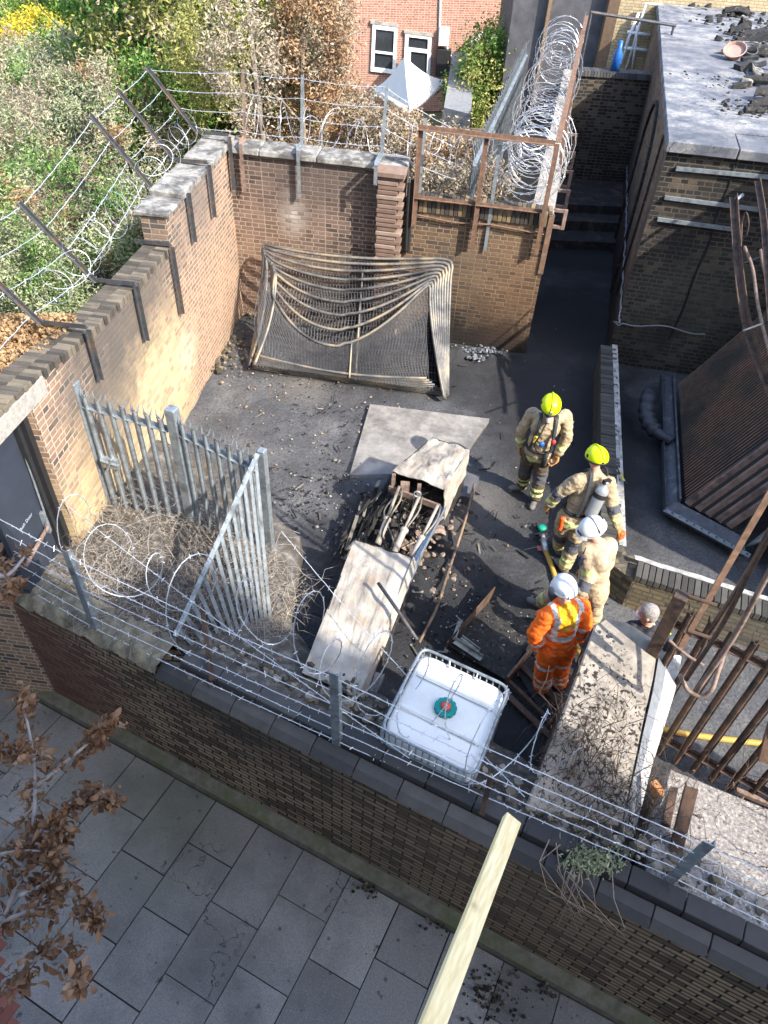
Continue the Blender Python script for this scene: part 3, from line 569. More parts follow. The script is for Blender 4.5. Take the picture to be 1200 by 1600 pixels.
ho = thing('brick_house', (0, 34, -1.3), 'red brick house with white framed windows beyond the garden', 'house')
b = MB(); hy = lambda x: 33.2 + .24 * x
b.prism([(-9.5, hy(-9.5)), (4.2, hy(4.2)), (2.7, hy(4.2) + 9), (-11, hy(-9.5) + 9)], -1.3, 9); b.build('wall', M['brick_house'], ho)
HA, HB = (-9.5, hy(-9.5)), (4.2, hy(4.2)); hn = V(.233, -.972, 0)
def hw(x, y, o=0.): return W(x, y, HA, HB) + hn * o
def window(nm, px0, py0, px1, py1, bars):
    f = MB(); tl, tr, bl, br = hw(px0, py0), hw(px1, py0 + (px1 - px0) * .12), hw(px0 - 3, py1), hw(px1 - 3, py1 + (px1 - px0) * .12)
    f_ = lambda u, v, o: (tl * (1 - u) + tr * u) * (1 - v) + (bl * (1 - u) + br * u) * v + hn * o
    def strip(u0, v0, u1, v1, o0, o1, mb): mb.hexa([f_(u0, v0, o0), f_(u1, v0, o0), f_(u1, v1, o0), f_(u0, v1, o0)], [f_(u0, v0, o1), f_(u1, v0, o1), f_(u1, v1, o1), f_(u0, v1, o1)])
    for q in [(-.04, -.04, .1, 1.04), (.9, -.04, 1.04, 1.04), (.1, -.04, .9, .06), (.1, .94, .9, 1.04)] + bars: strip(*q, .01, .1, f)
    fr = f.build(nm, simple('white_frame', (.8, .82, .84), .4, bump=0), ho)
    g = MB(); strip(.09, .05, .91, .95, .0, .03, g); g.build('pane', simple('dark_glass', (.03, .035, .04), .08, spec=.6, bump=0), fr)
window('window', 583, 40, 619, 108, [(.1, .55, .9, .6)])
window('door', 634, 52, 672, 124, [(.1, .28, .9, .36), (.1, .36, .22, .94)])
b = MB(); b.hexa([hw(578, 36, .0), hw(622, 42, .0), hw(622, 37, .0), hw(578, 31, 0)], [hw(578, 36, .12), hw(622, 42, .12), hw(622, 37, .12), hw(578, 31, .12)]); b.hexa([hw(630, 51, .0), hw(676, 57, .0), hw(676, 52, .0), hw(630, 46, 0)], [hw(630, 51, .12), hw(676, 57, .12), hw(676, 52, .12), hw(630, 46, .12)]); b.build('lintel', M['concrete'], ho)
b = MB(); b.tube([hw(688, -30, .06), hw(686, 60, .06)], .05, 6); b.box(hw(692, 55, .2), (.4, .25, .6)); b.tube([hw(694, 66, .15), hw(704, 92, .15)], .05, 6); b.tube([hw(683, 95, .15), hw(696, 76, .3), hw(706, 92, .15)], .06, 6); b.build('drainpipe', simple('white_pipe', (.7, .7, .72), .5, bump=0), ho)
b = MB(); b.box(hw(690, 95, .25), (.55, .5, .9)); b.build('meter_box', M['black'], ho)
h2 = thing('orange_brick_house', (6, 36, -1.3), 'orange brick house wing in raking sun with lean-to roof', 'house')
b = MB(); b.prism([(3.3, 36.2), (9, 33), (14, 42), (3.3, 42)], -1.3, 9); b.build('wall', M['brick_orange'], h2)
b = MB(); b.hexa([G(727, 85, 1), G(790, 60, 1), G(800, 40, 1), G(740, 55, 1)], [G(727, 83, 1.2), G(790, 58, 1.2), G(800, 38, 1.6), G(740, 53, 1.6)]); b.build('lean_to_roof', M['concrete'], h2)
h3 = thing('brick_house', (-17, 48, -1.3), 'distant red brick house half hidden by the green trees', 'house')
b = MB(); b.prism([(-18, 48), (-10, 50), (-10, 58), (-18, 58)], -1.3, 9); b.build('wall', M['brick_house'], h3)
sd2 = thing('garden_shed', G(700, 200, 0), 'grey felt roofed garden shed beside the white tent', 'shed')
b = MB(); q = [G(693, 175, 1), G(735, 185, 1), G(742, 95, 1), G(706, 98, 1)]; b.hexa([V(p[0], p[1], -1.3) for p in q], q); b.build('wall', M['concrete'], sd2)
b = MB(); b.hexa([p + V(0, 0, .003) for p in q], [p + V(0, 0, .12 + .2 * (i > 1)) for i, p in enumerate(q)]); b.build('roof', simple('shed_felt', (.22, .23, .24), .9), sd2)
# white tent
tn = thing('gazebo_tent', (0.1, 28, -1.3), 'white peaked gazebo tent standing before the brick house', 'tent')
tc = G(640, 122, 1.0); r_ = 1.35; ap = G(632, 88, 1.95)
cs = [G(585, 138, .75), G(640, 168, .75), G(697, 126, .75), G(640, 112, .75)]
b = MB()
for i in range(4):
    p, q = cs[i], cs[(i + 1) % 4]
    def tf(u, v, p=p, q=q):
        e = p * (1 - u) + q * u; t = v; r = e * (1 - t) + ap * t; r[2] -= .13 * math.sin(math.pi * t) * (1 - .3 * math.sin(math.pi * u)); return r
    b.sheet(tf, 10, 10)
    b.hexa([p - V(0, 0, .22), q - V(0, 0, .22), q - V(0, 0, .22) + V(0, .01, 0), p - V(0, 0, .22) + V(0, .01, 0)], [p, q, q + V(0, .01, 0), p + V(0, .01, 0)])
b.build('canopy', simple('white_canvas', (.8, .8, .78), .8, 0, .05, 2, bump=.05), tn, smooth=True)
for p in cs: b = MB(); b.tube([V(p[0], p[1], -1.3), p], .03, 6); b.build('leg', M['white_pl'], tn)
# the tall building this picture is taken from, behind the camera: it shades the street
cbld = thing('tall_building', SW(0, -4, -1.3), 'tall brick building behind the viewpoint that shades the street', 'building')
b = MB(); b.hexa([SW(-22, -9, -1.4), SW(30, -9, -1.4), SW(30, -3.25, -1.4), SW(-22, -3.25, -1.4)], [SW(-22, -9, 13.7), SW(30, -9, 13.7), SW(30, -3.25, 13.7), SW(-22, -3.25, 13.7)])
b.hexa([SW(14.2, -7, 13.7), SW(18.7, -7, 13.7), SW(18.7, -3.25, 13.7), SW(14.2, -3.25, 13.7)], [SW(14.2, -7, 16.6), SW(18.7, -7, 16.6), SW(18.7, -3.25, 16.6), SW(14.2, -3.25, 16.6)]); b.build('wall', simple('pale_render', (.6, .58, .54), .9, 0, .1, 2, bump=0), cbld)  # roof block added to shade the tank; wall kept pale to lighten the street
# added block right of the frame, out of view, placed to shade the bay
rb = thing('added_shade_block', (8, 8, 0), 'unseen brick block added right of the rusty cooler to shade the bay', 'building')
b = MB(); b.prism([(7.2, 4.6), (12, 3), (12, 10.5), (7.2, 10.5)], -.3, 5.6); b.build('wall', M['brick_dark'], rb)
# ------------------------------------------------------------ fences, brackets, wire
def barbed(b, a, c, r=.0045, sag=.02, step=.11, bl=.028, rr=None):
    a = V(*a); c = V(*c); L = np.linalg.norm(c - a); n = max(3, int(L / .12)); ph = random.random() * 6
    pts = [a + (c - a) * t + V(0, 0, -sag * 4 * t * (1 - t)) + V(.004 * math.sin(t * L * 30 + ph), 0, .004 * math.cos(t * L * 30)) for t in np.linspace(0, 1, n)]
    b.tube(pts, r, 3)
    k = int(L / step)
    for i in range(k):
        t = (i + .5) / k; p = a + (c - a) * t + V(0, 0, -sag * 4 * t * (1 - t)); d = _n([random.uniform(-1, 1), random.uniform(-1, 1), random.uniform(-1, 1)]) * bl
        b.tube([p - d, p + d], r * .7, 3, cap=False)
def barbcurve(b, pts, r=.0045, step=.09, bl=.022):
    b.tube(pts, r, 3); acc = 0
    for p, q in zip(pts[:-1], pts[1:]):
        acc += np.linalg.norm(np.array(q) - p)
        if acc > step:
            acc = 0; d = _n([random.uniform(-1, 1), random.uniform(-1, 1), random.uniform(-1, 1)]) * bl; b.tube([q - d, q + d], r * .7, 3, cap=False)
# street wall posts
posts = [((150, 990), (103, 855)), ((525, 1165), (515, 1047)), ((1035, 1385), (1108, 1318))]
pl = ['galvanised fence post standing left among the brambles on the street wall', 'short galvanised fence post upright near the white tank on the street wall', 'bent galvanised fence post leaning over at the right end of the street wall']
PB = []; PT = []
for (pb, pt), lab in zip(posts, pl):
    base = G(*pb, .78); 
    top = base + V(0, 0, 1.28) if lab[0] in 'gs' else G(*pt, 1.75)
    if lab[0] == 's': top = base + V(-.02, 0, 1.2)
    PB.append(base); PT.append(top)
    b = MB(); b.bar(base, top, .085, .01, up=n_s); b.bar(base + V(*u_s) * .04 + V(*n_s) * .025, top + V(*u_s) * .04 + V(*n_s) * .025, .05, .01, up=u_s)
    t_ = tag(b.build('fence_post', M['galv'], loc=base), lab, 'fence post', 'angle posts carrying the barbed wire')
E1 = SW(-7, .3, .8); E2 = SW(7.2, .3, .8)
for i, h in enumerate((.10, .30, .52, .74, .98, 1.2)):
    b = MB(); k = [E1 + V(0, 0, h)] + [p + (q - p) * h / 1.26 for p, q in zip(PB, PT)] + [E2 + V(0, 0, h)]
    for p, q in zip(k[:-1], k[1:]):
        j = V(0, 0, random.uniform(-.02, .02)); barbed(b, p, q, sag=random.uniform(.01, .05))
    tag(b.build('barbed_wire_strand', M['wire']), '%s strand of barbed wire along the top of the street wall' % ('lowest', 'second lowest', 'third lowest', 'fourth lowest', 'second highest', 'highest')[i], 'barbed wire', 'barbed wire strands on the street wall')
for i, (a_, c_, l) in enumerate((((-20, 690, 1.6), (640, 1185, 1.3), 'slack slanting barbed wire crossing the brambles below the gates'), ((440, 830, 1.2), (820, 1245, 1.1), 'slack barbed wire sagging over the white tank'))):
    b = MB(); barbed(b, G(*a_), G(*c_), sag=.12); tag(b.build('slack_barbed_wire', M['wire']), l, 'barbed wire')
rs = random.Random(11)      # loose concertina loops over the wall
for i, (s0, s1, n, lab) in enumerate(((-3.9, -1.2, 5, 'loose looping razor wire over the brambles near the open gate leaf'), (-1.0, 1.7, 7, 'loose looping razor wire hanging over the white tank'), )):
    pts = []
    for k in range(n * 22):
        t = k / (n * 22 - 1); a = t * n * 2 * math.pi; rad = .42 + .13 * math.sin(a * .37 + i * 2) + .05 * math.sin(a * 1.7)
        p = SW(s0 + (s1 - s0) * t + .25 * math.cos(a) * rad, .62 + .62 * math.cos(a) * rad + .12 * math.sin(a * .5), 1.42 + rad * math.sin(a) * 1.15 + (0 if i else -.05)); pts.append(p)
    b = MB(); barbcurve(b, pts, .0055, .08); tag(b.build('razor_wire_coil', M['wire']), lab, 'razor wire')
# rusty stub posts in the street wall line
for (bx, by), (tx, ty), mat, lab in (((327, 1064), (312, 950), 'rustdark', 'thin rusty stake between the first two galvanised posts'), ((748, 1272), (762, 1214), 'rustdark', 'short rusty stake behind the pale timber'), ((1045, 1335), (1072, 1228), 'rustdark', 'rusty channel stub standing in front of the speckled concrete'), ((1185, 1190), (1205, 1120), 'rust', 'rusty stub at the right edge below the dark palisade')):
    p = G(bx, by, .85); q = G(tx, ty, 1.25 if tx < 1000 else 1.35); b = MB(); b.angle(p, q, .05 if tx < 1000 else .1, .01, up=u_s); tag(b.build('rusty_stake', M[mat], loc=p), lab, 'stake')

# left wall iron brackets with outward arms
tops = []
sts = [((96, 507), (130, 520), (141, 603), (-8, 412)), ((162, 440), (206, 452), (216, 540), (73, 346)), ((225, 375), (262, 390), (297, 462), None), ((243, 293), (288, 306), (288, 390), (155, 203)), ((280, 255), (320, 262), (324, 345), (213, 163)), ((322, 208), (352, 218), (360, 295), (255, 120))]
bl = ['nearest bent iron bracket on the left wall above the steel gates', 'second bent iron bracket along the left wall from the gates', 'iron bracket without its arm at the foot of the coping stones', 'long armed iron bracket on the lowest coping stone', 'iron bracket amid the coping stones just before the wall corner', 'iron bracket at the inner corner of the two tall walls']
lwl = lambda x, y: W(x, y, A0, A1)
arms = []
for (o_, i_, d_, t_), lab in zip(sts, bl):
    pi = lwl(*i_); dn_ = lwl(*d_); pi = V(pi[0], pi[1], pi[2]) + V(*(-nl * .05), 0); dn_ = V(pi[0], pi[1], min(dn_[2], pi[2] - .4))
    zt = pi[2] + .05; pi[2] = zt; po = V(*(pi[:2] + nl * .52), zt)
    b = MB(); b.angle(dn_, pi, .055, .008, up=(*dl, 0)); b.angle(pi, po, .055, .008, up=(0, 0, 1))
    if t_ is not None:
        tip = po + V(*(nl * .72), .92); b.angle(po, tip, .05, .008, up=(*dl, 0)); arms.append((po, tip))
    tag(b.build('wall_bracket', M['darkiron'], loc=pi), lab, 'bracket', 'iron brackets along the left wall')
# back wall brackets
bwl = lambda x, y: W(x, y, A0, B1); barms = []
for (ix, iy), (dx, dy), (tx, ty), lab in (((376, 222), (377, 290), (393, 108), 'tall iron bracket on the back wall nearest its left corner'), ((465, 228), (465, 305), (485, 116), 'iron bracket on the back wall above the pale stain'), ((592, 235), (588, 262), (600, 138), 'iron bracket on top of the toothed brick buttress')):
    pi = bwl(ix, iy); of = -.1 if tx < 590 else -.38; pi = pi + V(*(nb * of), 0); pi[2] = 3.2; dn_ = V(pi[0], pi[1], 2.45 if tx < 590 else 2.9); po = pi + V(*(nb * (.15 - of)), .02)
    tip = po + V(.03, .12, 1.0); b = MB(); b.angle(dn_, pi, .06, .008, up=(*db, 0)); b.angle(pi, po, .06, .008); b.angle(po, tip, .05, .008, up=(*db, 0)); barms.append((po, tip))
    o = b.build('wall_bracket', M['rustpale'] if tx < 480 else M['galv'], loc=pi); tag(o, lab, 'bracket', 'iron brackets along the back wall')
for i in range(4):
    f = .12 + .28 * i; b = MB()
    seq = [arms[0][0] * (1 - f) + arms[0][1] * f + (V(*dl, 0) * 3.2)] + [p * (1 - f) + q * f for p, q in arms] + [p * (1 - f) + q * f for p, q in barms] + [BW(sb3 - 1.8, .5, 2.85 + .25 * i)]
    for p, q in zip(seq[:-1], seq[1:]): barbed(b, p, q, .004, .03, .14)
    tag(b.build('barbed_wire_strand', M['wire']), '%s strand of barbed wire carried round the brackets of the two tall walls' % ('lowest', 'second', 'third', 'uppermost')[i], 'barbed wire', 'barbed wire strands on the tall walls')
def coil(pa, pb, n, rad, seg=26, jit=.08, r=.006):
    pa = V(*pa); pb = V(*pb); ax = _n(pb - pa); s1_ = _n(np.cross(ax, (0, 0, 1))); u1 = np.cross(s1_, ax); pts = []
    for k in range(n * seg):
        t = k / (n * seg); a = t * n * 2 * math.pi; q = rad * (1 + jit * math.sin(a * .31 + 1) + jit * math.sin(a * .73)); lean = .35 * math.sin(a * .11)
        pts.append(pa + (pb - pa) * t + s1_ * math.cos(a) * q + u1 * math.sin(a) * q + ax * (.10 * math.sin(a * .5 + 1) + lean * math.cos(a) * .3))
    return pts
b = MB(); barbcurve(b, coil(LW(5.6, .5, 3.1), LW(.2, .5, 3.5), 17, .2, jit=.15, r=.004), .003, .1); tag(b.build('razor_wire_coil', M['wire']), 'thin tangled razor wire along the outside of the left wall top', 'razor wire')
b = MB(); barbcurve(b, coil(BW(.2, .45, 3.45), BW(sb3 - .5, .75, 3.25), 22, .26, jit=.2), .0045, .1); tag(b.build('razor_wire_coil', M['coilwire']), 'thin pale razor wire loops along the top of the back wall', 'razor wire')
# big bright concertina
b = MB(); barbcurve(b, coil(PW(.15, .55, 2.98), PW(11.3, .55, 3.25), 52, .46, seg=22, jit=.2), .0065, .12, .028); barbcurve(b, coil(PW(.3, .6, 2.9), PW(4.5, .5, 2.95), 17, .45, seg=20, jit=.3), .0065, .12, .028)
tag(b.build('razor_wire_coil', M['coilwire']), 'dense bright concertina razor wire coil running back beside the passage', 'razor wire')

# rusty frame on the lower wall
rf = thing('rusty_cage', BW(sb2 + .2, .1, 2.65), 'rusty angle iron frame bolted on the lower brick wall and running back beside the passage', 'frame')
zt = 3.72
F = []
for (tx, ty) in ((655, 203), (757, 216), (866, 230)):
    p = bwl(tx, ty); F.append(V(p[0], p[1], 0) + V(*(nb * -.02), 0))
for i, p in enumerate(F):
    b = MB(); b.angle(V(p[0], p[1], 1.95 if i else 2.2) + V(*(nb * -.05), 0), V(p[0], p[1], zt) + V(*(nb * -.05), 0), .075, .01, up=(*db, 0), side=-1); b.build('post', M['rust'], rf)
b = MB(); b.angle(V(*F[0][:2], zt) + V(*(nb * -.06), 0), V(*F[2][:2], zt - .02) + V(*(nb * -.06), 0), .07, .01); b.build('top_rail', M['rust'], rf)
b = MB(); b.angle(V(*F[0][:2], 2.66) + V(*(nb * -.04), 0), V(*F[2][:2], 2.66) + V(*(nb * -.04), 0), .05, .008)
b.tube([BW(sb2 + .2, -.05, 2.38), BW(sb2 + .9, -.05, 2.32), BW(sb2 + 1.5, -.05, 2.36), BW(sb3 - .1, -.05, 2.3)], .018, 5); b.build('lower_rail', M['rust'], rf)
b = MB(); b.angle(V(*F[2][:2], zt), PW(11, .1, zt + .1), .09, .012); b.build('side_rail', M['rust'], rf)
for s_ in (2.6, 5.0, 7.4, 9.8):
    b = MB(); b.angle(PW(s_, -.03, 2.0), PW(s_, .08, zt + .02), .07, .01, up=(*dp, 0)); b.build('post', M['rust'], rf)
for s_ in (.6, 1.6, 2.7, 3.9, 5.2):
    b = MB(); c = PW(s_, -.16, 2.42); 
    for dz in (-.14, .14): b.bar(PW(s_ - .0, .0, 2.35 + dz), PW(s_, -.22, 2.35 + dz), .05, .05)
    b.bar(PW(s_, -.2, 2.18), PW(s_, -.2, 2.52), .06, .05); b.build('side_bracket', M['rustpale'], rf)
b = MB(); b.angle(BW(sb3 + .02, -.02, 1.6), BW(sb3 + .02, -.02, 2.62), .09, .012); b.build('corner_strip', M['rust'], rf)
for f, (tx, ty, bx, by) in enumerate(((780, 220, 765, 370),)):
    b = MB(); p = bwl(tx, ty); b.angle(V(*p[:2], 1.9) + V(*(nb * -.05), 0), V(*p[:2], 3.6) + V(*(nb * .0), 0), .055, .008, up=(*db, 0)); b.build('galvanised_post', M['galv'], rf)
b = MB(); p = bwl(663, 203); b.angle(V(*p[:2], 2.65) + V(*(nb * .2), 0), V(*p[:2], 3.8) + V(*(nb * .25), 0), .06, .008); b.build('galvanised_post', M['galv'], rf)

# palisade machinery
def pale(b, base, h, d, n_, w=.075, top=True, t=.012):
    """one W-section pale with a splayed three-point head"""
    base = V(*base); d = V(d[0], d[1], 0); n_ = V(n_[0], n_[1], 0); pr = [(-.5, 0), (-.28, 0), (-.12, 1), (.12, 1), (.28, 0), (.5, 0)]
    a = [base + d * x * w + n_ * y * .022 for x, y in pr]; bb = [p + n_ * t * -.4 for p in reversed(a)]; ring = a + bb
    b.hexa([p for p in ring], [p + V(0, 0, h) for p in ring])
    if top:
        for x, o in ((-.45, -.045), (0, .04), (.45, -.045)):
            q = base + d * x * w + V(0, 0, h); b.hexa([q + d * -.011 + n_ * -.006, q + d * .011 + n_ * -.006, q + d * .011 + n_ * .006, q + d * -.011 + n_ * .006],
                [p + d * x * .05 + n_ * o + V(0, 0, .085) for p in (q + d * -.002 - n_ * .002, q + d * .002 - n_ * .002, q + d * .002 + n_ * .002, q + d * -.002 + n_ * .002)])
def leaf_gate(name, a, c, h, npl, mat, label, z0=0.05, posts=(True, True), rails=(.3, 1.95), group=None, latch=False, skip=()):
    a = V(*a); c = V(*c); L = np.linalg.norm((c - a)[:2]); d = (c - a) / L; n_ = V(-d[1], d[0], 0); t_ = thing(name, a, label, 'gate' if 'gate' in name else 'fence', group)
    for k in range(npl):
        if k in skip: continue
        s_ = (k + .5 + (.0)) * L / npl; b = MB(); pale(b, a + d * s_ + V(0, 0, z0) - n_ * .03, h - z0 - .09, d, -n_); b.build('pale', mat, t_)
    for i, rz_ in enumerate(rails):
        b = MB(); b.angle(a + V(0, 0, rz_), c + V(0, 0, rz_), .05, .008); b.bar(a + V(0, 0, rz_ + .02) + n_ * .02, c + V(0, 0, rz_ + .02) + n_ * .02, .012, .05); b.build('rail', mat, t_)
    for fl, p, sg in zip(posts, (a, c), (-1, 1)):
        if fl: b = MB(); b.bar(p + d * sg * .05 + V(0, 0, z0 - .1), p + d * sg * .05 + V(0, 0, h + .05), .085 if fl == 1 else .12, .085 if fl == 1 else .12, up=tuple(d)); b.build('gate_post', mat, t_, bevel=.006)
    if latch:
        b = MB(); q = a + d * .2 + V(0, 0, .95) + n_ * -.06; b.box(q, (.22, .06, .14), rotz(math.atan2(d[1], d[0]))); b.tube([q + V(-.1, -.03, .06), q + V(.12, -.05, 0)], .02, 6); b.tube([q + V(-.05, -.05, -.1), q + V(.05, -.06, .1)], .015, 6)
        b.build('latch', mat, t_)
    return t_
g0 = G(178, 800, .52); g1 = G(297, 835, .38); g2 = G(421, 893, .12)
leaf_gate('steel_gate', g0, g1, 1.93, 7, M['galv'], 'galvanised palisade gate leaf with latch nearest the left wall', posts=(2, 1), rails=(.12, 1.68), latch=True, group='palisade gate leaves')
leaf_gate('steel_gate', g1 + (g2 - g1) * .12, g2, 1.98, 7, M['galv'], 'middle galvanised palisade gate leaf between two square posts', posts=(2, 1), rails=(.14, 1.7), group='palisade gate leaves')
T0, T1 = G(402, 700, 2.15), G(272, 992, 1.0); Q0, Q1 = G(428, 1012, .2), G(345, 1062, .45)
lg = thing('steel_gate', V(g2[0], g2[1], 0), 'sagging galvanised palisade gate leaf dropping from its post towards the street wall', 'gate', 'palisade gate leaves')
for k in range(14):
    t = (k + .5) / 14; p = Q0 * (1 - t) + Q1 * t; q = T0 * (1 - t) + T1 * t; b = MB(); b.bar(p, q, .055, .012, up=(1, .1, 0)); b.bar(p + V(.012, 0, 0), q + V(.012, 0, 0), .022, .03, up=(1, .1, 0)); b.build('pale', M['galv'], lg)
for f in (0.03, .86):
    b = MB(); b.bar(T0 * (1 - f) + Q0 * f, T1 * (1 - f) + Q1 * f, .05, .05, up=(1, .1, 0)); b.build('rail', M['galv'], lg)

# right hand burnt palisade
r0 = V(2.72, 4.19, 0); r1 = V(5.6, 2.55, 0)
leaf_gate('palisade_fence', r0, r1, 2.28, 18, M['rustdark'], 'burnt rusty palisade fence standing right of the concrete pier', z0=.06, posts=(2, False), rails=(.3, 1.95))
fr = thing('overhead_frame', G(1005, 1060, 2.0), 'tall rusty tube frame rising above the palisade at the right edge', 'frame')
for (bx, by, z, L, m_, rr) in ((1062, 1024, 1.95, 3.0, 'rust', 0), (1072, 1062, 1.9, 3.2, 'rustdark', .02), (1088, 1080, 1.85, 3.3, 'rustpale', .022), (1096, 1010, 2.05, 3.2, 'rustdark', .018), (1112, 980, 2.15, 3.3, 'rust', .02)):
    p = G(bx, by, z); q = p + V(.06, .03, L); b = MB()
    if rr: b.tube(bez([p, p + V(.02, -.01, .8), p + V(.0, .02, 1.8), q], 5), rr, 7)
    else: b.angle(p, q, .055, .01)
    b.build('upright', M[m_], fr, smooth=bool(rr))
b = MB(); p = G(1062, 1055, 1.9); q = G(1112, 1078, 1.85); b.tube(bez([p, G(1075, 1078, 1.75), G(1095, 1088, 1.75), q, G(1122, 1050, 1.95), G(1135, 1010, 2.1)], 6), .02, 7); b.tube(bez([G(1045, 1000, 2.1), G(1075, 1025, 2), G(1100, 1040, 2)], 4), .014, 6); b.build('hanging_loop', M['rustpale'], fr, smooth=True)
for z in (2.3, 2.75): b = MB(); p = G(1066, 1040, z); b.tube([G(1075, 985 - (z - 2.3) * 120, z), G(1120, 1000 - (z - 2.3) * 120, z)], .016, 6); b.build('cross_tie', M['rustdark'], fr)

# steel palisade seen from behind beside the concertina
a_ = PW(1.0, 1.55, 0); c_ = PW(10.5, 1.45, 0)
t_ = thing('palisade_fence', a_, 'blue grey palisade fence in the garden left of the concertina wire', 'fence')
d = _n(c_ - a_); n_ = V(-d[1], d[0], 0)
for k in range(38):
    b = MB(); pale(b, a_ + d * (k + .5) * .245 + V(0, 0, 1.0), 2.2, d, n_, w=.07); b.build('pale', M['galv'], t_)
b = MB(); b.angle(a_ + V(0, 0, 2.9), c_ + V(0, 0, 2.9), .06, .01); b.build('rail', M['galv'], t_)
# ------------------------------------------------------------ warped mesh fence panels
def m_burnpipe():
    t = NT('scorched_galvanised_tube'); n = t.noise(2.0, 5); col = t.ramp(n, [(.35, (.06, .06, .065)), (.5, (.17, .165, .155)), (.64, (.34, .28, .19))])
    col = t.mix(t.mr(t.noise(9, 4), .55, .7, 0, .6), col, (.06, .06, .065)); return t.done(col, .55, .35, .4)
M['pipe'] = m_burnpipe(); M['mesh'] = simple('scorched_mesh_wire', (.075, .075, .08), .6, .35, .4, 5, c2=(.05, .05, .055), bump=0)
BL, BR = G(388, 574, .03), G(700, 618, .03); TL = G(410, 378, 1.62) + V(0, -.05, 0); TR = G(706, 403, 1.78) + V(0, -.02, 0)
nP = _n(np.cross(BR - BL, TL - BL)); nP = nP if nP[1] < 0 else -nP
def pan(u, v, k, sag=0., cu=0.):
    """u across, v up the leaning sheet, k = panel number from the wall outwards"""
    p = (BL * (1 - u) + BR * u) * (1 - v) + (TL * (1 - u) + TR * u) * v
    return p + nP * (k * .034 + cu)
def rail_v(u, k):      # height of the melted top rail of panel k
    q = 1 - abs(2 * u ** .85 - 1) ** 2.0; s_ = .06 + .018 * k + .0052 * k * k
    drop = .03 * k if u < .5 else .028 * k
    return 1.0 - drop - q * s_ * (1.0 if u < .55 else 1 - .35 * (u - .55))
for k in range(9):
    t_ = thing('mesh_fence_panel', pan(.5, 0, k), ['%s sagging burnt mesh panel of the stack leaning on the back wall' % w_ for w_ in ('rearmost', 'second', 'third', 'fourth', 'middle', 'sixth', 'third from front', 'second from front', 'frontmost')][k], 'fence panel', 'burnt mesh panels leaning on the back wall')
    ur = 1 - .013 * k; ul = .004 * k + (.02 if k > 4 else 0)
    U = lambda u: ul + (ur - ul) * u
    E_ = lambda e, v: (ul + .012 * k * v * e) if e < .5 else 1 - .003 * k - .011 * k * v
    wob = .012 * math.sin(k * 2.3)
    side = lambda e, v: pan(E_(e, v) + (.06 * math.sin(v * 2.8) * (.4 + .09 * k) if e < .5 else -.02 * math.sin(v * 3) * (.3 + .1 * k)), v, k)
    top = [pan(U(u), rail_v(u, k) , k, cu=.03 * math.sin(u * 3.14) + wob * math.sin(u * 6)) for u in np.linspace(0.0, 1.0, 30)]
    left = [side(0, v) for v in np.linspace(0.0, rail_v(0, k) - .02, 9)]; right_ = [side(1, v) for v in np.linspace(rail_v(1, k) - .03, -.05 if k > 5 else 0, 9)]
    bot = [pan(U(u), -.012 * k * math.sin(3.14 * u) * .5 + .01 * k, k) for u in np.linspace(1, 0, 16)]
    b = MB(); b.tube(bez(left + top[2:-2] + right_, 3), .026, 7); b.tube(bot, .022, 7)
    b.build('tube_frame', M['pipe'], t_, smooth=True)
    if k in (2, 5, 8):
        b = MB(); b.tube([pan(U(.56 + .01 * (k == 5)), v * rail_v(.56, k), k, cu=.02) for v in np.linspace(0, .99, 10)], .018, 6); b.build('centre_post', M['pipe'], t_, smooth=True)
    if k in (0, 4, 8):
        b = MB(); nv = 118 if k == 8 else 60; nh = 34 if k == 8 else 16
        for i in range(nv):
            u = (i + .5) / nv; hi = rail_v(u, k)
            b.tube([pan(U(u) + .008 * math.sin(v * 9 + i * .05), v * hi, k, cu=.012 * math.sin(v * 5 + u * 8)) for v in np.linspace(.0, 1, 13)], .0042, 3, cap=False)
        for j in range(nh):
            v = (j + .5) / nh
            b.tube([pan(U(u), v * rail_v(u, k), k, cu=.012 * math.sin(v * 5 + u * 8)) for u in np.linspace(0, 1, 26)], .0036, 3, cap=False)
        b.build('wire_mesh', M['mesh'], t_)
# the burnt ground sheet lying on the panels' back is real charred sheeting
b = MB(); b.sheet(lambda u, v: pan(.03 + .93 * u, .02 + (rail_v(u, 8) * .93 - .03) * v, -2.2, cu=.03 * fbm(u * 5, v * 5, 1.)), 40, 24)
tag(b.build('charred_sheeting', simple('charred_sheeting', (.011, .011, .012), .9, 0, .5, 5, dirt=(.022, .021, .021), dsc=6, dth=(.55, .7), bump=.8), smooth=True, loc=BL), 'black charred plastic sheeting hanging behind the mesh panels', 'sheeting')

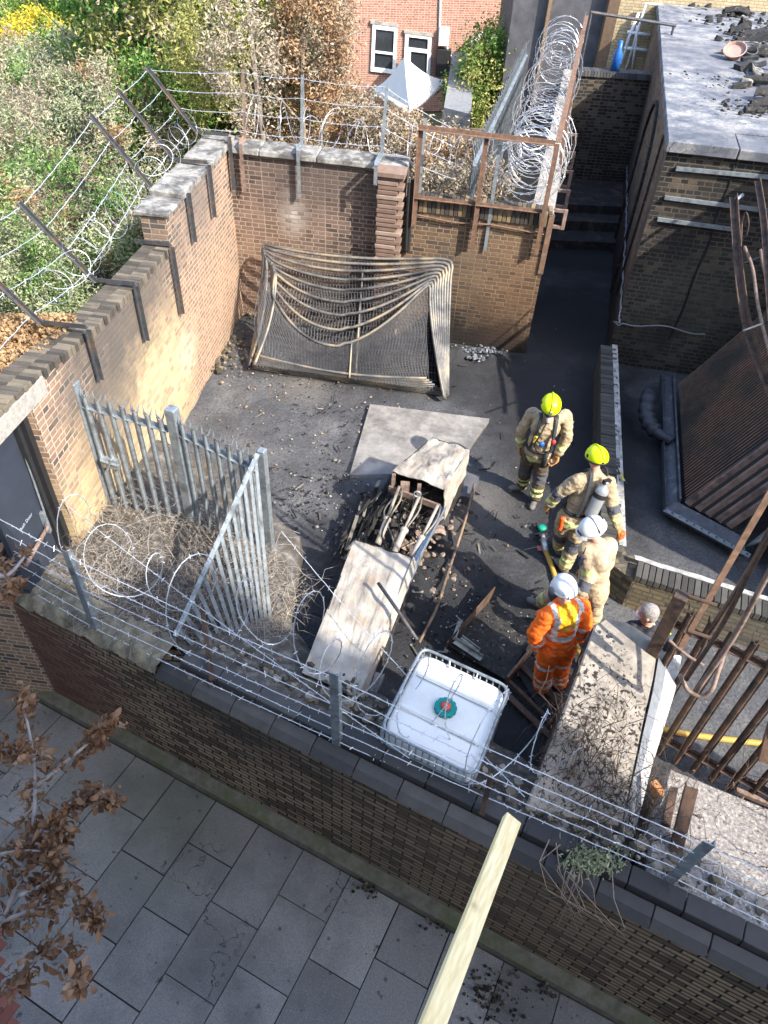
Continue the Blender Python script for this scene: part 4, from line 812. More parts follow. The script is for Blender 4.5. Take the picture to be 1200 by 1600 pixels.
# ------------------------------------------------------------ burnt machine
def m_cover():
    t = NT('scorched_cream_metal'); n = t.noise(2.4, 6, rough=.6); col = t.ramp(n, [(.32, (.19, .165, .14)), (.47, (.31, .28, .24)), (.62, (.41, .38, .335))])
    col = t.mix(t.mr(t.noise(5, 5), .55, .72, 0, .55), col, (.32, .2, .11)); col = t.mix(t.mr(t.noise(3.1, 6, rough=.7), .54, .68, 0, .85), col, (.11, .10, .10))
    col = t.mix(t.math('MULTIPLY', t.spot((.4, 6.0, .8), .02, .45, .3), .8), col, (.20, .19, .19))
    t.bump(n, .3, .02); return t.done(col, .6, .0, .35)
M['cover'] = m_cover()
mc = thing('burnt_machine', G(620, 900, 0), 'burnt out machine with two scorched cream metal covers and bare struts between', 'machine')
def plate4(name, q, th, mat, parent, dent=0., n=16, sd_=0):
    q = [V(*p) for p in q]; nn_ = _n(np.cross(q[1] - q[0], q[3] - q[0])); nn_ = nn_ if nn_[2] > 0 else -nn_
    f = lambda u, v: (q[0] * (1 - u) + q[1] * u) * (1 - v) + (q[3] * (1 - u) + q[2] * u) * v
    b = MB(); b.sheet(lambda u, v: f(u, v) + nn_ * dent * fbm(u * 2 + sd_, v * 2, 1.3), n, n); b.sheet(lambda u, v: f(u, v) + nn_ * (dent * fbm(u * 2 + sd_, v * 2, 1.3) - th), n, n)
    for e in (lambda u: (u, 0), lambda u: (u, 1), lambda u: (0, u), lambda u: (1, u)):
        b.sheet(lambda u, v: f(*e(u)) + nn_ * (dent * fbm(e(u)[0] * 2 + sd_, e(u)[1] * 2, 1.3) - th * v), n, 1)
    return b.build(name, mat, parent, smooth=False)
ha, hb_, hc, hd = G(675, 684, 1.05), G(733, 703, 1.03), G(694, 764, .98), G(613, 736, .98)
hood = plate4('hood', [ha, hb_, hc, hd], .012, M['cover'], mc, .06, sd_=3)
zz = lambda p, z: V(p[0], p[1], z)
plate4('hood_side', [hb_, hc, zz(hc, .55) + V(.03, -.12, 0), zz(hb_, .6)], .01, M['cover'], mc, .02, sd_=5)
plate4('hood_side', [ha, hd, zz(hd, .5), zz(ha, .5)], .01, M['char'], mc, .02, sd_=6)
plate4('hood_back', [ha, hb_, zz(hb_, .5), zz(ha, .5)], .01, M['char'], mc, .01)
b = MB(); b.hexa([zz(p, .15) for p in (hd + V(.05, .1, 0), hc + V(0, .12, 0), hb_, ha)], [zz(p, .72) for p in (hd + V(.05, .1, 0), hc + V(0, .12, 0), hb_, ha)])
b.build('engine_block', M['char'], mc)
b = MB(); fr_ = lambda t, z, o=0.: zz(hd * (1 - t) + hc * t, z) + V(-.1 * o, -.17 * o, 0)
b.bar(fr_(.0, .72, .3), fr_(1, .7, .3), .03, .09); b.bar(fr_(.05, .95, .1), fr_(.05, .6, .1), .05, .05); b.bar(fr_(.55, .93, .1), fr_(.55, .6, .1), .05, .05); b.box(fr_(.28, .8, .1), (.12, .08, .14)); b.build('front_bracket', M['rustpale'], mc)
pa, pb_, pc_, pd = G(554, 843, .80), G(646, 870, .80), G(560, 1090, .72), G(472, 1052, .72)
plate4('long_cover', [pa, pb_, pc_, pd], .012, M['cover'], mc, .045, n=26)
for t0, t1, off, z_, nm, mt in ((0, 1, .03, .12, 'cover_side', 'cover'),):
    plate4(nm, [pb_ + V(.004, 0, 0), pc_ + V(.004, 0, 0), pc_ + V(.05, .01, -.13), pb_ + V(.05, .01, -.13)], .01, M[mt], mc, .01)
plate4('cover_end', [pa + V(0, .003, 0), pb_ + V(0, .003, 0), pb_ + V(0, .02, -.4), pa + V(0, .02, -.4)], .01, M['char'], mc, .01)
plate4('cover_side', [pa, pd, pd + V(-.02, 0, -.45), pa + V(-.02, 0, -.45)], .01, M['char'], mc, .01)
b = MB(); b.hexa([zz(p, .12) for p in (pd, pc_, pb_, pa)], [zz(p, .58) for p in (pd, pc_, pb_, pa)]); b.build('chassis', M['char'], mc)
b = MB()
b.bar(G(596, 955, .45), G(536, 1100, .45), .13, .02); b.angle(G(596, 955, .46), G(536, 1100, .46), .06, .01); b.build('red_channel', simple('red_brown_channel', (.20, .075, .05), .8, 0, .3, 9, dirt=(.1, .08, .07), bump=.3), mc)
b = MB(); b.bar(G(592, 1052, .3), G(562, 1118, .3), .12, .02); b.bar(G(586, 1050, .34), G(556, 1116, .34), .012, .08); b.bar(G(600, 1056, .34), G(570, 1120, .34), .012, .08); b.build('loose_channel', M['concrete'], mc)
b = MB(); b.angle(G(697, 796, .72), G(640, 905, .62), .07, .01); b.angle(G(640, 905, .62), G(606, 985, .5), .05, .01); b.bar(G(662, 855, .55), G(600, 1000, .45), .05, .03); b.build('side_beam', M['galv'], mc)
for i, ((x0, y0), (x1, y1)) in enumerate((((624, 760), (590, 850)), ((655, 776), (614, 868)), ((684, 790), (640, 880)))):     # spring struts
    p = G(x0, y0, .82); q = G(x1, y1, .55); m_ = p * .45 + q * .55; b = MB(); b.tube([p, m_], .022, 8); b.tube([m_, q], .042, 8)
    b.lathe([(.03, 0), (.055, .01), (.055, .05), (.03, .06)], m_, axis=q - p, n=10)
    st_ = b.build('strut', M['cover'], mc, smooth=True)
    b = MB(); b.tube(bez([p + V(.04, 0, .0), p * .7 + q * .3 + V(.09, .02, .04), m_ + V(.03, 0, .03)], 6), .012, 6); b.build('hose', M['pipe'], st_, smooth=True)
b = MB(); c = G(652, 772, .92); b.tube([c + V(.045 * math.cos(a), 0, .045 * math.sin(a)) for a in np.linspace(0, 6.28, 14)], .011, 6, cap=False); b.build('lifting_eye', M['galv'], mc, smooth=True)
for i in range(9):
    r6 = random.Random(60 + i); p = G(r6.uniform(612, 690), r6.uniform(755, 800), r6.uniform(.4, .8)); q = G(r6.uniform(585, 660), r6.uniform(840, 900), r6.uniform(.15, .45)); b = MB()
    b.tube(bez([p, (p * .65 + q * .35) + V(r6.gauss(0, .1), r6.gauss(0, .1), r6.gauss(0, .06)), (p * .3 + q * .7) + V(r6.gauss(0, .12), r6.gauss(0, .1), r6.gauss(0, .06)), q], 6), r6.choice((.006, .009, .012)), 5); b.build('burnt_cable', M['char'] if i % 3 else M['pipe'], mc, smooth=True)
for i, (x0, y0, z0_, L_, a_) in enumerate(((622, 815, .35, .5, .4), (640, 850, .3, .45, -.2), (605, 845, .3, .35, .9), (672, 830, .4, .4, .2))):
    p = G(x0, y0, z0_); d = V(math.cos(a_), math.sin(a_), .1); b = MB(); b.sheet(lambda u, v: p + d * (u - .5) * L_ + V(-d[1], d[0], .2) * (v - .5) * .16 + V(0, 0, .05 * math.sin(u * 7 + i) + .03 * math.sin(v * 5)), 8, 4); b.build('torn_sheet', M['rustpale'] if i % 2 else M['char'], mc)
# charred laminated boards left of the machine
cb_ = MB(); r5 = random.Random(5)
for i in range(95):
    t = r5.random(); bx, by = 606 - 62 * t + r5.uniform(-16, 14), 762 + 95 * t + r5.uniform(-12, 14); z = r5.uniform(.08, .5) * (1 - .4 * t)
    p = G(bx, by, z); d = _n(G(560, 850)[:2] - G(612, 760)[:2]); L = r5.uniform(.12, .5); a_ = r5.uniform(-.25, .25); d3 = V(d[0] * math.cos(a_) - d[1] * math.sin(a_), d[0] * math.sin(a_) + d[1] * math.cos(a_), r5.uniform(-.35, .25))
    cb_.bar(p - d3 * L / 2, p + d3 * L / 2, r5.uniform(.01, .05), r5.uniform(.006, .02), up=(r5.uniform(-.6, .6), r5.uniform(-.6, .6), 1))
tag(cb_.build('charred_boards', m_island('charred_boards', [(0, (.012, .012, .012)), (.7, (.05, .046, .043)), (.9, (.16, .145, .12)), (1, (.34, .31, .27))], .9, .2), loc=G(575, 810)), 'pile of charred splintered boards along the left flank of the burnt machine', 'burnt boards', kind='stuff')

# rubble: stones, brick ends, ash flakes
def rubble(name, spots, mat, label, cat, seed=1, flat=.6, along=False):
    r = random.Random(seed); b = MB()
    for (cx, cy, z, sx, sy_, n, s0, s1) in spots:
        c = G(cx, cy, z); 
        for _ in range(n):
            x = r.gauss(0, sx); y = r.gauss(0, sy_)
            if along: y = abs(y) * .8 - .02; x, y = (u_s * x + n_s * y)[:2]
            x += c[0]; y += c[1]; s_ = r.uniform(s0, s1) * (.6 + .6 * r.random()); zc = z + abs(r.gauss(0, .02)) + s_ * .2
            k = 5 + int(r.random() * 3); ang = r.random() * 6.28; tl = r.uniform(-.4, .4)
            bot = [(x + s_ * math.cos(ang + 6.28 * i / k) * r.uniform(.7, 1.1), y + s_ * math.sin(ang + 6.28 * i / k) * r.uniform(.6, 1), zc - s_ * flat * .5) for i in range(k)]
            top = [(x + (p[0] - x) * r.uniform(.55, .9), y + (p[1] - y) * r.uniform(.55, .9), zc + s_ * flat * .5 + (p[0] - x) * tl) for p in bot]
            b.hexa(bot, top)
    return tag(b.build(name, mat), label, cat, kind='stuff')
rubble('broken_brick_rubble', [(650, 835, .25, .22, .3, 150, .02, .06), (700, 780, .1, .14, .2, 50, .02, .05), (690, 890, .05, .25, .25, 60, .012, .04), (660, 920, .05, .12, .1, 20, .02, .06), (645, 800, .4, .15, .15, 45, .02, .05)],
       m_island('burnt_rubble', [(0, (.06, .05, .045)), (.4, (.20, .145, .11)), (.8, (.34, .26, .21)), (1, (.5, .47, .42))], .95, .2), 'heap of pinkish burnt rubble between the struts of the machine', 'rubble', 2)
rubble('ash_debris', [(480, 700, .02, .9, .9, 260, .006, .022), (450, 590, .02, .7, .4, 120, .006, .02), (560, 640, .02, 1.2, .3, 90, .008, .022), (400, 800, .03, .6, .8, 160, .006, .02), (520, 780, .03, .5, .5, 200, .008, .03), (760, 980, .1, .35, .35, 260, .006, .016), (690, 980, .03, .4, .4, 150, .006, .02), (860, 830, .02, .6, .8, 90, .005, .016), (900, 640, .02, .4, .8, 60, .006, .02), (810, 700, .02, .8, 1.2, 80, .005, .014)],
       m_island('ash_bits', [(0, (.012, .012, .013)), (.62, (.05, .048, .048)), (.8, (.2, .19, .17)), (.93, (.42, .38, .31)), (1, (.55, .5, .42))], .9, .2), 'scattered ash flakes and small charred debris over the black yard floor', 'debris', 3)
rubble('corner_rubble', [(362, 535, .05, .16, .5, 110, .02, .05), (388, 490, .05, .2, .2, 50, .02, .05), (345, 575, .03, .06, .12, 6, .06, .09)],
       m_island('corner_rubble', [(0, (.06, .052, .04)), (.6, (.18, .15, .10)), (1, (.34, .26, .18))], .95, .2), 'row of small rubble along the foot of the left wall corner', 'rubble', 4)
rubble('plaster_ash_heap', [(752, 548, .05, .22, .07, 130, .01, .035), (745, 560, .05, .1, .04, 30, .02, .05)], m_island('grey_ash', [(0, (.05, .055, .065)), (.6, (.16, .18, .21)), (1, (.38, .4, .43))], .9, .2), 'small heap of blue grey ash at the foot of the front brick wall', 'ash', 5)
rubble('bed_rubble', [(60, 938, .78, 1.0, .12, 90, .02, .06), (240, 978, .8, 1.0, .15, 110, .02, .06), (420, 1058, .8, .5, .12, 80, .02, .07), (640, 1153, .85, .5, .1, 90, .02, .07), (560, 1088, .8, .3, .1, 50, .02, .05), (1000, 1348, .85, .6, .12, 90, .02, .08), (840, 1278, .85, .5, .08, 40, .02, .06)],
       m_island('pale_rubble', [(0, (.07, .06, .05)), (.6, (.17, .15, .12)), (1, (.36, .33, .28))], .95, .2), 'broken mortar and stones strewn along the street wall top', 'rubble', 6, along=True)
rubble('pavement_litter', [(578, 1385, -1.26, .09, .07, 40, .01, .03), (690, 1440, -1.26, .09, .05, 25, .01, .025), (770, 1550, -1.26, .16, .12, 120, .01, .03), (850, 1530, -1.26, .05, .08, 30, .01, .035), (810, 1500, -1.26, .6, .3, 60, .005, .012)],
       m_island('dark_litter', [(0, (.015, .014, .013)), (.7, (.05, .04, .03)), (1, (.2, .16, .1))], .9, .2), 'dark burnt litter blown against the kerb on the pavement', 'litter', 8)

sb_ = MB(); r7 = random.Random(77)
for i in range(230):
    x, y = (r7.gauss(560, 130), r7.gauss(820, 120)) if i % 2 else (r7.gauss(720, 90), r7.gauss(900, 110))
    p = G(x, y, .03 + .02 * r7.random()); a_ = r7.random() * 6.28; L = r7.uniform(.04, .22); d = V(math.cos(a_), math.sin(a_), r7.uniform(-.08, .08)); sb_.bar(p - d * L / 2, p + d * L / 2, r7.uniform(.006, .03), r7.uniform(.003, .012))
tag(sb_.build('charred_splinters', m_island('charred_splinter', [(0, (.012, .012, .012)), (.7, (.045, .042, .04)), (.9, (.2, .18, .15)), (1, (.42, .38, .32))], .9, .2), loc=G(600, 850)), 'charred splinters and flakes strewn round the machine on the yard floor', 'splinters', kind='stuff')
# flat things on the yard floor
def slab(name, px, z, th, mat, label, cat, bevel=.004):
    q = [G(x, y, z) for x, y in px]; b = MB(); b.hexa([p - V(0, 0, th) for p in reversed(q)] if np.cross((q[1] - q[0])[:2], (q[2] - q[1])[:2]) < 0 else [p - V(0, 0, th) for p in q], q[::-1] if np.cross((q[1] - q[0])[:2], (q[2] - q[1])[:2]) < 0 else q)
    return tag(b.build(name, mat, bevel=bevel, loc=q[0] - V(0, 0, th)), label, cat)
slab('concrete_slab', ((578, 631), (765, 654), (722, 715), (668, 738), (546, 742)), .075, .09, simple('ashy_slab', (.27, .255, .235), .95, 0, .35, 7, dirt=(.09, .085, .085), dsc=2.2, dth=(.45, .7), bump=.5), 'pale ashy concrete slab lying flat behind the machine hood', 'slab')
slab('concrete_block', ((724, 735), (750, 742), (738, 778), (708, 772)), .14, .14, simple('dark_block', (.10, .10, .11), .9, 0, .3, 8), 'dark square block beside the right corner of the machine hood', 'block')
slab('steel_tray_floor', ((770, 925), (840, 985), (790, 1062), (700, 1008)), .10, .03, M['char'], 'dark ash covered steel tray behind the white tank', 'tray')
tr = bpy.data.objects['steel_tray_floor']; tr.name = 'steel_tray'
b = MB(); p, q = G(772, 918, .32), G(698, 1003, .22); b.hexa([zz(p, .08), zz(q, .08), zz(q, .08) + V(.02, .02, 0), zz(p, .08) + V(.02, .02, 0)], [p, q, q + V(.02, .02, 0), p + V(.02, .02, 0)]); b.build('raised_side', M['rustdark'], tr)
b = MB(); b.angle(G(722, 972, .2), G(712, 1000, .16), .05, .008); b.angle(G(712, 1000, .16), G(754, 1028, .14), .06, .008); b.angle(G(722, 995, .14), G(750, 1016, .13), .04, .008); b.build('bent_bracket', simple('limy_steel', (.36, .36, .31), .8, 0, .4, 12, dirt=(.14, .13, .12)), tr)
rm = thing('steel_ramp', G(850, 1110, .05), 'rusty dark steel channel frame with slats under the person in orange', 'steel frame')
b = MB(); b.bar(G(836, 1008, .14), G(792, 1062, .14), .03, .12); b.build('edge_channel', M['rust'], rm)
b = MB(); b.bar(G(792, 1062, .1), G(862, 1130, .08), .04, .06)
for (a_, c_) in (((815, 1040), (900, 1125)), ((835, 1020), (925, 1095)), ((792, 1085), (870, 1160)), ((860, 1060), (915, 1060))): b.bar(G(*a_, .07), G(*c_, .07), .07, .02)
b.build('slat', M['rustdark'], rm)
b = MB(); b.hexa([G(805, 1045, .01), G(875, 1160, .01), G(930, 1080, .01), G(850, 1000, .01)], [G(805, 1045, .035), G(875, 1160, .035), G(930, 1080, .035), G(850, 1000, .035)]); b.build('base_sheet', M['char'], rm)

b = MB(); b.tube(bez([G(741, 757, .25), G(727, 812, .22), G(700, 895, .18), G(682, 950, .14), G(655, 1004, .1)], 8), .019, 8)
tag(b.build('wooden_pole', simple('scorched_pole', (.25, .17, .11), .8, 0, .3, 6, dirt=(.05, .045, .04), dsc=2.5, dth=(.45, .6), bump=.1), smooth=True, loc=G(700, 895, .1)), 'long thin scorched wooden pole lying right of the machine', 'pole')
b = MB(); b.tube([G(591, 911, .95), G(620, 952, .9), G(652, 1000, .9)], .021, 7); tag(b.build('steel_bar', M['darkiron'], smooth=True, loc=G(620, 952, .9)), 'short dark steel bar lying over the machine long cover', 'bar')
b = MB(); b.hexa([G(645, 905, .02), G(664, 907, .02), G(662, 927, .02), G(643, 926, .02)], [G(645, 905, .09), G(664, 907, .09), G(662, 927, .09), G(643, 926, .09)]); tag(b.build('broken_brick', simple('pale_brick', (.33, .31, .27), .9), bevel=.008, loc=G(655, 915)), 'single pale broken brick on the ground beside the pole', 'brick')

# fire hose
hz = thing('fire_hose', G(852, 845, .05), 'yellow fire hose with teal nozzle lying between the people', 'hose')
YEL = simple('yellow_hose', (.55, .33, .06), .6, 0, .15, 20, dirt=(.32, .2, .07), dsc=6, bump=.1)
b = MB(); b.tube(bez([G(852, 860, .06), G(862, 885, .05), G(868, 905, .05), G(880, 940, .05), G(893, 990, .06), G(908, 1025, .1), G(925, 1060, .1), G(950, 1110, .03), G(1040, 1140, .04), G(1110, 1152, .04), G(1230, 1166, .04), G(1330, 1180, .04)], 8), .035, 9); b.build('hose_line', YEL, hz, smooth=True)
b = MB(); b.tube([G(849, 842, .09), G(853, 862, .07)], .042, 10); b.tube([G(848, 836, .1), G(850, 846, .09)], .03, 10); b.build('coupling', simple('alloy', (.6, .6, .62), .35, .6, bump=0), hz, smooth=True)
b = MB(); b.lathe([(.03, 0), (.055, .01), (.06, .06), (.045, .08)], G(846, 829, .05), n=14); b.build('nozzle_bumper', simple('teal_rubber', (.0, .33, .22), .5, bump=0), hz, smooth=True)
b = MB(); b.box(G(848, 838, .09), (.1, .05, .05)); b.bar(G(836, 836, .05), G(858, 829, .12), .03, .03); b.bar(G(838, 843, .04), G(860, 838, .08), .02, .02); b.build('nozzle_body', M['black'], hz)
b = MB(); b.box(G(843, 857, .03), (.06, .09, .012)); b.build('tag', simple('pink_tag', (.5, .14, .14), .6, bump=0), hz)

# ------------------------------------------------------------ white tank in its cage
k4 = [G(660, 1014, 1.1), G(795, 1076, 1.1), G(741, 1216, 1.1)]; k4.append(k4[0] + k4[2] - k4[1])
ct = (k4[0] + k4[2]) / 2; eu = _n(k4[1] - k4[0]); ev = _n(k4[0] - k4[3]); LU = np.linalg.norm(k4[1] - k4[0]); LVv = np.linalg.norm(k4[0] - k4[3])
TB = lambda a, c, z: zz(ct + eu * a * LU / 2 + ev * c * LVv / 2, z)
ib = thing('caged_water_tank', zz(ct, 0), 'white plastic bulk tank in a galvanised cage with teal and red lid', 'tank')
b = MB()
def sup(a, p=5): return np.sign(math.cos(a)) * abs(math.cos(a)) ** (2 / p), np.sign(math.sin(a)) * abs(math.sin(a)) ** (2 / p)
prof = [(.95, .16), (.98, .2), (.98, 1.02), (.975, 1.05), (.955, 1.07), (.91, 1.08), (.5, 1.085), (.1, 1.09)]
NN = 48; vs = []
for r, z in prof:
    for i in range(NN): x, y = sup(2 * math.pi * i / NN, 9); vs.append(TB(x * r, y * r, z))
fs = [(i * NN + j, i * NN + (j + 1) % NN, (i + 1) * NN + (j + 1) % NN, (i + 1) * NN + j) for i in range(len(prof) - 1) for j in range(NN)] + [tuple(range(NN - 1, -1, -1)), tuple(range((len(prof) - 1) * NN, len(prof) * NN))]
b.add(vs, fs); b.build('bottle', M['white_pl'], ib, smooth=True)
for cv in (.47, -.33):
    b = MB(); b.sheet(lambda u, v: TB(-.86 + 1.72 * u, cv - .05 + .1 * v, 1.076 + .02 * math.sin(3.1416 * v)), 12, 8); b.build('ridge', M['white_pl'], ib, smooth=True)
b = MB(); b.sheet(lambda u, v: TB(-.86 + 1.72 * u, .39 - .012 + .024 * v, 1.094), 4, 1); b.sheet(lambda u, v: TB(-.86 + 1.72 * u, -.41 + .024 * v, 1.094), 4, 1); b.build('seam', simple('seam_grime', (.3, .3, .28), .7, bump=0), ib)
cc = G(696, 1107, 1.1); b = MB(); b.lathe([(.10, -.02), (.10, .03), (.075, .035)], cc, n=24)
for i in range(12): a_ = i * math.pi / 6; b.box(cc + V(.097 * math.cos(a_), .097 * math.sin(a_), .005), (.02, .03, .045), rotz(a_))
b.build('lid', simple('teal_lid', (.0, .24, .22), .4, bump=0), ib, smooth=False)
b = MB(); b.lathe([(.05, 0), (.045, .03), (.02, .036)], cc + V(0, 0, .03), n=16); b.build('lid_vent', simple('red_cap', (.62, .09, .05), .4, bump=0), ib, smooth=True)
b = MB(); rim = [TB(*[q * 1.0 for q in sup(a, 12)], 1.13) for a in np.linspace(0, 2 * math.pi, 60)]; b.tube(rim, .016, 6, cap=False)
for z in (.3, .5, .7, .9): b.tube([zz(p, z) for p in rim], .009, 5, cap=False)
for i in range(14):
    for sgn in (-1, 1):
        t = -0.95 + 1.9 * i / 13; b.tube([TB(t, sgn, .14), TB(t, sgn, 1.13)], .009, 5); b.tube([TB(sgn, t, .14), TB(sgn, t, 1.13)], .009, 5)
b.build('cage', M['galv'], ib, smooth=True)
b = MB(); b.tube([TB(-.35, .99, 1.13), TB(-.3, .86, 1.10)], .01, 5); b.tube([TB(.3, .99, 1.13), TB(.3, .86, 1.10)], .01, 5); b.build('cage_clip', M['galv'], ib)
b = MB()
for c in (-.85, 0, .85): b.bar(TB(-1, c, .06), TB(1, c, .06), .12, .12)
b.build('pallet', M['black'], ib)

# ------------------------------------------------------------ concrete pier and slab on the right
pr = thing('concrete_pier', G(950, 1100, 0), 'massive pale concrete pier speckled black, between the person in orange and the palisade', 'pier')
def m_pier():
    t = NT('speckled_concrete'); n = t.noise(6, 7, rough=.65); col = t.ramp(n, [(.35, (.19, .17, .145)), (.5, (.28, .25, .215)), (.68, (.37, .33, .28))])
    col = t.mix(t.mr(t.noise(45, 4, rough=.8), .58, .7, 0, .55), col, (.14, .12, .11))
    sp = t.math('MULTIPLY', t.mr(t.noise(26, 3, rough=.5), .56, .59), t.mr(t.noise(2.2, 3), .36, .48)); msk = t.spot((1.95, 3.5, 1.25), .65, 1.0, .3)
    col = t.mix(t.math('MULTIPLY', sp, msk), col, (.035, .03, .028)); t.bump(n, .6, .02); return t.done(col, .95, 0, .2)
M['pier'] = m_pier()
PT_ = [G(930, 975, 1.600), G(948, 964, 1.600), G(982, 972, 1.600), G(1031, 1003, 1.536), G(1022, 1060, 1.405), G(1010, 1110, 1.290), G(998, 1170, 1.152), G(975, 1290, 0.876), G(820, 1262, 0.940), G(880, 1110, 1.290)]
b = MB(); n_ = len(PT_); rev = list(reversed(PT_)); b.hexa([zz(p, -.2) for p in rev], rev); b.build('body', M['pier'], pr, bevel=.02)
b = MB(); RT = [G(1031, 1003, 1.536), G(1065, 1026, 1.343), G(1055, 1080, 1.219), G(1038, 1135, 1.092), G(1018, 1200, 0.943), G(990, 1310, 0.690)]; LT = [G(1031, 1003, 1.536), G(1028, 1032, 1.469), G(1020, 1080, 1.359), G(1006, 1140, 1.221), G(993, 1200, 1.083), G(970, 1300, 0.853)]
L2 = [p * .6 + q * .4 + V(0, 0, .0) for p, q in zip(LT, RT)]
for A_, C_, dz in ((LT, L2, .012),):
    for i in range(5): b.add([A_[i] + V(0, 0, dz), A_[i + 1] + V(0, 0, dz), C_[i + 1] + V(0, 0, dz), C_[i] + V(0, 0, dz)], [(0, 1, 2, 3)])
b.build('painted_edge', simple('grey_edge_paint', (.17, .185, .21), .8, 0, .3, 12, bump=.2), pr)
b = MB()
for i in range(5): b.hexa([zz(q, -.2) for q in (LT[i], LT[i + 1], RT[i + 1], RT[i])], [LT[i] - V(0, 0, .01), LT[i + 1] - V(0, 0, .01), RT[i + 1], RT[i]])
b.build('chamfer', simple('pale_concrete', (.42, .42, .42), .95, 0, .25, 25, dirt=(.24, .24, .25), dsc=5, bump=.6), pr)
b = MB(); b.angle(G(924, 985, 1.3), G(826, 1250, .7), .1, .012, side=-1); b.bar(G(920, 990, 1.1), G(822, 1255, .5), .03, .16); b.bar(G(925, 985, 1.5), G(826, 1250, .88), .02, .1); b.build('side_beam', M['rustdark'], pr)
b = MB(); b.lathe([(.05, 0), (.062, .03), (.055, .14), (.03, .16)], G(1040, 1012, 1.48), n=12); b.build('hinge_cap', simple('blue_grey_cap', (.07, .08, .10), .6), pr, smooth=True)
for px in ((955, 988), (990, 995), (970, 1010)):
    pass
rubble('pier_chippings', [(955, 998, 1.61, .04, .02, 4, .02, .04), (965, 1005, 1.61, .1, .08, 10, .006, .015)], M['stonecap'], 'few loose chippings on the end of the concrete pier', 'chippings', 9)
sl = [G(1045, 1198, .86), G(1200, 1262, .8), G(1330, 1330, .8), G(1300, 1500, .88), G(1100, 1420, .9), G(1010, 1370, .88), G(1015, 1290, .86)]
b = MB(); rv = sl[::-1]; cr_ = np.cross((sl[1] - sl[0])[:2], (sl[2] - sl[1])[:2]); q = sl if cr_ > 0 else rv; b.hexa([zz(p, -.2) for p in q], q); tag(b.build('concrete_slab', simple('speckled_aggregate', (.30, .275, .255), .95, 0, .4, 34, c2=(.10, .085, .08), dirt=(.42, .39, .35), dsc=30, dth=(.55, .62), bump=.7), bevel=.03, loc=q[0]), 'thick speckled aggregate slab below the dark palisade at lower right', 'slab')
b = MB(); q = G(1030, 1240, .8); b.box(q, (.07, .22, .12), rotz(.5)); tag(b.build('orange_brick', simple('orange_brick', (.48, .22, .09), .9, 0, .2, 12, bump=.3), bevel=.006, loc=q), 'single orange brick wedged beside the concrete pier', 'brick')
b = MB(); b.bar(G(1058, 1205, .8), G(1040, 1290, .9), .07, .05); tag(b.build('steel_stub', M['rustdark'], loc=G(1050, 1250, .85)), 'dark steel stub next to the orange brick', 'stub')
b = MB(); b.bar(G(1175, 1225, .3), G(1260, 1262, .3), .05, .05); b.bar(G(1150, 1235, .2), G(1260, 1280, .2), .05, .05); tag(b.build('fallen_rail', M['rustpale'], loc=G(1200, 1240, .3)), 'pale fallen rail at the right edge under the palisade', 'rail')

# ------------------------------------------------------------ burnt cooler with dense fins
RA, RB_, RC = G(1052, 592, .32), G(1062, 783, .32), G(1142, 826, .32)
ry = _n(RB_ - RA); rx = _n(RC - RB_); rd = _n([.55, .05, .80]); LA = np.linalg.norm(RB_ - RA); LC = np.linalg.norm(RC - RB_)
rad = thing('finned_cooler', zz((RA + RC) / 2, 0), 'large rusty cooler of dense parallel fins tilted up out of a steel tray', 'cooler')
def m_fin():
    t = NT('burnt_fins'); t.P(); n = t.noise(.9, 3); col = t.ramp(n, [(.38, (.12, .105, .095)), (.5, (.27, .18, .13)), (.62, (.42, .22, .155))])
    col = t.mix(t.mr(t.noise(14, 4), .45, .7, 0, .5), col, (.03, .025, .022)); return t.done(col, .75, .2, .3)
MF = m_fin()
b = MB(); nf = 46
for i in range(nf):
    s_ = .12 + (LA - .16) * i / (nf - 1); p = RA + ry * s_ + rx * .10
    b.bar(p, p + rd * 3.6, .034, .012, up=tuple(rx))
b.build('fin_bank', MF, rad)
b = MB(); p0 = RA + ry * .1 + rx * .16; b.hexa([p0, p0 + ry * (LA - .12), p0 + ry * (LA - .12) + rx * (LC - .25), p0 + rx * (LC - .25)], [q + rd * 3.6 for q in (p0, p0 + ry * (LA - .12), p0 + ry * (LA - .12) + rx * (LC - .25), p0 + rx * (LC - .25))]); b.build('core', M['black'], rad)
MT = simple('pale_rust_tube', (.24, .165, .14), .75, .1, .4, 7, dirt=(.07, .055, .05), dsc=4, bump=.2)
for i in range(5):
    p = RA + ry * (LA - .02) + rx * (.12 + .155 * i); b = MB(); b.bar(p, p + rd * 3.6, .105, .05, up=tuple(ry)); b.build('header_bar', MT, rad, bevel=.008)
MTr = simple('blackened_steel_tray', (.095, .10, .115), .6, .3, .4, 8, dirt=(.22, .22, .22), dsc=6, dth=(.55, .7), bump=.3)
b = MB(); o1 = -rx * .17 - ry * .0
b.hexa([zz(RA - rx * .2 - ry * .1, .1), zz(RB_ - rx * .2 + ry * .17, .1), zz(RB_ - rx * .02 + ry * .0, .1), zz(RA - rx * .02 - ry * .1, .1)], [zz(RA - rx * .2 - ry * .1, .2), zz(RB_ - rx * .2 + ry * .17, .2), zz(RB_ - rx * .02, .3), zz(RA - rx * .02 - ry * .1, .3)])
b.bar(zz(RA - rx * .21 - ry * .1, .24), zz(RB_ - rx * .21 + ry * .17, .24), .012, .12); b.bar(RA - rx * .0 - ry * .1, RB_ - rx * .0, .03, .1)
b.hexa([zz(RB_ - rx * .02, .1), zz(RB_ - rx * .2 + ry * .17, .1), zz(RC + rx * .25 + ry * .17, .1), zz(RC + rx * .2, .1)], [zz(RB_ - rx * .02, .3), zz(RB_ - rx * .2 + ry * .17, .2), zz(RC + rx * .25 + ry * .17, .2), zz(RC + rx * .2, .3)])
b.build('tray', MTr, rad, bevel=.006)
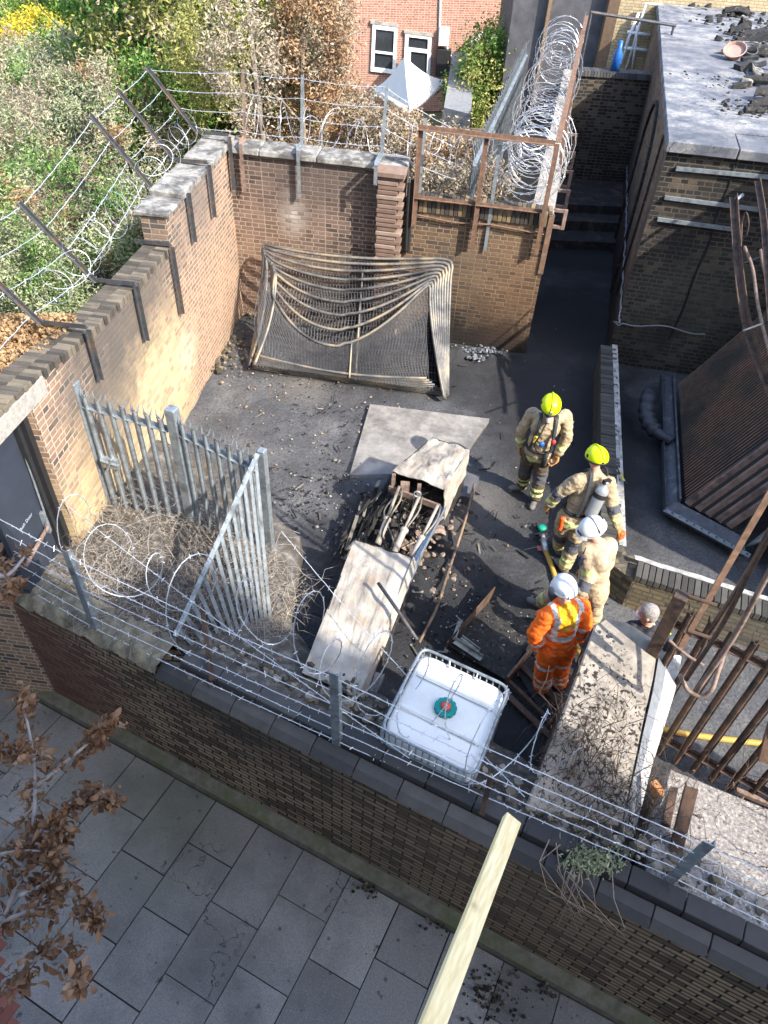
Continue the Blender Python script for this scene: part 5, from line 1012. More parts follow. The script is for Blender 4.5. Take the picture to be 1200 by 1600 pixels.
b = MB(); b.bar(zz(RB_ - rx * .2 + ry * .2, .2), zz(RC + rx * .3 + ry * .2, .2), .09, .012); b.build('flange', M['galv'], rad)
b = MB()
for i in range(24):
    p = zz(RB_ - rx * .19 + ry * .2 + rx * (LC + .45) * i / 11., .21) if i < 12 else zz(RA - rx * .205 + ry * (LA + .1) * (i - 12) / 11., .29); b.lathe([(.013, 0), (.013, .012), (.004, .014)], p, n=8)
b.build('rivet', MTr, rad)
# pale curved casing beyond it
b = MB(); cs0, cs1 = G(1150, 850, .1), G(1260, 740, .1)
b.sheet(lambda u, v: (cs0 + V(.05, -.1, 0)) * (1 - u) + (cs0 + V(1.7, .9, 1.3)) * u + V(.25 * math.sin(v * 1.6), -.35 * v, .35 * math.sin(v * 3.1)), 12, 12)
b.sheet(lambda u, v: (cs0 + V(.05, -.1, -.03)) * (1 - u) + (cs0 + V(1.7, .9, 1.27)) * u + V(.25 * math.sin(v * 1.6), -.35 * v, .35 * math.sin(v * 3.1)), 12, 12)
tag(b.build('curved_casing', simple('pale_casing', (.34, .32, .29), .8, 0, .3, 6, dirt=(.09, .085, .08), dsc=3), smooth=True, loc=cs0), 'pale curved metal casing fallen against the foot of the cooler', 'casing')
# corrugated elbow duct
b = MB(); path = bez([G(1014, 615, .5), G(1010, 648, .42), G(1022, 672, .32), G(1050, 690, .3)], 14); rr_ = [.11 + .022 * (1 if (i // 3) % 2 else 0) if i < 30 else .085 for i in range(len(path))]; b.tube(path, rr_, 14)
tag(b.build('duct_elbow', simple('black_duct', (.045, .048, .058), .5, .2, .3, 8), smooth=True, loc=path[0] * V(1, 1, 0)), 'black ribbed elbow duct lying in the dark bay by the cooler tray', 'duct')
# burnt tray and conduits at the right edge
cn = thing('conduit_rack', G(1165, 600, 0), 'burnt leaning cable rack and conduits in front of the cooler at the right edge', 'cable rack')
def lean(pts, r, m_, nm, sec=None):
    b = MB(); P_ = [G(*p) for p in pts]; P_ = bez(P_, 5)
    if sec:
        for p, q in zip(P_[:-1], P_[1:]): b.angle(p, q, sec, .012)
    else: b.tube(P_, r, 8)
    return b.build(nm, M[m_], cn, smooth=not sec)
lean(((1149, 310, 3.4), (1158, 430, 2.9), (1172, 520, 2.5), (1200, 600, 2.2), (1215, 640, 2.0)), 0, 'rustdark', 'rack_rail', .09)
lean(((1160, 305, 3.42), (1150, 312, 3.4)), .03, 'galv', 'end_bracket')
lean(((1163, 385, 3.2), (1176, 420, 3.0), (1185, 480, 2.8), (1203, 555, 2.5), (1215, 600, 2.4)), .022, 'rustpale', 'conduit'); lean(((1158, 385, 3.2), (1160, 345, 3.4), (1166, 332, 3.5), (1170, 350, 3.4), (1165, 372, 3.2)), .01, 'rustdark', 'loop')
lean(((1186, 285, 3.6), (1196, 350, 3.4), (1203, 440, 3.1), (1210, 520, 2.9)), 0, 'rustdark', 'rack_rail', .07); lean(((1188, 390, 3.2), (1196, 430, 3.0), (1210, 470, 2.9)), .02, 'rustpale', 'conduit')
for y in (400, 505): lean(((1160, y + 12, 2.9), (1215, y - 8, 2.9)), .014, 'darkiron', 'cross_strap')

# crowbar on the low wall, and bits
b = MB(); b.tube([G(963, 728, .66), G(969, 741, .65)], .012, 6); b.tube([G(976, 752, .64), G(980, 756, .64)], .012, 6); 
tl_ = b.build('hammer_tool', M['black'], smooth=True, loc=G(970, 742, .62)); tag(tl_, 'small tool with yellow band lying on the low brick wall', 'tool'); b = MB(); b.tube([G(970, 741, .65), G(976, 752, .64)], .013, 6); b.build('grip', simple('yellow_grip', (.6, .5, .05), .5, bump=0), tl_)

# debris on the flat roof
rd_ = random.Random(21)
for i in range(30):
    x, y = rd_.gauss(1178, 20), rd_.gauss(95, 38)
    if x < 1125 or x > 1225 or y > 175: x = 1180; y = 60 + i
    p = G(x, y, 3.93 + .1 * rd_.random()); s_ = rd_.uniform(.10, .32); b = MB(); kd = rd_.randrange(3)
    tl = basis((1, rd_.uniform(-.4, .4), rd_.uniform(-.5, .5)), (rd_.uniform(-.4, .4), 1, 0), (0, 0, 1))
    if kd == 0: b.sheet(lambda u, v: p + tl @ V((u - .5) * s_ * 2, (v - .5) * s_ * 1.3, .12 * s_ * math.sin(u * 5 + i) + .1 * math.sin(v * 4)), 5, 5); b.sheet(lambda u, v: p + tl @ V((u - .5) * s_ * 2, (v - .5) * s_ * 1.3, .12 * s_ * math.sin(u * 5 + i) + .1 * math.sin(v * 4) - .02), 5, 5); nm, lb = 'burnt_sheet', 'piece of warped charred sheeting in the heap on the flat roof'
    elif kd == 1: b.tube([p - tl[:, 0] * s_ * 1.6, p + tl[:, 0] * s_ * 1.6], .04 + .1 * s_, 8); nm, lb = 'charred_pipe', 'charred round pipe length in the heap on the flat roof'
    else: b.box(p, (s_ * 1.8, s_, s_ * .4), tl); nm, lb = 'charred_board', 'charred board in the burnt heap on the flat roof'
    tag(b.build(nm, M['char'] if rd_.random() < .8 else M['stonecap'], loc=p), lb, 'debris', lb.replace('piece of ', '') + 's')
for i, (x, y, r, m_, lb) in enumerate(((1146, 88, .24, (.42, .27, .22), 'round pot with pale rim and pink inside on the flat roof'), (1176, 122, .16, (.5, .5, .52), 'small pale drum lying in the debris on the flat roof'), (1168, 84, .17, (.12, .13, .15), 'dark round pot right of the pink one on the flat roof'))):
    p = G(x, y, 3.95); b = MB(); b.lathe([(r * .6, 0), (r, r * .7), (r * .93, r * .72), (r * .86, r * .45), (.01, r * .4)], p, axis=(-.3 + i * .2, -.5, 1), n=20); tag(b.build('round_pot', simple('pot', m_, .7), smooth=False, loc=p), lb, 'pot')
rubble('roof_chippings', [(1125, 130, 3.93, .4, .5, 40, .01, .04), (1180, 170, 3.93, .4, .3, 70, .015, .07), (1170, 60, 3.93, .5, 2.5, 120, .03, .12), (1175, 20, 3.93, .8, 2.5, 90, .03, .12)], M['char'], 'black burnt chippings round the heap on the flat roof', 'debris', 12)

# timber plank sticking out from the viewpoint building
def m_wood():
    t = NT('fresh_pine'); mp = t.n('Mapping'); t.t.links.new(t.P(), mp.inputs[0]); pv = V(.7191, 1.5366, 3.6328) - V(.2663, .5626, 4.2676); pdn = _n(pv)
    sc3 = t.n('TexNoise'); cx = t.n('VectorMath', operation='CROSS_PRODUCT'); t.t.links.new(t.P(), cx.inputs[0]); cx.inputs[1].default_value = tuple(pdn); t.t.links.new(cx.outputs[0], sc3.inputs['Vector']); sc3.inputs['Scale'].default_value = 60; sc3.inputs['Detail'].default_value = 3
    col = t.ramp(sc3.outputs[0], [(.35, (.80, .60, .30)), (.55, (.90, .72, .40)), (.7, (.95, .82, .52))])
    v = t.n('TexVoronoi'); v.inputs['Scale'].default_value = 4.2; t.t.links.new(t.P(), v.inputs[0]); col = t.mix(t.mr(v.outputs[0], .09, .03, 0, .7), col, (.33, .19, .08)); col = t.mix(t.mr(v.outputs[0], .16, .09, 0, .3), col, (.5, .37, .18))
    t.bump(sc3.outputs[0], .15, .003); return t.done(col, .6, 0, .3)
r1_ = ray(676, 1600); pw0, pw1 = V(.7191, 1.5366, 3.6328), V(0, 0, CAM_H) + _n(r1_) * 3.1; dpl = _n(pw1 - pw0); mid = (pw0 + pw1) / 2; vw = _n(V(0, 0, CAM_H) - mid); upn = _n(vw + V(.22, -.05, 0))
b = MB(); b.bar(pw0, pw0 + dpl * 2.2, .084, .045, up=tuple(upn)); tag(b.build('timber_plank', m_wood(), bevel=.003, loc=pw0), 'long pale pine timber plank jutting out over the pavement', 'plank')
# ------------------------------------------------------------ people
def blob(name, caps, ells, vox, smooth_it=4, disp=0., dsc=9., seed=0):
    """one continuous skin grown round tapered limbs and ellipsoids"""
    b = MB()
    for (p, r0, q, r1) in caps:
        p = V(*p); q = V(*q); d = q - p; L = np.linalg.norm(d); pr = []
        for i in range(5): a = math.pi / 2 * i / 4; pr.append((r0 * math.sin(a), -r0 * math.cos(a)))
        for i in range(5): a = math.pi / 2 * i / 4; pr.append((r1 * math.cos(a), L + r1 * math.sin(a)))
        b.lathe(pr, p, axis=d, n=14)
    for (c, r, Mx) in ells: b.ell(c, r, Mx, n=18, k=12)
    me = bpy.data.meshes.new(name); me.from_pydata(b.v, [], b.f); o = bpy.data.objects.new('tmp', me); COL.objects.link(o)
    m1 = o.modifiers.new('r', 'REMESH'); m1.mode = 'VOXEL'; m1.voxel_size = vox; m1.use_smooth_shade = True
    m2 = o.modifiers.new('s', 'SMOOTH'); m2.iterations = smooth_it; m2.factor = .5
    bpy.context.view_layer.update(); out = bpy.data.meshes.new_from_object(o.evaluated_get(bpy.context.evaluated_depsgraph_get())); bpy.data.objects.remove(o); out.name = name
    if disp:
        nr = [v.normal.copy() for v in out.vertices]
        for v, n_ in zip(out.vertices, nr):
            c = v.co; f = noise.fractal(Vector((c.x * dsc + seed, c.y * dsc, c.z * dsc * 1.5)), 1., 2., 3); f2 = 1 - abs(noise.noise(Vector((c.x * dsc * 1.3, c.y * dsc * 1.3 + seed, c.z * dsc * 2.4)))) * 2
            v.co = c + n_ * disp * (f * .8 + f2 * .22 - .1)
    out.polygons.foreach_set('use_smooth', [True] * len(out.polygons)); return out
def put(me, name, mats, parent=None, loc=(0, 0, 0)):
    base = V(*parent['_w']) if parent is not None else V(*loc)
    me.transform(Matrix.Translation(Vector(-base))); ix = np.empty(len(me.polygons), int); me.polygons.foreach_get('material_index', ix); me.materials.clear()
    for q in (mats if isinstance(mats, (list, tuple)) else [mats]): me.materials.append(q)
    me.polygons.foreach_set('material_index', ix); me.update()
    o = bpy.data.objects.new(name, me); COL.objects.link(o)
    if parent is not None: o.parent = parent
    else: o.location = base
    o['_w'] = [float(q) for q in base]; return o
def bands(me, rules):
    """rules: (p0, p1, t0, t1, maxr, index): paint faces whose centre lies between t0..t1 metres along p0->p1"""
    for f in me.polygons:
        c = np.array(f.center)
        for (p0, p1, t0, t1, mr_, ix) in rules:
            p0 = np.array(p0, float); d = _n(np.array(p1, float) - p0); t = (c - p0) @ d
            if t0 <= t <= t1 and np.linalg.norm(c - p0 - d * t) < mr_: f.material_index = ix; break
def fabric(name, c, var=.18, c2=None): 
    t = NT(name); n = t.noise(14, 5); n2 = t.noise(170, 2); col = t.mix(t.mr(n, .35, .7), c, c2 or tuple(q * (1 - var * 1.6) for q in c)); t.bump(t.math('ADD', t.math('MULTIPLY', t.noise(11, 2), 3.), t.math('MULTIPLY', n2, .3)), .45, .015); col = t.mix(t.mr(t.noise(7, 5, rough=.7), .5, .72, 0, .55), col, (.09, .08, .07)); return t.done(col, .85, 0, .2)
SKIN = simple('skin', (.52, .30, .22), .5, 0, .12, 30, bump=.03)
KIT = fabric('tan_fire_kit', (.42, .33, .215)); KITD = fabric('dark_fire_kit', (.13, .10, .075), .3); PAD = fabric('grey_pad', (.10, .105, .125)); LIME = fabric('lime_reflective', (.62, .68, .22), .1, (.5, .58, .3)); SILV = fabric('silver_tape', (.62, .62, .60), .1)
KITL = fabric('light_tan_kit', (.52, .40, .27)); ORA = simple('orange_overall', (.95, .15, .012), .8, 0, .2, 14, bump=.3); ORY = fabric('yellow_orange', (.85, .42, .02), .2); BLK = M['black']; GLO = simple('leather_glove', (.42, .22, .075), .7, 0, .3, 20, bump=.3); BOOT = simple('dusty_boot', (.16, .15, .145), .7, 0, .3, 16)
YH = simple('yellow_helmet', (.62, .80, .0), .35, 0, .05, 4, spec=.5, bump=0, dirt=(.38, .46, .03), dsc=9, dth=(.55, .7)); WH = simple('white_helmet', (.68, .69, .70), .35, 0, .05, 4, spec=.5, bump=0, dirt=(.42, .42, .41), dsc=10, dth=(.55, .72)); GREYH = simple('grey_hair', (.30, .275, .26), .8, 0, .45, 60, bump=.5)
def hand(caps, wr, el, palmdir, curl=.5, scale=1., side=1):
    """palm, four fingers and a thumb leaving the side of the palm"""
    w_ = V(*wr); d = _n(w_ - V(*el)); pd = V(*palmdir); pd = _n(pd - d * (pd @ d)); s_ = np.cross(d, pd) * side; S = scale
    k = w_ + d * .085 * S
    caps.append((w_, .024 * S, w_ + d * .03 * S, .028 * S))
    for i, (o, L) in enumerate(((-.03, .068), (-.010, .078), (.011, .073), (.031, .058))):
        a = w_ + d * .03 * S + s_ * o * .7 * S; kk = k + s_ * o * S; caps.append((a, .016 * S, kk, .013 * S))
        c1 = curl * (.9 + .12 * i); d1 = _n(d * math.cos(c1) + pd * math.sin(c1)); d2 = _n(d * math.cos(c1 * 2) + pd * math.sin(c1 * 2))
        m_ = kk + d1 * L * .5 * S; caps.append((kk, .0105 * S, m_, .0095 * S)); caps.append((m_, .0095 * S, m_ + d2 * L * .5 * S, .0075 * S))
    t0 = w_ + d * .03 * S - s_ * .026 * S; t1 = t0 + _n(d * .7 - s_ * .75 + pd * .3) * .045 * S; t2 = t1 + _n(d * .9 - s_ * .1 + pd * .5) * .035 * S
    caps.append((t0, .015 * S, t1, .0125 * S)); caps.append((t1, .012 * S, t2, .0095 * S))
def person(J, face, label, jacket, trouser, helmet=None, gloves=True, hem=.21, boots=True, jr=None, tr=None, extra=None, hair=None, wide=1., legs=True, jd=.017):
    """J: joints measured from the photograph; face: horizontal direction the head looks"""
    J = {k: V(*v) for k, v in J.items()}; f = _n(V(face[0], face[1], face[2] if len(face) > 2 else 0.)); up = _n(V(0, 0, 1) - f * f[2]); sd_ = np.cross(f, up)   # sd_: person's right
    H_ = J['head']; nk = J['neck']; base = zz((J['al'] + J['ar']) / 2, 0) if legs else zz(J['pel'], 0); Bs = basis(sd_, f, up)
    caps = []; el_ = []
    # head
    el_ += [(H_ + up * .015, (.076, .095, .105), Bs), (H_ + f * .028 - up * .055, (.056, .066, .06), Bs), (H_ + f * .06 - up * .085, (.03, .03, .024), Bs)]
    el_ += [(H_ + f * .092 - up * .028, (.012, .02, .022), Bs), (H_ + f * .088 + up * .018, (.05, .012, .012), Bs), (H_ + f * .088 - up * .062, (.022, .012, .008), Bs)]
    for s_ in (-1, 1): el_.append((H_ + sd_ * .078 * s_ - f * .005 - up * .012, (.012, .02, .03), Bs))
    sp = J.get('spine', (nk + J['pel']) / 2)
    caps += [(H_ - up * .04, .055, nk, .058), (nk, .07, sp + V(0, 0, .1), .12), (sp + V(0, 0, .1), .12, J['pel'], .12)]
    for s_ in 'lr':
        caps += [(nk - V(0, 0, .03), .06, J['s' + s_], .055), (J['s' + s_], .052, J['e' + s_], .04), (J['e' + s_], .04, J['w' + s_], .026)]
        hand(caps, J['w' + s_], J['e' + s_], J.get('palm' + s_, (J['pel'] - J['w' + s_]) + f * .2), curl=J['curl' + s_][0] if 'curl' + s_ in J else .45, side=1 if s_ == 'l' else -1)
        if legs: caps += [(J['h' + s_], .085, J['k' + s_], .055), (J['k' + s_], .055, J['a' + s_], .035)]
    body = put(blob('person', caps, el_, .0075, 2), 'person', SKIN, None, base); tag(body, label, 'person')
    for s_ in (-1, 1):
        e = MB(); c = H_ + f * .083 + sd_ * .032 * s_ - up * .002; e.ell(c, (.011, .011, .011)); e.build('eye', simple('eye', (.5, .5, .5), .2, bump=0), body, smooth=True)
    e = MB(); e.ell(H_ + f * .096 - up * .062, (.02, .005, .004), Bs); e.build('mouth', simple('lips', (.35, .13, .11), .5, bump=0), body, smooth=True)
    # jacket
    r = jr or dict(ch=.175, wa=.175, sh=.092, el=.078, wr=.068); fw_ = V(*J['chestdir'])[:3] if 'chestdir' in J else f; fw_ = _n(V(fw_[0], fw_[1], 0)); sx = V(fw_[1], -fw_[0], 0)
    ax = _n(nk - J['pel']); Bt = basis(sx, np.cross(ax, sx), ax)
    jc = [(nk - ax * .04, .085, sp + ax * .08, .12), (sp + ax * .16, r['wa'] * .80, J['pel'] - ax * .02, r['wa'] * .86)]; je = [(sp + ax * .13, (r['ch'] * 1.12 * wide, r['ch'] * .78, .19), Bt), (sp - ax * .06, (r['wa'] * wide, r['wa'] * .8, .2), Bt), (J['pel'] + ax * .02, (r['wa'] * 1.08 * wide, r['wa'] * .86, hem), Bt), (nk - ax * .0, (.075, .08, .05), Bt)]
    for s_ in 'lr':
        jc += [(nk - ax * .05, .07, J['s' + s_], r['sh'] * .95), (J['s' + s_], r['sh'], J['e' + s_], r['el']), (J['e' + s_], r['el'], J['w' + s_] - _n(J['w' + s_] - J['e' + s_]) * .02, r['wr'])]
    jm = blob('jacket', jc, je, .0125, 9, disp=jd, dsc=13, seed=H_[0] * 7); 
    if legs:
        r2 = tr or dict(hi=.12, kn=.098, an=.09); tc = []; 
        for s_ in 'lr': tc += [(J['h' + s_], r2['hi'], J['k' + s_], r2['kn']), (J['k' + s_], r2['kn'], J['a' + s_] + V(0, 0, .05), r2['an'])]
        te = [(J['pel'] - ax * .04, (.165 * wide, .125, .13), Bt)]
        tm = blob('trousers', tc, te, .0125, 3, disp=.016, dsc=13, seed=H_[1] * 5)
    if jacket.get('suit'):
        pass
    bands(jm, jacket['rules'](J, sp, ax)); put(jm, 'jacket', jacket['mats'], body)
    if legs:
        bands(tm, trouser['rules'](J)); put(tm, 'trousers', trouser['mats'], body)
        for s_ in 'lr':
            a = J['a' + s_]; t_ = J.get('t' + s_); d = _n(V(*(t_[:2] - a[:2]), 0)) if t_ is not None else f; d = _n(V(d[0], d[1], 0)); B2 = basis((d[1], -d[0], 0), d, (0, 0, 1)); az = max(a[2] - .09, 0)
            bm_ = blob('boot', [(a + V(0, 0, .1), .062, a, .06), (zz(a, az + .05) - d * .03, .05, zz(a, az + .045) + d * .13, .045)], [(zz(a, az + .05) + d * .14, (.05, .075, .042), B2)], .012, 2)
            put(bm_, 'boot', trouser.get('boot', BOOT), body)
    if gloves:
        for s_ in 'lr':
            gc = []; hand(gc, J['w' + s_], J['e' + s_], J.get('palm' + s_, (J['pel'] - J['w' + s_]) + f * .2), curl=J['curl' + s_][0] if 'curl' + s_ in J else .45, scale=1.32, side=1 if s_ == 'l' else -1)
            gd = _n(J['w' + s_] - J['e' + s_]); gc.append((J['w' + s_] - gd * .05, .05, J['w' + s_] + gd * .0, .038)); put(blob('glove', gc, [], .006, 1), 'glove', GLO if gloves is True else gloves, body)
    if hair:
        hm = blob('hair', [], [(H_ + up * .032 - f * .012, (.084, .100, .100), Bs), (H_ - up * .02 - f * .045, (.078, .062, .075), Bs)], .008, 2, disp=.004, dsc=60); put(hm, 'hair', hair, body)
    if helmet:
        hd_ = H_ + up * .055 - f * .012; kind = helmet
        b = MB(); prof = []
        big = (.132, .165, .135) if kind == 'fire' else (.125, .155, .125)
        b.ell(hd_ - up * .01, big, Bs, n=28, k=12, cut=1.72); mat = YH if kind == 'fire' else WH
        hl = b.build('helmet', mat, body, smooth=True)
        b = MB(); ring = [hd_ - up * .03 + sd_ * (big[0] * .985) * math.cos(a) + f * big[1] * .985 * math.sin(a) for a in np.linspace(0, 2 * math.pi, 33)]; b.tube(ring, .011, 6, cap=False); b.build('rim', BLK if kind == 'fire' else mat, hl, smooth=True)
        if kind == 'fire':
            b = MB(); b.tube([hd_ + up * (big[2] * math.cos(a) + .002) + f * (big[1] + .002) * math.sin(a) - up * .01 for a in np.linspace(-1.3, 1.45, 14)], .014, 6); b.build('crest', YH, hl, smooth=True)
            b = MB(); b.box(hd_ + f * .160 + up * .02, (.035, .03, .07), Bs); b.build('badge', simple('badge', (.35, .33, .3), .4), hl)
            for s_ in (-1, 1): b = MB(); b.ell(hd_ + sd_ * .122 * s_ + up * .01, (.012, .03, .03), Bs); b.build('side_boss', BLK, hl, smooth=True)
            b = MB(); b.ell(hd_ - f * .145 - up * .01, (.03, .025, .02), Bs); b.build('rear_adjuster', BLK, hl, smooth=True)
        elif kind == 'officer':
            b = MB(); b.tube([hd_ + up * .115 * math.cos(a) + sd_ * .128 * math.sin(a) - f * .02 for a in np.linspace(-1.5, 1.5, 14)], .010, 6); b.tube([hd_ - up * .02 + f * .15 * math.cos(a) + sd_ * .128 * math.sin(a) for a in np.linspace(-2.2, 2.2, 20)], .008, 6); b.build('strap', M['galv'], hl, smooth=True)
            b = MB(); b.box(hd_ + f * .15 + up * .0, (.07, .02, .035), Bs); b.box(hd_ - f * .12 + up * .055, (.055, .02, .035), Bs); b.build('badge', BLK, hl)
            b = MB(); b.sheet(lambda u, v: hd_ - up * (.01 + .035 * v) + f * (.15 + .035 * v) * math.cos((u - .5) * 1.6) + sd_ * (.13 + .02 * v) * math.sin((u - .5) * 1.6), 10, 2); b.build('peak', WH, hl)
        else:
            b = MB(); b.sheet(lambda u, v: hd_ - up * (.02 + .03 * v) + f * (.145 + .05 * v) * math.cos((u - .5) * 1.7) + sd_ * (.12 + .01 * v) * math.sin((u - .5) * 1.7), 10, 2); b.build('peak', WH, hl)
            for s_ in (-1, 1): b = MB(); b.ell(hd_ + sd_ * .128 * s_ - up * .035 - f * .03, (.026, .05, .036), Bs); b.build('ear_defender', simple('grey_muff', (.13, .135, .15), .4, bump=0), hl, smooth=True)
            b = MB(); b.ell(hd_ - f * .145 - up * .035, (.022, .02, .02), Bs); b.build('rear_adjuster', BLK, hl, smooth=True)
    return body, dict(J=J, f=f, up=up, sd=sd_, fw=fw_, sx=sx, ax=ax, sp=sp, Bt=Bt, Bs=Bs)
def kit_rules(J, sp, ax):
    R_ = []
    for s_ in 'lr':
        L = np.linalg.norm(J['w' + s_] - J['e' + s_]); R_ += [(J['e' + s_], J['w' + s_], L * .45, L * .72, .085, 1)]
        L2 = np.linalg.norm(J['e' + s_] - J['s' + s_]); R_ += [(J['s' + s_], J['e' + s_], L2 * .85, L2 + .06, .10, 2)] if J.get('elbowpad') is not None else []
    R_ += [(J['pel'], J['neck'], -.12, -.03, .3, 1)]
    return R_
def kit_tr(J):
    R_ = []
    for s_ in 'lr':
        L = np.linalg.norm(J['a' + s_] - J['k' + s_]); R_ += [(J['k' + s_], J['a' + s_], L * .50, L * .60, .12, 1), (J['k' + s_], J['a' + s_], L * .70, L * .82, .12, 1), (J['k' + s_], J['a' + s_], -.10, .10, .13, 2)]
    return R_
KJ = dict(mats=[KIT, LIME, PAD], rules=kit_rules); KT = dict(mats=[KIT, LIME, PAD], rules=kit_tr)
def gj(x, y, z): return G(x, y, z)
def breathing_set(body, D, back_visible):
    J, f, sx, ax, sp = D['J'], D['fw'], D['sx'], D['ax'], D['sp']
    bk = -f
    c0 = sp + bk * .23 - ax * .16; c1 = sp + bk * .23 + ax * .24
    b = MB(); b.lathe([(.03, 0), (.075, .03), (.08, .06), (.08, .38), (.07, .43), (.035, .46), (.03, .50), (.04, .52)], c0, axis=c1 - c0, n=22)
    t = put_cyl = b.build('breathing_cylinder', simple('grey_cylinder', (.42, .44, .46), .3, .45, .15, 6, bump=0), body, smooth=True)
    b = MB(); d_ = _n(c1 - c0); b.lathe([(.083, .0), (.083, .06)], c0 + d_ * .30, axis=d_, n=22); b.build('cylinder_strap', BLK, t, smooth=False)
    b = MB(); b.box(c0 + d_ * .52, (.09, .05, .05), D['Bt']); b.build('valve', BLK, t)
    b = MB(); b.lathe([(.05, 0), (.05, .04)], c0 - d_ * .06, axis=d_, n=14); b.build('cylinder_foot', BLK, t)
    for s_ in (-1, 1):
        b = MB(); sh = J['neck'] + sx * .105 * s_ - ax * .03
        P_ = bez([sp + bk * .16 + sx * .11 * s_ - ax * .18, sp + bk * .17 + sx * .12 * s_ + ax * .1, sh + bk * .07 + ax * .065, sh + f * .05 + ax * .05, sp + f * .16 + sx * .12 * s_ + ax * .10, sp + f * .165 + sx * .14 * s_ - ax * .13], 6)
        for p, q in zip(P_[:-1], P_[1:]): b.bar(p, q, .04, .02, up=tuple(_n(p - sp)))
        b.build('harness_strap', simple('harness', (.03, .033, .04), .6, bump=.1) if s_ < 0 else bpy.data.materials['harness'], body)
    b = MB(); b.tube([sp - ax * .2 + (sx * .175 * math.cos(a) + f * .15 * math.sin(a)) for a in np.linspace(0, 6.283, 25)], .022, 6, cap=False); b.build('waist_belt', BLK, body, smooth=True)

# firefighter facing the viewer
J1 = dict(head=gj(860, 637, 1.76), neck=gj(857, 655, 1.58), sl=gj(884, 650, 1.5), sr=gj(832, 646, 1.5), el=gj(886, 684, 1.2), er=gj(815, 673, 1.22), wl=gj(872, 709, .97), wr=gj(813, 694, .98), hl=gj(847, 708, .95), hr=gj(830, 706, .95), kl=gj(845, 742, .5), kr=gj(822, 729, .52), al=gj(836, 779, .1), ar=gj(816, 758, .1), tl=gj(833, 788, .05), tr=gj(798, 763, .05), pel=gj(840, 705, .99), chestdir=V(-.15, -1, 0), palmr=V(.6, -.3, 0), palml=V(-.6, -.3, 0))
KT1 = dict(mats=[KITD, LIME, PAD, KIT], rules=lambda J: kit_tr(J))
body1, D1 = person(J1, (-.1, -1, -.35), 'person in tan fire kit facing the viewer, yellow helmet and breathing mask on', KJ, KT1, helmet='fire')
breathing_set(body1, D1, False)
H_, f, up, sd_ = D1['J']['head'], D1['f'], D1['up'], D1['sd']
b = MB(); b.ell(H_ + f * .07 - up * .02, (.072, .055, .085), D1['Bs'], n=20, k=12); o_ = b.build('face_mask', simple('mask_visor', (.05, .055, .06), .15, 0, bump=0, spec=.7), body1, smooth=True)
b = MB(); b.lathe([(.03, 0), (.035, .02), (.03, .06), (.02, .07)], H_ + f * .11 - up * .075, axis=f - up * .6, n=12); b.build('mask_valve', simple('pale_valve', (.5, .42, .4), .5, bump=0), o_, smooth=True)
sp, ax, sx, fw_ = D1['sp'], D1['ax'], D1['sx'], D1['fw']
b = MB(); b.ell(sp + fw_ * .2 + ax * .0 + sx * .01, (.04, .03, .045)); b.build('pressure_gauge', simple('blue_gauge', (.03, .12, .4), .3, bump=0), body1, smooth=True)
b = MB(); b.ell(sp + fw_ * .19 + ax * .06 - sx * .13, (.035, .03, .04)); b.build('radio_knob', simple('red_knob', (.5, .04, .05), .4, bump=0), body1, smooth=True)
b = MB(); b.box(sp + fw_ * .19 + ax * .06 + sx * .11, (.05, .04, .09), D1['Bt']); b.build('yellow_torch', simple('yellow_torch', (.6, .45, .05), .5, bump=0), body1)
b = MB(); b.tube(bez([H_ + f * .12 - up * .1, sp + fw_ * .23 + ax * .14 + sx * .08, sp + fw_ * .22 - ax * .02 + sx * .1, sp + fw_ * .2 - ax * .16, sp + fw_ * .1 - ax * .2 - sx * .17], 6), .012, 6); b.build('air_hose', BLK, body1, smooth=True)
b = MB(); b.tube([D1['J']['pel'] + fw_ * .16 - sx * .1 + ax * .12, D1['J']['pel'] + fw_ * .17 - sx * .1 - ax * .13], .035, 8); b.build('hanging_torch', BLK, body1, smooth=True)

# firefighter seen from behind
J2 = dict(head=gj(931, 718, 1.76), neck=gj(930, 738, 1.6), sr=gj(951, 755, 1.52), sl=gj(903, 751, 1.52), er=gj(958, 795, 1.25), el=gj(872, 771, 1.27), wr=gj(966, 822, 1.04), wl=gj(858, 788, 1.03), hr=gj(908, 812, .95), hl=gj(884, 808, .95), kr=gj(896, 850, .5), kl=gj(876, 835, .52), ar=gj(882, 886, .1), al=gj(873, 857, .1), tl=gj(868, 850, .05), tr=gj(874, 882, .05), pel=gj(897, 806, .99), chestdir=V(-.35, .9, 0), elbowpad=V(1, 0, 0))
body2, D2 = person(J2, (-.25, 1, -.2), 'person in tan fire kit from behind, yellow helmet and grey air cylinder', KJ, KT, helmet='fire')
breathing_set(body2, D2, True)
b = MB(); w_ = D2['J']['wr'] + _n(D2['J']['wr'] - D2['J']['er']) * .13; b.box(w_, (.09, .07, .12), rotz(.6)); tag(b.build('handheld_camera', simple('orange_device', (.75, .14, .03), .5, bump=0), bevel=.012, loc=w_), 'small orange and black handheld device gripped in the gloved hand by the low wall', 'device')
b = MB(); p = D2['J']['pel'] + D2['sx'] * -.19 - D2['fw'] * .03; b.tube(bez([p + V(0, 0, .05), p + V(0, 0, -.02), p + V(.01, 0, -.1), p + V(0, 0, -.16)], 3), .032, 8); b.build('orange_pouch', simple('orange_pouch', (.75, .12, .02), .6, bump=0), body2, smooth=True)

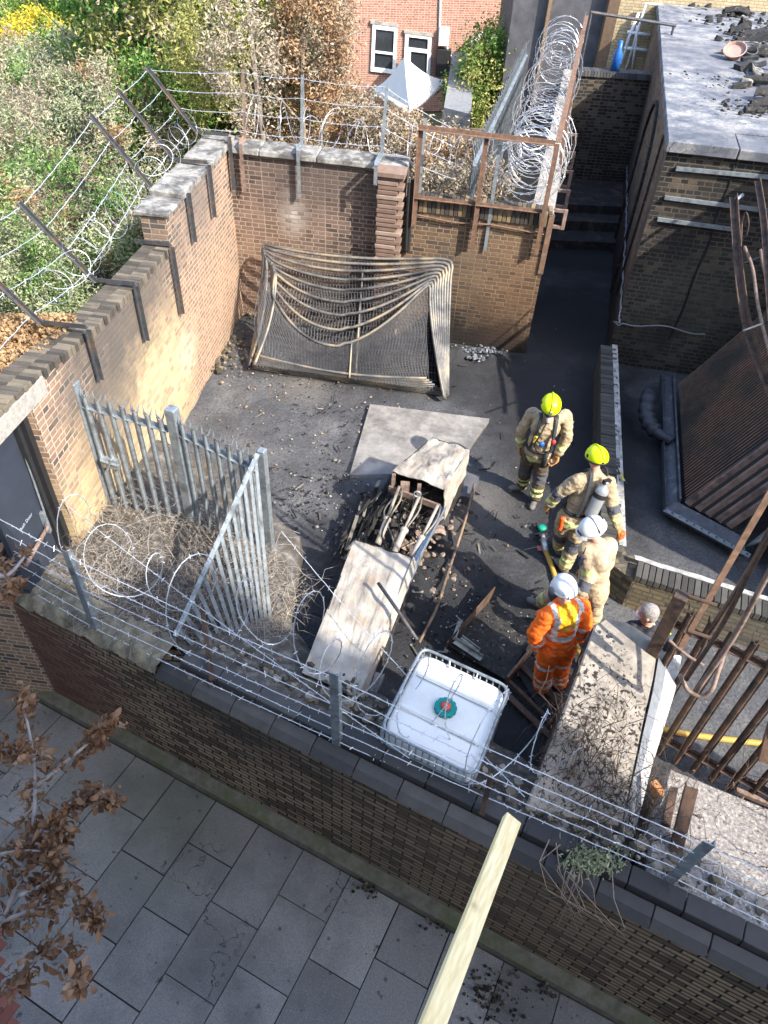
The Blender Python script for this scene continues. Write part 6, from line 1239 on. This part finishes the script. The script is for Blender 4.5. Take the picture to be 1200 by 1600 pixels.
# officer with white helmet
J3 = dict(head=gj(924, 828, 1.72), neck=gj(932, 846, 1.57), sl=gj(917, 858, 1.47), sr=gj(951, 852, 1.47), el=gj(921, 898, 1.2), er=gj(948, 880, 1.24), wl=gj(909, 927, 1.03), wr=gj(925, 886, 1.12), hl=gj(916, 921, .9), hr=gj(934, 918, .9), kl=gj(872, 926, .62), kr=gj(928, 943, .5), al=gj(848, 943, .16), ar=gj(926, 968, .1), tl=gj(826, 938, .1), tr=gj(915, 975, .05), pel=gj(927, 914, .94), chestdir=V(-.8, -.4, 0))
def r3(J, sp, ax):
    L = np.linalg.norm(J['el'] - J['sl']); return [(J['sl'], J['el'], L * .72, L * .95, .10, 1), (J['el'], J['wl'], .08, .2, .09, 2)]
def r3t(J):
    L = np.linalg.norm(J['ar'] - J['kr']); return [(J['kr'], J['ar'], L * .62, L * .8, .12, 1), (J['kl'], J['al'], L * .6, L * .85, .13, 1), (J['hl'], J['kl'], .28, .5, .13, 2)]
body3, D3 = person(J3, (-.85, -.35, -.35), 'person in plain tan fire kit with white helmet, stooping left beside the low wall', dict(mats=[KITL, LIME, PAD], rules=r3), dict(mats=[KITL, LIME, PAD], rules=r3t), helmet='officer', gloves=GLO, jd=.006, jr=dict(ch=.185, wa=.195, sh=.1, el=.085, wr=.07), hem=.32, tr=dict(hi=.13, kn=.11, an=.10))
b = MB(); p = D3['sp'] + D3['fw'] * .19 + D3['ax'] * .12; b.box(p, (.05, .06, .12)); b.tube([p + V(0, 0, .06), p + V(0, 0, .2)], .006, 5); b.build('radio', simple('navy_radio', (.02, .03, .06), .5, bump=0), body3)
b = MB(); p = D3['J']['neck'] + D3['fw'] * .13 - V(0, 0, .08); b.tube([p + V(.05 * math.cos(a), .05 * math.sin(a), .03 * math.cos(a)) for a in np.linspace(0, 6.28, 14)], .009, 5, cap=False); b.build('red_strap', simple('red_strap', (.45, .04, .05), .6, bump=0), body3, smooth=True)

# lettering across the back of the jacket, laid on the cloth
from mathutils.bvhtree import BVHTree
jk = [c for c in body3.children if c.name.startswith('jacket')][0]; off_ = Vector(body3['_w']); bv = BVHTree.FromPolygons([v.co + off_ for v in jk.data.vertices], [tuple(p.vertices) for p in jk.data.polygons])
tx = txt('FIRE', (0, 0, 0), (1, 0, 0), (0, 1, 0), .12, simple('faded_lettering', (.50, .48, .40), .6, bump=0), 'lettering')
import bmesh
bm_ = bmesh.new(); bm_.from_mesh(tx.data); bmesh.ops.subdivide_edges(bm_, edges=bm_.edges[:], cuts=2); bm_.to_mesh(tx.data); bm_.free()
bk_ = -D3['fw']; cx_ = D3['sp'] + D3['ax'] * .17
for v in tx.data.vertices:
    o2 = Vector(cx_ + np.cross(D3['ax'], bk_) * v.co.x + D3['ax'] * v.co.y + bk_ * .6); hit = bv.ray_cast(o2, Vector(-bk_))
    v.co = ((hit[0] if hit[0] is not None else Vector(cx_)) + Vector(bk_) * (.004 + v.co.z)) - off_
tx.parent = body3
# person in orange overalls
J4 = dict(head=gj(880, 921, 1.69), neck=gj(882, 940, 1.52), sl=gj(855, 962, 1.42), sr=gj(909, 949, 1.42), el=gj(836, 989, 1.17), er=gj(914, 976, 1.17), wl=gj(839, 1006, .98), wr=gj(906, 996, .96), hl=gj(861, 1014, .9), hr=gj(883, 1010, .9), kl=gj(850, 1044, .48), kr=gj(875, 1040, .48), al=gj(846, 1074, .1), ar=gj(872, 1067, .1), tl=gj(850, 1055, .05), tr=gj(880, 1052, .05), pel=gj(873, 1008, .93), chestdir=V(-.25, .95, 0), palml=V(.3, .6, 0), palmr=V(-.4, .6, 0))
def r4(J, sp, ax):
    R_ = [(sp, J['neck'], -.13, -.06, .25, 1)]
    for s_ in 'lr':
        L = np.linalg.norm(J['w' + s_] - J['e' + s_]); R_ += [(J['e' + s_], J['w' + s_], L * .62, L * .82, .09, 1)]
    return R_
def r4t(J):
    R_ = []
    for s_ in 'lr':
        L = np.linalg.norm(J['a' + s_] - J['k' + s_]); R_ += [(J['k' + s_], J['a' + s_], L * .30, L * .42, .13, 1), (J['k' + s_], J['a' + s_], L * .58, L * .72, .13, 1), (J['h' + s_], J['k' + s_], .26, .31, .14, 1)]
    return R_
body4, D4 = person(J4, (-.1, 1, -.2), 'person in bright orange overalls with silver bands and white helmet, back turned', dict(mats=[ORA, SILV, ORY], rules=r4), dict(mats=[ORA, SILV, ORY], rules=r4t, boot=BLK), helmet='safety', gloves=False, hem=.2, tr=dict(hi=.125, kn=.105, an=.10), jr=dict(ch=.185, wa=.175, sh=.095, el=.085, wr=.075), jd=.02)
jo = [c for c in body4.children if c.name.startswith('jacket')][0]
for fp in jo.data.polygons:       # shoulder braces and yellow back panel
    c = np.array(fp.center) + np.array(body4['_w']); d = c - D4['sp']; x = d @ D4['sx']; z = d @ D4['ax']; y = d @ D4['fw']
    if -.06 < z < .42 and abs(abs(x) - (.115 + .03 * (z > .2))) < .026 and abs(x) < .2: fp.material_index = 1
    elif abs(x) < .10 and .02 < z < .34 and y < 0: fp.material_index = 2
# grey haired person beyond the pier
J5 = dict(head=gj(1013, 962, 1.42), neck=gj(1012, 978, 1.25), sl=gj(990, 986, 1.14), sr=gj(1035, 990, 1.14), el=gj(985, 1005, .86), er=gj(1038, 1010, .86), wl=gj(990, 1000, .66), wr=gj(1030, 1000, .66), pel=gj(1014, 1012, .6), hl=gj(1006, 1012, .58), hr=gj(1022, 1012, .58), kl=gj(1006, 1012, .15), kr=gj(1022, 1012, .15), al=gj(1004, 1010, -.2), ar=gj(1022, 1010, -.2), chestdir=V(-.6, .5, 0))
for k in list(J5): 
    if k != 'chestdir': J5[k] = J5[k] + V(.0, .03, 0)
NAVY = fabric('navy_workwear', (.025, .03, .045)); HV = fabric('lime_hi_vis', (.5, .8, .05), .1)
body5, D5 = person(J5, (-.9, .3, -.1), 'person with short grey hair in navy and lime workwear, showing above the concrete pier', dict(mats=[NAVY, HV, SILV], rules=lambda J, sp, ax: [(J['sl'], J['el'], -.02, .04, .13, 1), (J['sr'], J['er'], -.02, .04, .13, 1), (sp, J['neck'], -.05, .02, .3, 1)]), dict(mats=[NAVY], rules=lambda J: []), gloves=False, hair=GREYH)
b = MB(); b.ell(D5['J']['head'] + D5['f'] * .075 - D5['up'] * .045, (.055, .04, .05), D5['Bs']); b.build('face_mask', simple('white_mask', (.7, .72, .74), .7, bump=0), body5, smooth=True)
# ------------------------------------------------------------ vegetation
def leaf_mesh(name, C, size, mat, parent=None, loc=None, curl=.35, aspect=.45, up_bias=0., droop=0., seed=0):
    """many small bent leaves: C (n,3) centres, size scalar or (n,)"""
    r = np.random.default_rng(seed); n = len(C); size = np.broadcast_to(size, n) * r.uniform(.6, 1.25, n)
    d = r.normal(size=(n, 3)); d[:, 2] = d[:, 2] * .8 - droop; d /= np.linalg.norm(d, axis=1)[:, None]
    q = r.normal(size=(n, 3)); q[:, 2] += up_bias; s_ = np.cross(d, q); s_ /= np.linalg.norm(s_, axis=1)[:, None] + 1e-9; nn_ = np.cross(s_, d)
    S = size[:, None]; a = C - d * S * .5; b_ = C + d * S * .5 - nn_ * S * curl * r.uniform(.2, 1.4, (n, 1)); l = C + s_ * S * aspect * .5 + nn_ * S * curl * .3; m_ = C - s_ * S * aspect * .5 + nn_ * S * curl * .3
    v = np.stack([a, l, b_, m_], 1).reshape(-1, 3)
    base = np.array(parent['_w']) if parent is not None else np.array(loc if loc is not None else (0, 0, 0), float); v = v - base
    me = bpy.data.meshes.new(name); me.vertices.add(4 * n); me.vertices.foreach_set('co', v.ravel()); me.loops.add(6 * n); me.polygons.add(2 * n)
    i = np.arange(n)[:, None] * 4; lo_ = (i + np.array([[0, 1, 2, 0, 2, 3]])).ravel(); me.loops.foreach_set('vertex_index', lo_); me.polygons.foreach_set('loop_start', np.arange(2 * n) * 3); me.polygons.foreach_set('loop_total', np.full(2 * n, 3)); me.update(calc_edges=True); me.validate()
    me.materials.append(mat); o = bpy.data.objects.new(name, me); COL.objects.link(o)
    if parent is not None: o.parent = parent
    else: o.location = base; o['_w'] = [float(x) for x in base]
    return o
def m_leaf(name, stops, rough=.6):
    t = NT(name); t.P(); ri = t.math('ADD', t.math('MULTIPLY', t.pos.outputs['Random Per Island'], .5), t.mr(t.noise(2.2, 4), .3, .7, 0, .5)); col = t.ramp(ri, stops); col = t.mix(t.mr(t.noise(1.3, 3), .4, .7, 0, .35), col, tuple(q * .55 for q in stops[0][1]))
    tr = t.n('BsdfTranslucent'); t.set(tr.inputs[0], col); mx = t.n('MixShader'); mx.inputs[0].default_value = .3; out = t.t.nodes['Material Output']
    t.done(col, rough, 0, .3); t.t.links.new(t.b.outputs[0], mx.inputs[1]); t.t.links.new(tr.outputs[0], mx.inputs[2]); t.t.links.new(mx.outputs[0], out.inputs[0]); return t.mat
ML = dict(
    green=m_leaf('green_leaves', [(0, (.04, .11, .02)), (.45, (.11, .25, .05)), (.8, (.24, .40, .10)), (1, (.44, .50, .2))]),
    bright=m_leaf('bright_leaves', [(0, (.06, .14, .02)), (.5, (.16, .28, .05)), (1, (.36, .46, .12))]),
    sage=m_leaf('sage_leaves', [(0, (.24, .29, .15)), (.4, (.42, .47, .27)), (.75, (.58, .60, .40)), (1, (.70, .64, .48))]),
    dry=m_leaf('dry_leaves', [(0, (.22, .11, .055)), (.4, (.42, .26, .14)), (.75, (.56, .42, .27)), (1, (.68, .60, .44))]),
    pale=m_leaf('pale_dry_leaves', [(0, (.26, .20, .13)), (.5, (.46, .39, .29)), (1, (.64, .58, .48))]),
    yellow=m_leaf('yellow_green_leaves', [(0, (.20, .22, .05)), (.5, (.40, .40, .12)), (1, (.60, .54, .24))]),
    gold=m_leaf('golden_flowers', [(0, (.55, .45, .03)), (1, (.8, .68, .1))]),
    litter=m_leaf('fallen_leaves', [(0, (.24, .14, .07)), (.5, (.48, .32, .17)), (1, (.66, .50, .30))]),
    brown=m_leaf('curled_brown_leaves', [(0, (.085, .042, .025)), (.4, (.20, .105, .058)), (.8, (.33, .20, .12)), (1, (.55, .39, .27))]))
MBK = simple('grey_bark', (.20, .165, .13), .9, 0, .3, 20, bump=.5); MTW = simple('pale_twig', (.34, .30, .265), .9, 0, .35, 20, bump=0)
def twigs(b, base, top_fn, n, r0, seed, seg=6, wander=.25):
    r = random.Random(seed)
    for _ in range(n):
        p = V(*base) if not callable(base) else base(r); q = top_fn(r); pts = [p + (q - p) * t + V(r.gauss(0, 1), r.gauss(0, 1), r.gauss(0, .6)) * wander * math.sin(math.pi * t) * np.linalg.norm(q - p) * .3 + V(0, 0, -.12 * t * t * np.linalg.norm(q - p)) for t in np.linspace(0, 1, seg)]
        b.tube(pts, [r0 * (1 - .8 * t) for t in np.linspace(0, 1, seg)], 3, cap=False)
def clumps(c, rad, ncl, per, spread, seed, shell=.55):
    r = np.random.default_rng(seed); d = r.normal(size=(ncl, 3)); d /= np.linalg.norm(d, axis=1)[:, None]; k = d * (shell + (1 - shell) * r.random((ncl, 1)) ** .5) * np.array(rad) + np.array(c)
    return (k[:, None, :] + r.normal(size=(ncl, per, 3)) * spread * r.uniform(.5, 1.3, (ncl, 1, 1))).reshape(-1, 3)
def bush(name, c, rad, mats, ncl, per, spread, size, label, seed, cat='bush', ground=-1.3, aspect=.45, twn=60, group=None, droop=0., twm=None, twr=.012):
    t_ = thing(name, zz(V(*c), ground), label, cat, group); c = V(*c)
    b = MB(); twigs(b, zz(c, ground), lambda r: c + V(*(np.array([r.gauss(0, 1), r.gauss(0, 1), r.gauss(0, 1)]) * np.array(rad) * .6)), twn, twr, seed); b.build('stem', twm or MBK, t_)
    for i, (mk, fr) in enumerate(mats):
        n_ = max(3, int(ncl * fr)); leaf_mesh('foliage', clumps(c, rad, n_, per, spread, seed * 7 + i), size, ML[mk], t_, aspect=aspect, seed=seed + i, droop=droop)
    return t_
def cp(px, py, z): return G(px, py, z)
# big shrubs and trees beyond the left wall
bush('shrub', cp(60, 400, 1.5), (2.6, 1.5, 1.8), [('sage', .75), ('green', .35), ('dry', .1)], 187, 130, 0.16, .085, 'grey green willowy shrub just behind the left wall top', 1, aspect=.28, twn=160, twm=MTW)
bush('shrub', cp(150, 270, 1.7), (2.2, 2.2, 1.9), [('sage', .5), ('dry', .2), ('pale', .6)], 187, 130, 0.17, .09, 'straw coloured twiggy shrub behind the long armed brackets', 2, aspect=.25, twn=320, twm=MTW)
bush('shrub', cp(15, 250, 1.0), (3.2, 2.6, 2.0), [('sage', .7), ('green', .4)], 187, 120, 0.20, .11, 'pale grey green shrub at the left edge of the garden', 3, aspect=.3, twn=150, twm=MTW)
bush('shrub', cp(20, 480, 1.3), (1.4, .7, 1.3), [('sage', .7), ('green', .4)], 87, 110, 0.12, .07, 'low green shrub above the shed roof at the left edge', 4, aspect=.3, twn=80, twm=MTW)
bush('shrub', cp(150, 180, 1.0), (3.4, 2.6, 2.0), [('sage', .6), ('green', .2), ('pale', .5)], 187, 110, 0.21, .12, 'hazy mixed shrub below the golden flowering bush', 5, aspect=.3, twn=180, twm=MTW)
bush('shrub', cp(170, 45, 1.0), (3.6, 3, 2.6), [('bright', .6), ('green', .5)], 162, 110, 0.25, .16, 'bright green bush behind the golden flowering bush', 6, aspect=.4)
bush('shrub', cp(70, 90, .4), (1.7, 1.7, 1.4), [('gold', .9), ('yellow', .3)], 87, 110, 0.17, .13, 'golden yellow flowering bush near the top left corner', 7, aspect=.5)
bush('shrub', cp(0, 150, -.2), (2.4, 4, 1.6), [('dry', .6), ('pale', .4), ('bright', .2)], 112, 100, 0.25, .14, 'brownish bush at the left edge beside the golden one', 8)
bush('shrub', cp(10, 40, 0), (5, 5, 2.4), [('yellow', .4), ('bright', .4), ('sage', .4)], 162, 100, 0.34, .2, 'yellow green bushes in the far top left corner', 9)
bush('shrub', cp(110, -10, 1), (6, 4, 3), [('bright', .7), ('sage', .3)], 150, 100, 0.37, .22, 'far green hedge along the top left of the gardens', 10)
bush('leafy_tree', cp(255, 60, 3.2), (2.2, 1.7, 2.4), [('green', .8), ('bright', .5)], 170, 120, .28, .13, 'dense deep green tree behind the back wall corner', 11, cat='tree', aspect=.55, twn=60, twr=.04)
bush('leafy_tree', cp(330, 150, 2.4), (1.9, 1.2, 1.7), [('green', .6), ('yellow', .45), ('bright', .3)], 150, 120, .24, .11, 'dark green and yellow leaved tree left of the pale trunk', 12, cat='tree', aspect=.5, twn=50, twr=.03)
bush('leafy_tree', cp(330, 30, 4.0), (2.6, 2, 2.2), [('green', .4), ('yellow', .6), ('pale', .2)], 150, 110, .3, .13, 'yellowing tree top left of the pale trunk at the top edge', 13, cat='tree', aspect=.5, twn=60, twr=.04)
bush('leafy_tree', cp(245, 215, 2.2), (1.0, .9, 1.4), [('green', .7), ('yellow', .3), ('bright', .3)], 80, 100, .2, .10, 'small green tree just outside the corner of the tall walls', 14, cat='tree', aspect=.5, twn=40, twr=.02)
# twin pale trunks with half scorched crown
def trunk_tree(name, px, py, top, crown, label, seed, mats, r0):
    p = G(px, py, 3.0); base = V(p[0], p[1] + .15, -1.2); t_ = thing(name, base, label, 'tree'); b = MB(); q = V(base[0] + top[0], base[1] + top[1], 7.5)
    main = [base + (q - base) * t + V(.08 * math.sin(t * 7 + seed), .05 * math.sin(t * 5), 0) for t in np.linspace(0, 1, 10)]; b.tube(main, [r0 * (1 - .65 * t) for t in np.linspace(0, 1, 10)], 8)
    r = random.Random(seed)
    for i in range(12):
        s_ = main[3 + i % 6]; e = s_ + V(r.uniform(-1.3, 1.3), r.uniform(-.5, .9), r.uniform(.6, 1.9)); b.tube([s_, (s_ + e) / 2 + V(0, 0, .1), e], [r0 * .4, r0 * .28, .008], 5)
    b.build('trunk', MBK, t_, smooth=True)
    for i, (mk, fr, c, rad, n_) in enumerate(crown): leaf_mesh('foliage', clumps(G(*c), rad, n_, 90, .15, seed * 5 + i), .085, ML[mk], t_, aspect=.4, seed=seed + i, droop=.3)
trunk_tree('pale_trunk_tree', 402, 192, (-.15, .9), [('yellow', 1, (330, 70, 4.2), (.75, .7, 1.0), 42), ('pale', 1, (380, 90, 4.2), (.6, .6, 1.0), 26)], 'tall tree with pale twin trunk and scorched crown behind the back wall', 31, None, .085)
trunk_tree('pale_trunk_tree', 462, 180, (.25, .9), [('dry', 1, (485, 70, 4.0), (.8, .7, 1.2), 75), ('pale', 1, (500, 50, 4.2), (.6, .6, 1.0), 34), ('dry', 1, (520, 20, 4.2), (.5, .6, .7), 22)], 'scorched tree with rust brown leaves left of the brick house', 32, None, .06)
# dry bushes behind the back wall
for i, (px, py, z, rad, ncl, mats, lb) in enumerate(((440, 185, 2.6, (.9, .5, .7), 70, [('pale', .5), ('dry', .5), ('yellow', .2)], 'half scorched bush at the back wall behind the pale stain'), (530, 180, 2.45, (1.0, .6, .65), 90, [('pale', .6), ('dry', .6)], 'scorched bush of papery leaves in front of the brick house'), (610, 215, 2.3, (.9, .55, .5), 80, [('pale', .8), ('dry', .2)], 'papery pale bush just behind the toothed buttress'), (700, 250, 2.2, (.9, .6, .45), 80, [('pale', .8), ('dry', .4)], 'papery dry bush filling the rusty cage'), (740, 290, 2.05, (.75, .35, .35), 60, [('pale', .8), ('dry', .2)], 'low pale dry growth at the foot of the rusty cage'), (690, 300, 2.1, (.5, .3, .35), 40, [('pale', .9)], 'low dry clump in the left corner of the rusty cage'))):
    bush('dry_bush', cp(px, py, z), rad, mats, ncl, 75, .14, .085, lb, 41 + i, ground=1.0, aspect=.4, twn=70, droop=.3, twm=MTW, twr=.006)
bush('climber', cp(755, 130, 1.2), (.7, 1.6, 1.5), [('yellow', .7), ('green', .4), ('bright', .3)], 80, 90, .25, .12, 'yellow and green climbing shrub left of the concertina wire', 51, aspect=.5)
bush('shrub', cp(735, 150, .6), (.9, 1.2, 1.0), [('green', .9)], 62, 90, 0.12, .12, 'dark green bush between the tent and the palisade', 52, aspect=.5)
bush('climber', cp(800, 70, 2.0), (.5, 1.2, 1.4), [('yellow', .6), ('bright', .4)], 50, 90, .22, .12, 'yellow green creeper on the wall top by the orange house', 53, aspect=.5)
# leaf litter on the shed roof
r = np.random.default_rng(9); n_ = 5200; L_ = []
while len(L_) < n_:
    x, y = r.uniform(-60, 118), r.uniform(490, 620)
    if y > 622 - .92 * x * 1.0 - 12 and x > -60: 
        if y > 604 - .9 * x: continue
    L_.append(G(x, y, 2.79 + .12 * r.random() ** 2))
tag(leaf_mesh('leaf_litter', np.array(L_), .062, ML['litter'], loc=G(30, 560, 2.8), aspect=.6, seed=3), 'thick mat of tan dead leaves on the shed roof behind the left wall', 'fallen leaves', kind='stuff')
L_ = [G(r.normal(480, 110), r.normal(610, 80), .03 + .02 * r.random()) for _ in range(130)] + [G(r.normal(385, 20), r.normal(560, 40), .04) for _ in range(50)]
L_ = [p for p in L_ if p[0] > -3.0 and p[1] < 12.3]
tag(leaf_mesh('fallen_leaves', np.array(L_), .05, ML['litter'], loc=G(480, 620), aspect=.55, seed=4), 'few curled tan leaves blown over the sooty yard floor', 'fallen leaves', kind='stuff')
# brambles on the planting bed
def bramble(name, s0, s1, w0, w1, z, n, label, seed, mk='pale', nl=1500, h=.5, mat=None, size=.035):
    r = random.Random(seed); c = SW((s0 + s1) / 2, (w0 + w1) / 2, z); t_ = thing(name, c, label, 'brambles'); b = MB()
    for _ in range(n):
        p = SW(r.uniform(s0, s1), r.uniform(w0, w1), z - .05); a = r.random() * 6.28; L = r.uniform(.2, .65); hh_ = r.uniform(.1, h); q = p + V(math.cos(a) * L, math.sin(a) * L, r.uniform(-.05, .15)); 
        pts = [p + (q - p) * t + V(0, 0, hh_ * 4 * t * (1 - t)) + V(r.gauss(0, .035), r.gauss(0, .035), r.gauss(0, .02)) for t in np.linspace(0, 1, 7)]; rs_ = r.uniform(.0015, .005); b.tube(pts, [rs_ * (1 - .7 * t) for t in np.linspace(0, 1, 7)], 3, cap=False)
    b.build('stem', mat or MTW, t_); rr = np.random.default_rng(seed)
    if nl:
        C = np.array([SW(rr.uniform(s0, s1), rr.uniform(w0, w1), z + abs(rr.normal(0, h * .28))) for _ in range(nl)]); leaf_mesh('foliage', C, size, ML[mk], t_, aspect=.4, seed=seed)
    return t_
bramble('bramble_thicket', -3.7, -2.1, .7, 2.1, .6, 520, 'tangle of pale dead brambles in front of the palisade gates', 61, h=.26, nl=3800, size=.028)
bramble('bramble_thicket', -3.0, -1.85, .5, 1.3, .7, 120, 'tangle of dry stems below the sagging gate leaf', 62, mk='dry', nl=500, h=.3)
bramble('bramble_thicket', -2.3, -1.55, .5, 1.9, .5, 190, 'grey twigs tangled through the pales of the sagging gate leaf', 66, h=.35, nl=700, size=.028)
bramble('bramble_thicket', -3.9, -2.3, .35, 1.0, .8, 240, 'low grey twigs spilling over the mortar capped wall end', 67, h=.25, nl=900, size=.026)
bramble('bramble_thicket', 1.5, 2.1, .6, 1.5, 1.0, 110, 'dark bare stems growing over the near end of the concrete pier', 68, mk='brown', nl=140, h=.8, mat=simple('dark_stem', (.07, .05, .04), .9, bump=0))
bramble('bramble_thicket', -5.2, -3.4, .5, 1.9, .75, 220, 'dead brambles by the navy door', 63, h=.35, nl=700)
bramble('bramble_thicket', 1.7, 2.6, .5, 1.2, .85, 130, 'bare dark stems growing in front of the concrete pier', 64, mk='brown', nl=160, h=.75, mat=simple('dark_twig', (.07, .05, .04), .9, bump=0))
bramble('bramble_thicket', 2.5, 4.2, .5, 1.6, .85, 60, 'sparse bare twigs over the speckled slab at lower right', 65, mk='brown', nl=60, h=.5, mat=bpy.data.materials['dark_twig'])
gp = thing('grass_tuft', G(935, 1345, .85), 'small green tuft on the wall top with pale roots hanging over the bricks', 'plant'); rr = np.random.default_rng(5)
C = np.array([G(rr.normal(930, 22), rr.normal(1342, 13), .88 + .06 * rr.random()) for _ in range(420)]); leaf_mesh('foliage', C, .05, ML['sage'], gp, aspect=.25, seed=5, curl=.6)
b = MB(); r = random.Random(8)
for i in range(15):
    s_ = 2.0 + r.gauss(0, .16); d_ = r.uniform(.2, .75); L = r.uniform(.15, .5); b.tube([SW(s_, .2, .9), SW(s_ + r.gauss(0, .08), .0, .86), SW(s_ + L * .6 + r.gauss(0, .1), -.08, .62), SW(s_ + L + r.gauss(0, .15), -.05 - .05 * r.random(), .75 - d_)], [.005, .004, .003, .0015], 4, cap=False)
b.build('hanging_root', simple('pale_root', (.33, .25, .2), .9, bump=0), gp)
# street tree with curled brown leaves in the foreground
ft = thing('street_tree', (-4.6, .2, -1.27), 'foreground street tree branches with curled brown dead leaves at the left edge', 'tree')
b = MB(); b.tube(bez([V(-4.6, .2, -1.4), V(-4.5, .3, .6), V(-4.1, .5, 2.0), V(-3.6, .7, 2.8)], 6), [.13 - .0045 * i for i in range(19)], 10)
CL = []; r = random.Random(17)
def branch(pts, r0):
    P_ = bez(pts, 6); b.tube(P_, [r0 * (1 - .75 * i / (len(P_) - 1)) for i in range(len(P_))], 6); return P_
root = V(-3.6, .7, 2.8)
paths = [[(-60, 1520, 3.0), (0, 1440, 3.1), (45, 1330, 3.2), (55, 1220, 3.3), (45, 1140, 3.4), (30, 1090, 3.45)], [(45, 1320, 3.2), (90, 1270, 3.3), (140, 1240, 3.35), (172, 1250, 3.4)], [(55, 1230, 3.3), (110, 1185, 3.4), (150, 1150, 3.45), (168, 1130, 3.5)], [(0, 1440, 3.1), (60, 1420, 3.2), (120, 1400, 3.25), (150, 1440, 3.3)],
         [(-40, 1560, 3.0), (30, 1520, 3.1), (90, 1480, 3.2), (125, 1535, 3.2)], [(-20, 1340, 3.2), (30, 1330, 3.3), (80, 1330, 3.3)], [(-60, 1180, 3.5), (-10, 1170, 3.5), (30, 1175, 3.5)], [(30, 1400, 3.2), (80, 1370, 3.2), (100, 1300, 3.3)]]
for i, pth in enumerate(paths):
    P_ = branch([G(*q) for q in pth], .014 if i else .02)
    for k in range(2, len(P_)):
        if r.random() < .85: CL.append(P_[k] + V(r.gauss(0, .02), r.gauss(0, .02), r.gauss(0, .02)))
    CL += [P_[-1]] * 2
branch([root, V(-2.9, .8, 3.0), G(-60, 1520, 3.0)], .035)
P_ = branch([root, V(-3.2, 1.6, 3.4), V(-2.9, 2.3, 3.7), G(-30, 905, 3.9), G(10, 900, 3.9), G(40, 868, 3.9)], .03); up_ = [G(*q) for q in ((10, 890, 3.9), (38, 862, 3.9), (25, 910, 3.9), (5, 935, 3.9), (-10, 880, 3.9), (12, 925, 3.9))] * 2
b.build('branch', simple('grey_branch', (.30, .27, .26), .8, bump=.2), ft, smooth=True)
rr = np.random.default_rng(77)
# each leaf: a curled strip of three bent quads
def curled(CL, per, mat, parent, size, seed):
    r = np.random.default_rng(seed); vs = []; fs = []
    for c in CL:
        for _ in range(per):
            d = r.normal(size=3); d[2] -= .5; d /= np.linalg.norm(d); s_ = np.cross(d, r.normal(size=3)); s_ /= np.linalg.norm(s_); n_ = np.cross(s_, d); L = size * r.uniform(.6, 1.3); W_ = L * r.uniform(.28, .46); cu = r.uniform(1.2, 3.6); p = np.array(c) + r.normal(size=3) * .022; th = 0; o = len(vs); fold = r.uniform(.2, .8)
            for i, wd in enumerate((.12, .85, 1, .7, .05)):
                e = p; vs += [e - s_ * W_ * wd * .5 + n_ * fold * W_ * wd * .3, e, e + s_ * W_ * wd * .5 + n_ * fold * W_ * wd * .3]; th += cu / 4; p = p + (d * math.cos(th) + n_ * math.sin(th)) * L / 4
            for i in range(4): fs += [(o + i * 3, o + i * 3 + 1, o + i * 3 + 4, o + i * 3 + 3), (o + i * 3 + 1, o + i * 3 + 2, o + i * 3 + 5, o + i * 3 + 4)]
    m_ = MB(); m_.v = [tuple(q) for q in vs]; m_.f = fs; m_.m = [0] * len(fs); return m_.build('foliage', mat, parent, smooth=True, uv=False)
curled(CL + up_, 13, ML['brown'], ft, .068, 5)

# thin smoke over the embers
sm = MB(); sm.ell(G(590, 725, .55), (.55, .38, .5), n=20, k=12)
t = bpy.data.materials.new('thin_smoke'); t.use_nodes = True; nt = t.node_tree; nt.nodes.remove(nt.nodes['Principled BSDF']); pv = nt.nodes.new('ShaderNodeVolumePrincipled'); pv.inputs['Color'].default_value = (.75, .8, .9, 1)
no_ = nt.nodes.new('ShaderNodeTexNoise'); no_.inputs['Scale'].default_value = 2.2; no_.inputs['Detail'].default_value = 4; tcn = nt.nodes.new('ShaderNodeTexCoord'); nt.links.new(tcn.outputs['Object'], no_.inputs['Vector'])
ln = nt.nodes.new('ShaderNodeVectorMath'); ln.operation = 'LENGTH'; nt.links.new(tcn.outputs['Object'], ln.inputs[0])
m1 = nt.nodes.new('ShaderNodeMapRange'); m1.inputs[1].default_value = .5; m1.inputs[2].default_value = .05; m1.inputs[3].default_value = 0; m1.inputs[4].default_value = 1.6; nt.links.new(ln.outputs[1], m1.inputs[0])
m2 = nt.nodes.new('ShaderNodeMapRange'); m2.inputs[1].default_value = .42; m2.inputs[2].default_value = .7; nt.links.new(no_.outputs[0], m2.inputs[0]); mm_ = nt.nodes.new('ShaderNodeMath'); mm_.operation = 'MULTIPLY'; nt.links.new(m1.outputs[0], mm_.inputs[0]); nt.links.new(m2.outputs[0], mm_.inputs[1]); nt.links.new(mm_.outputs[0], pv.inputs['Density']); nt.links.new(pv.outputs[0], nt.nodes['Material Output'].inputs['Volume'])
tag(sm.build('smoke_wisp', t, loc=G(590, 725, .55), uv=False), 'thin blue wisp of smoke rising beside the machine hood', 'smoke', kind='stuff')
for o in bpy.data.objects:
    if '_w' in o: del o['_w']
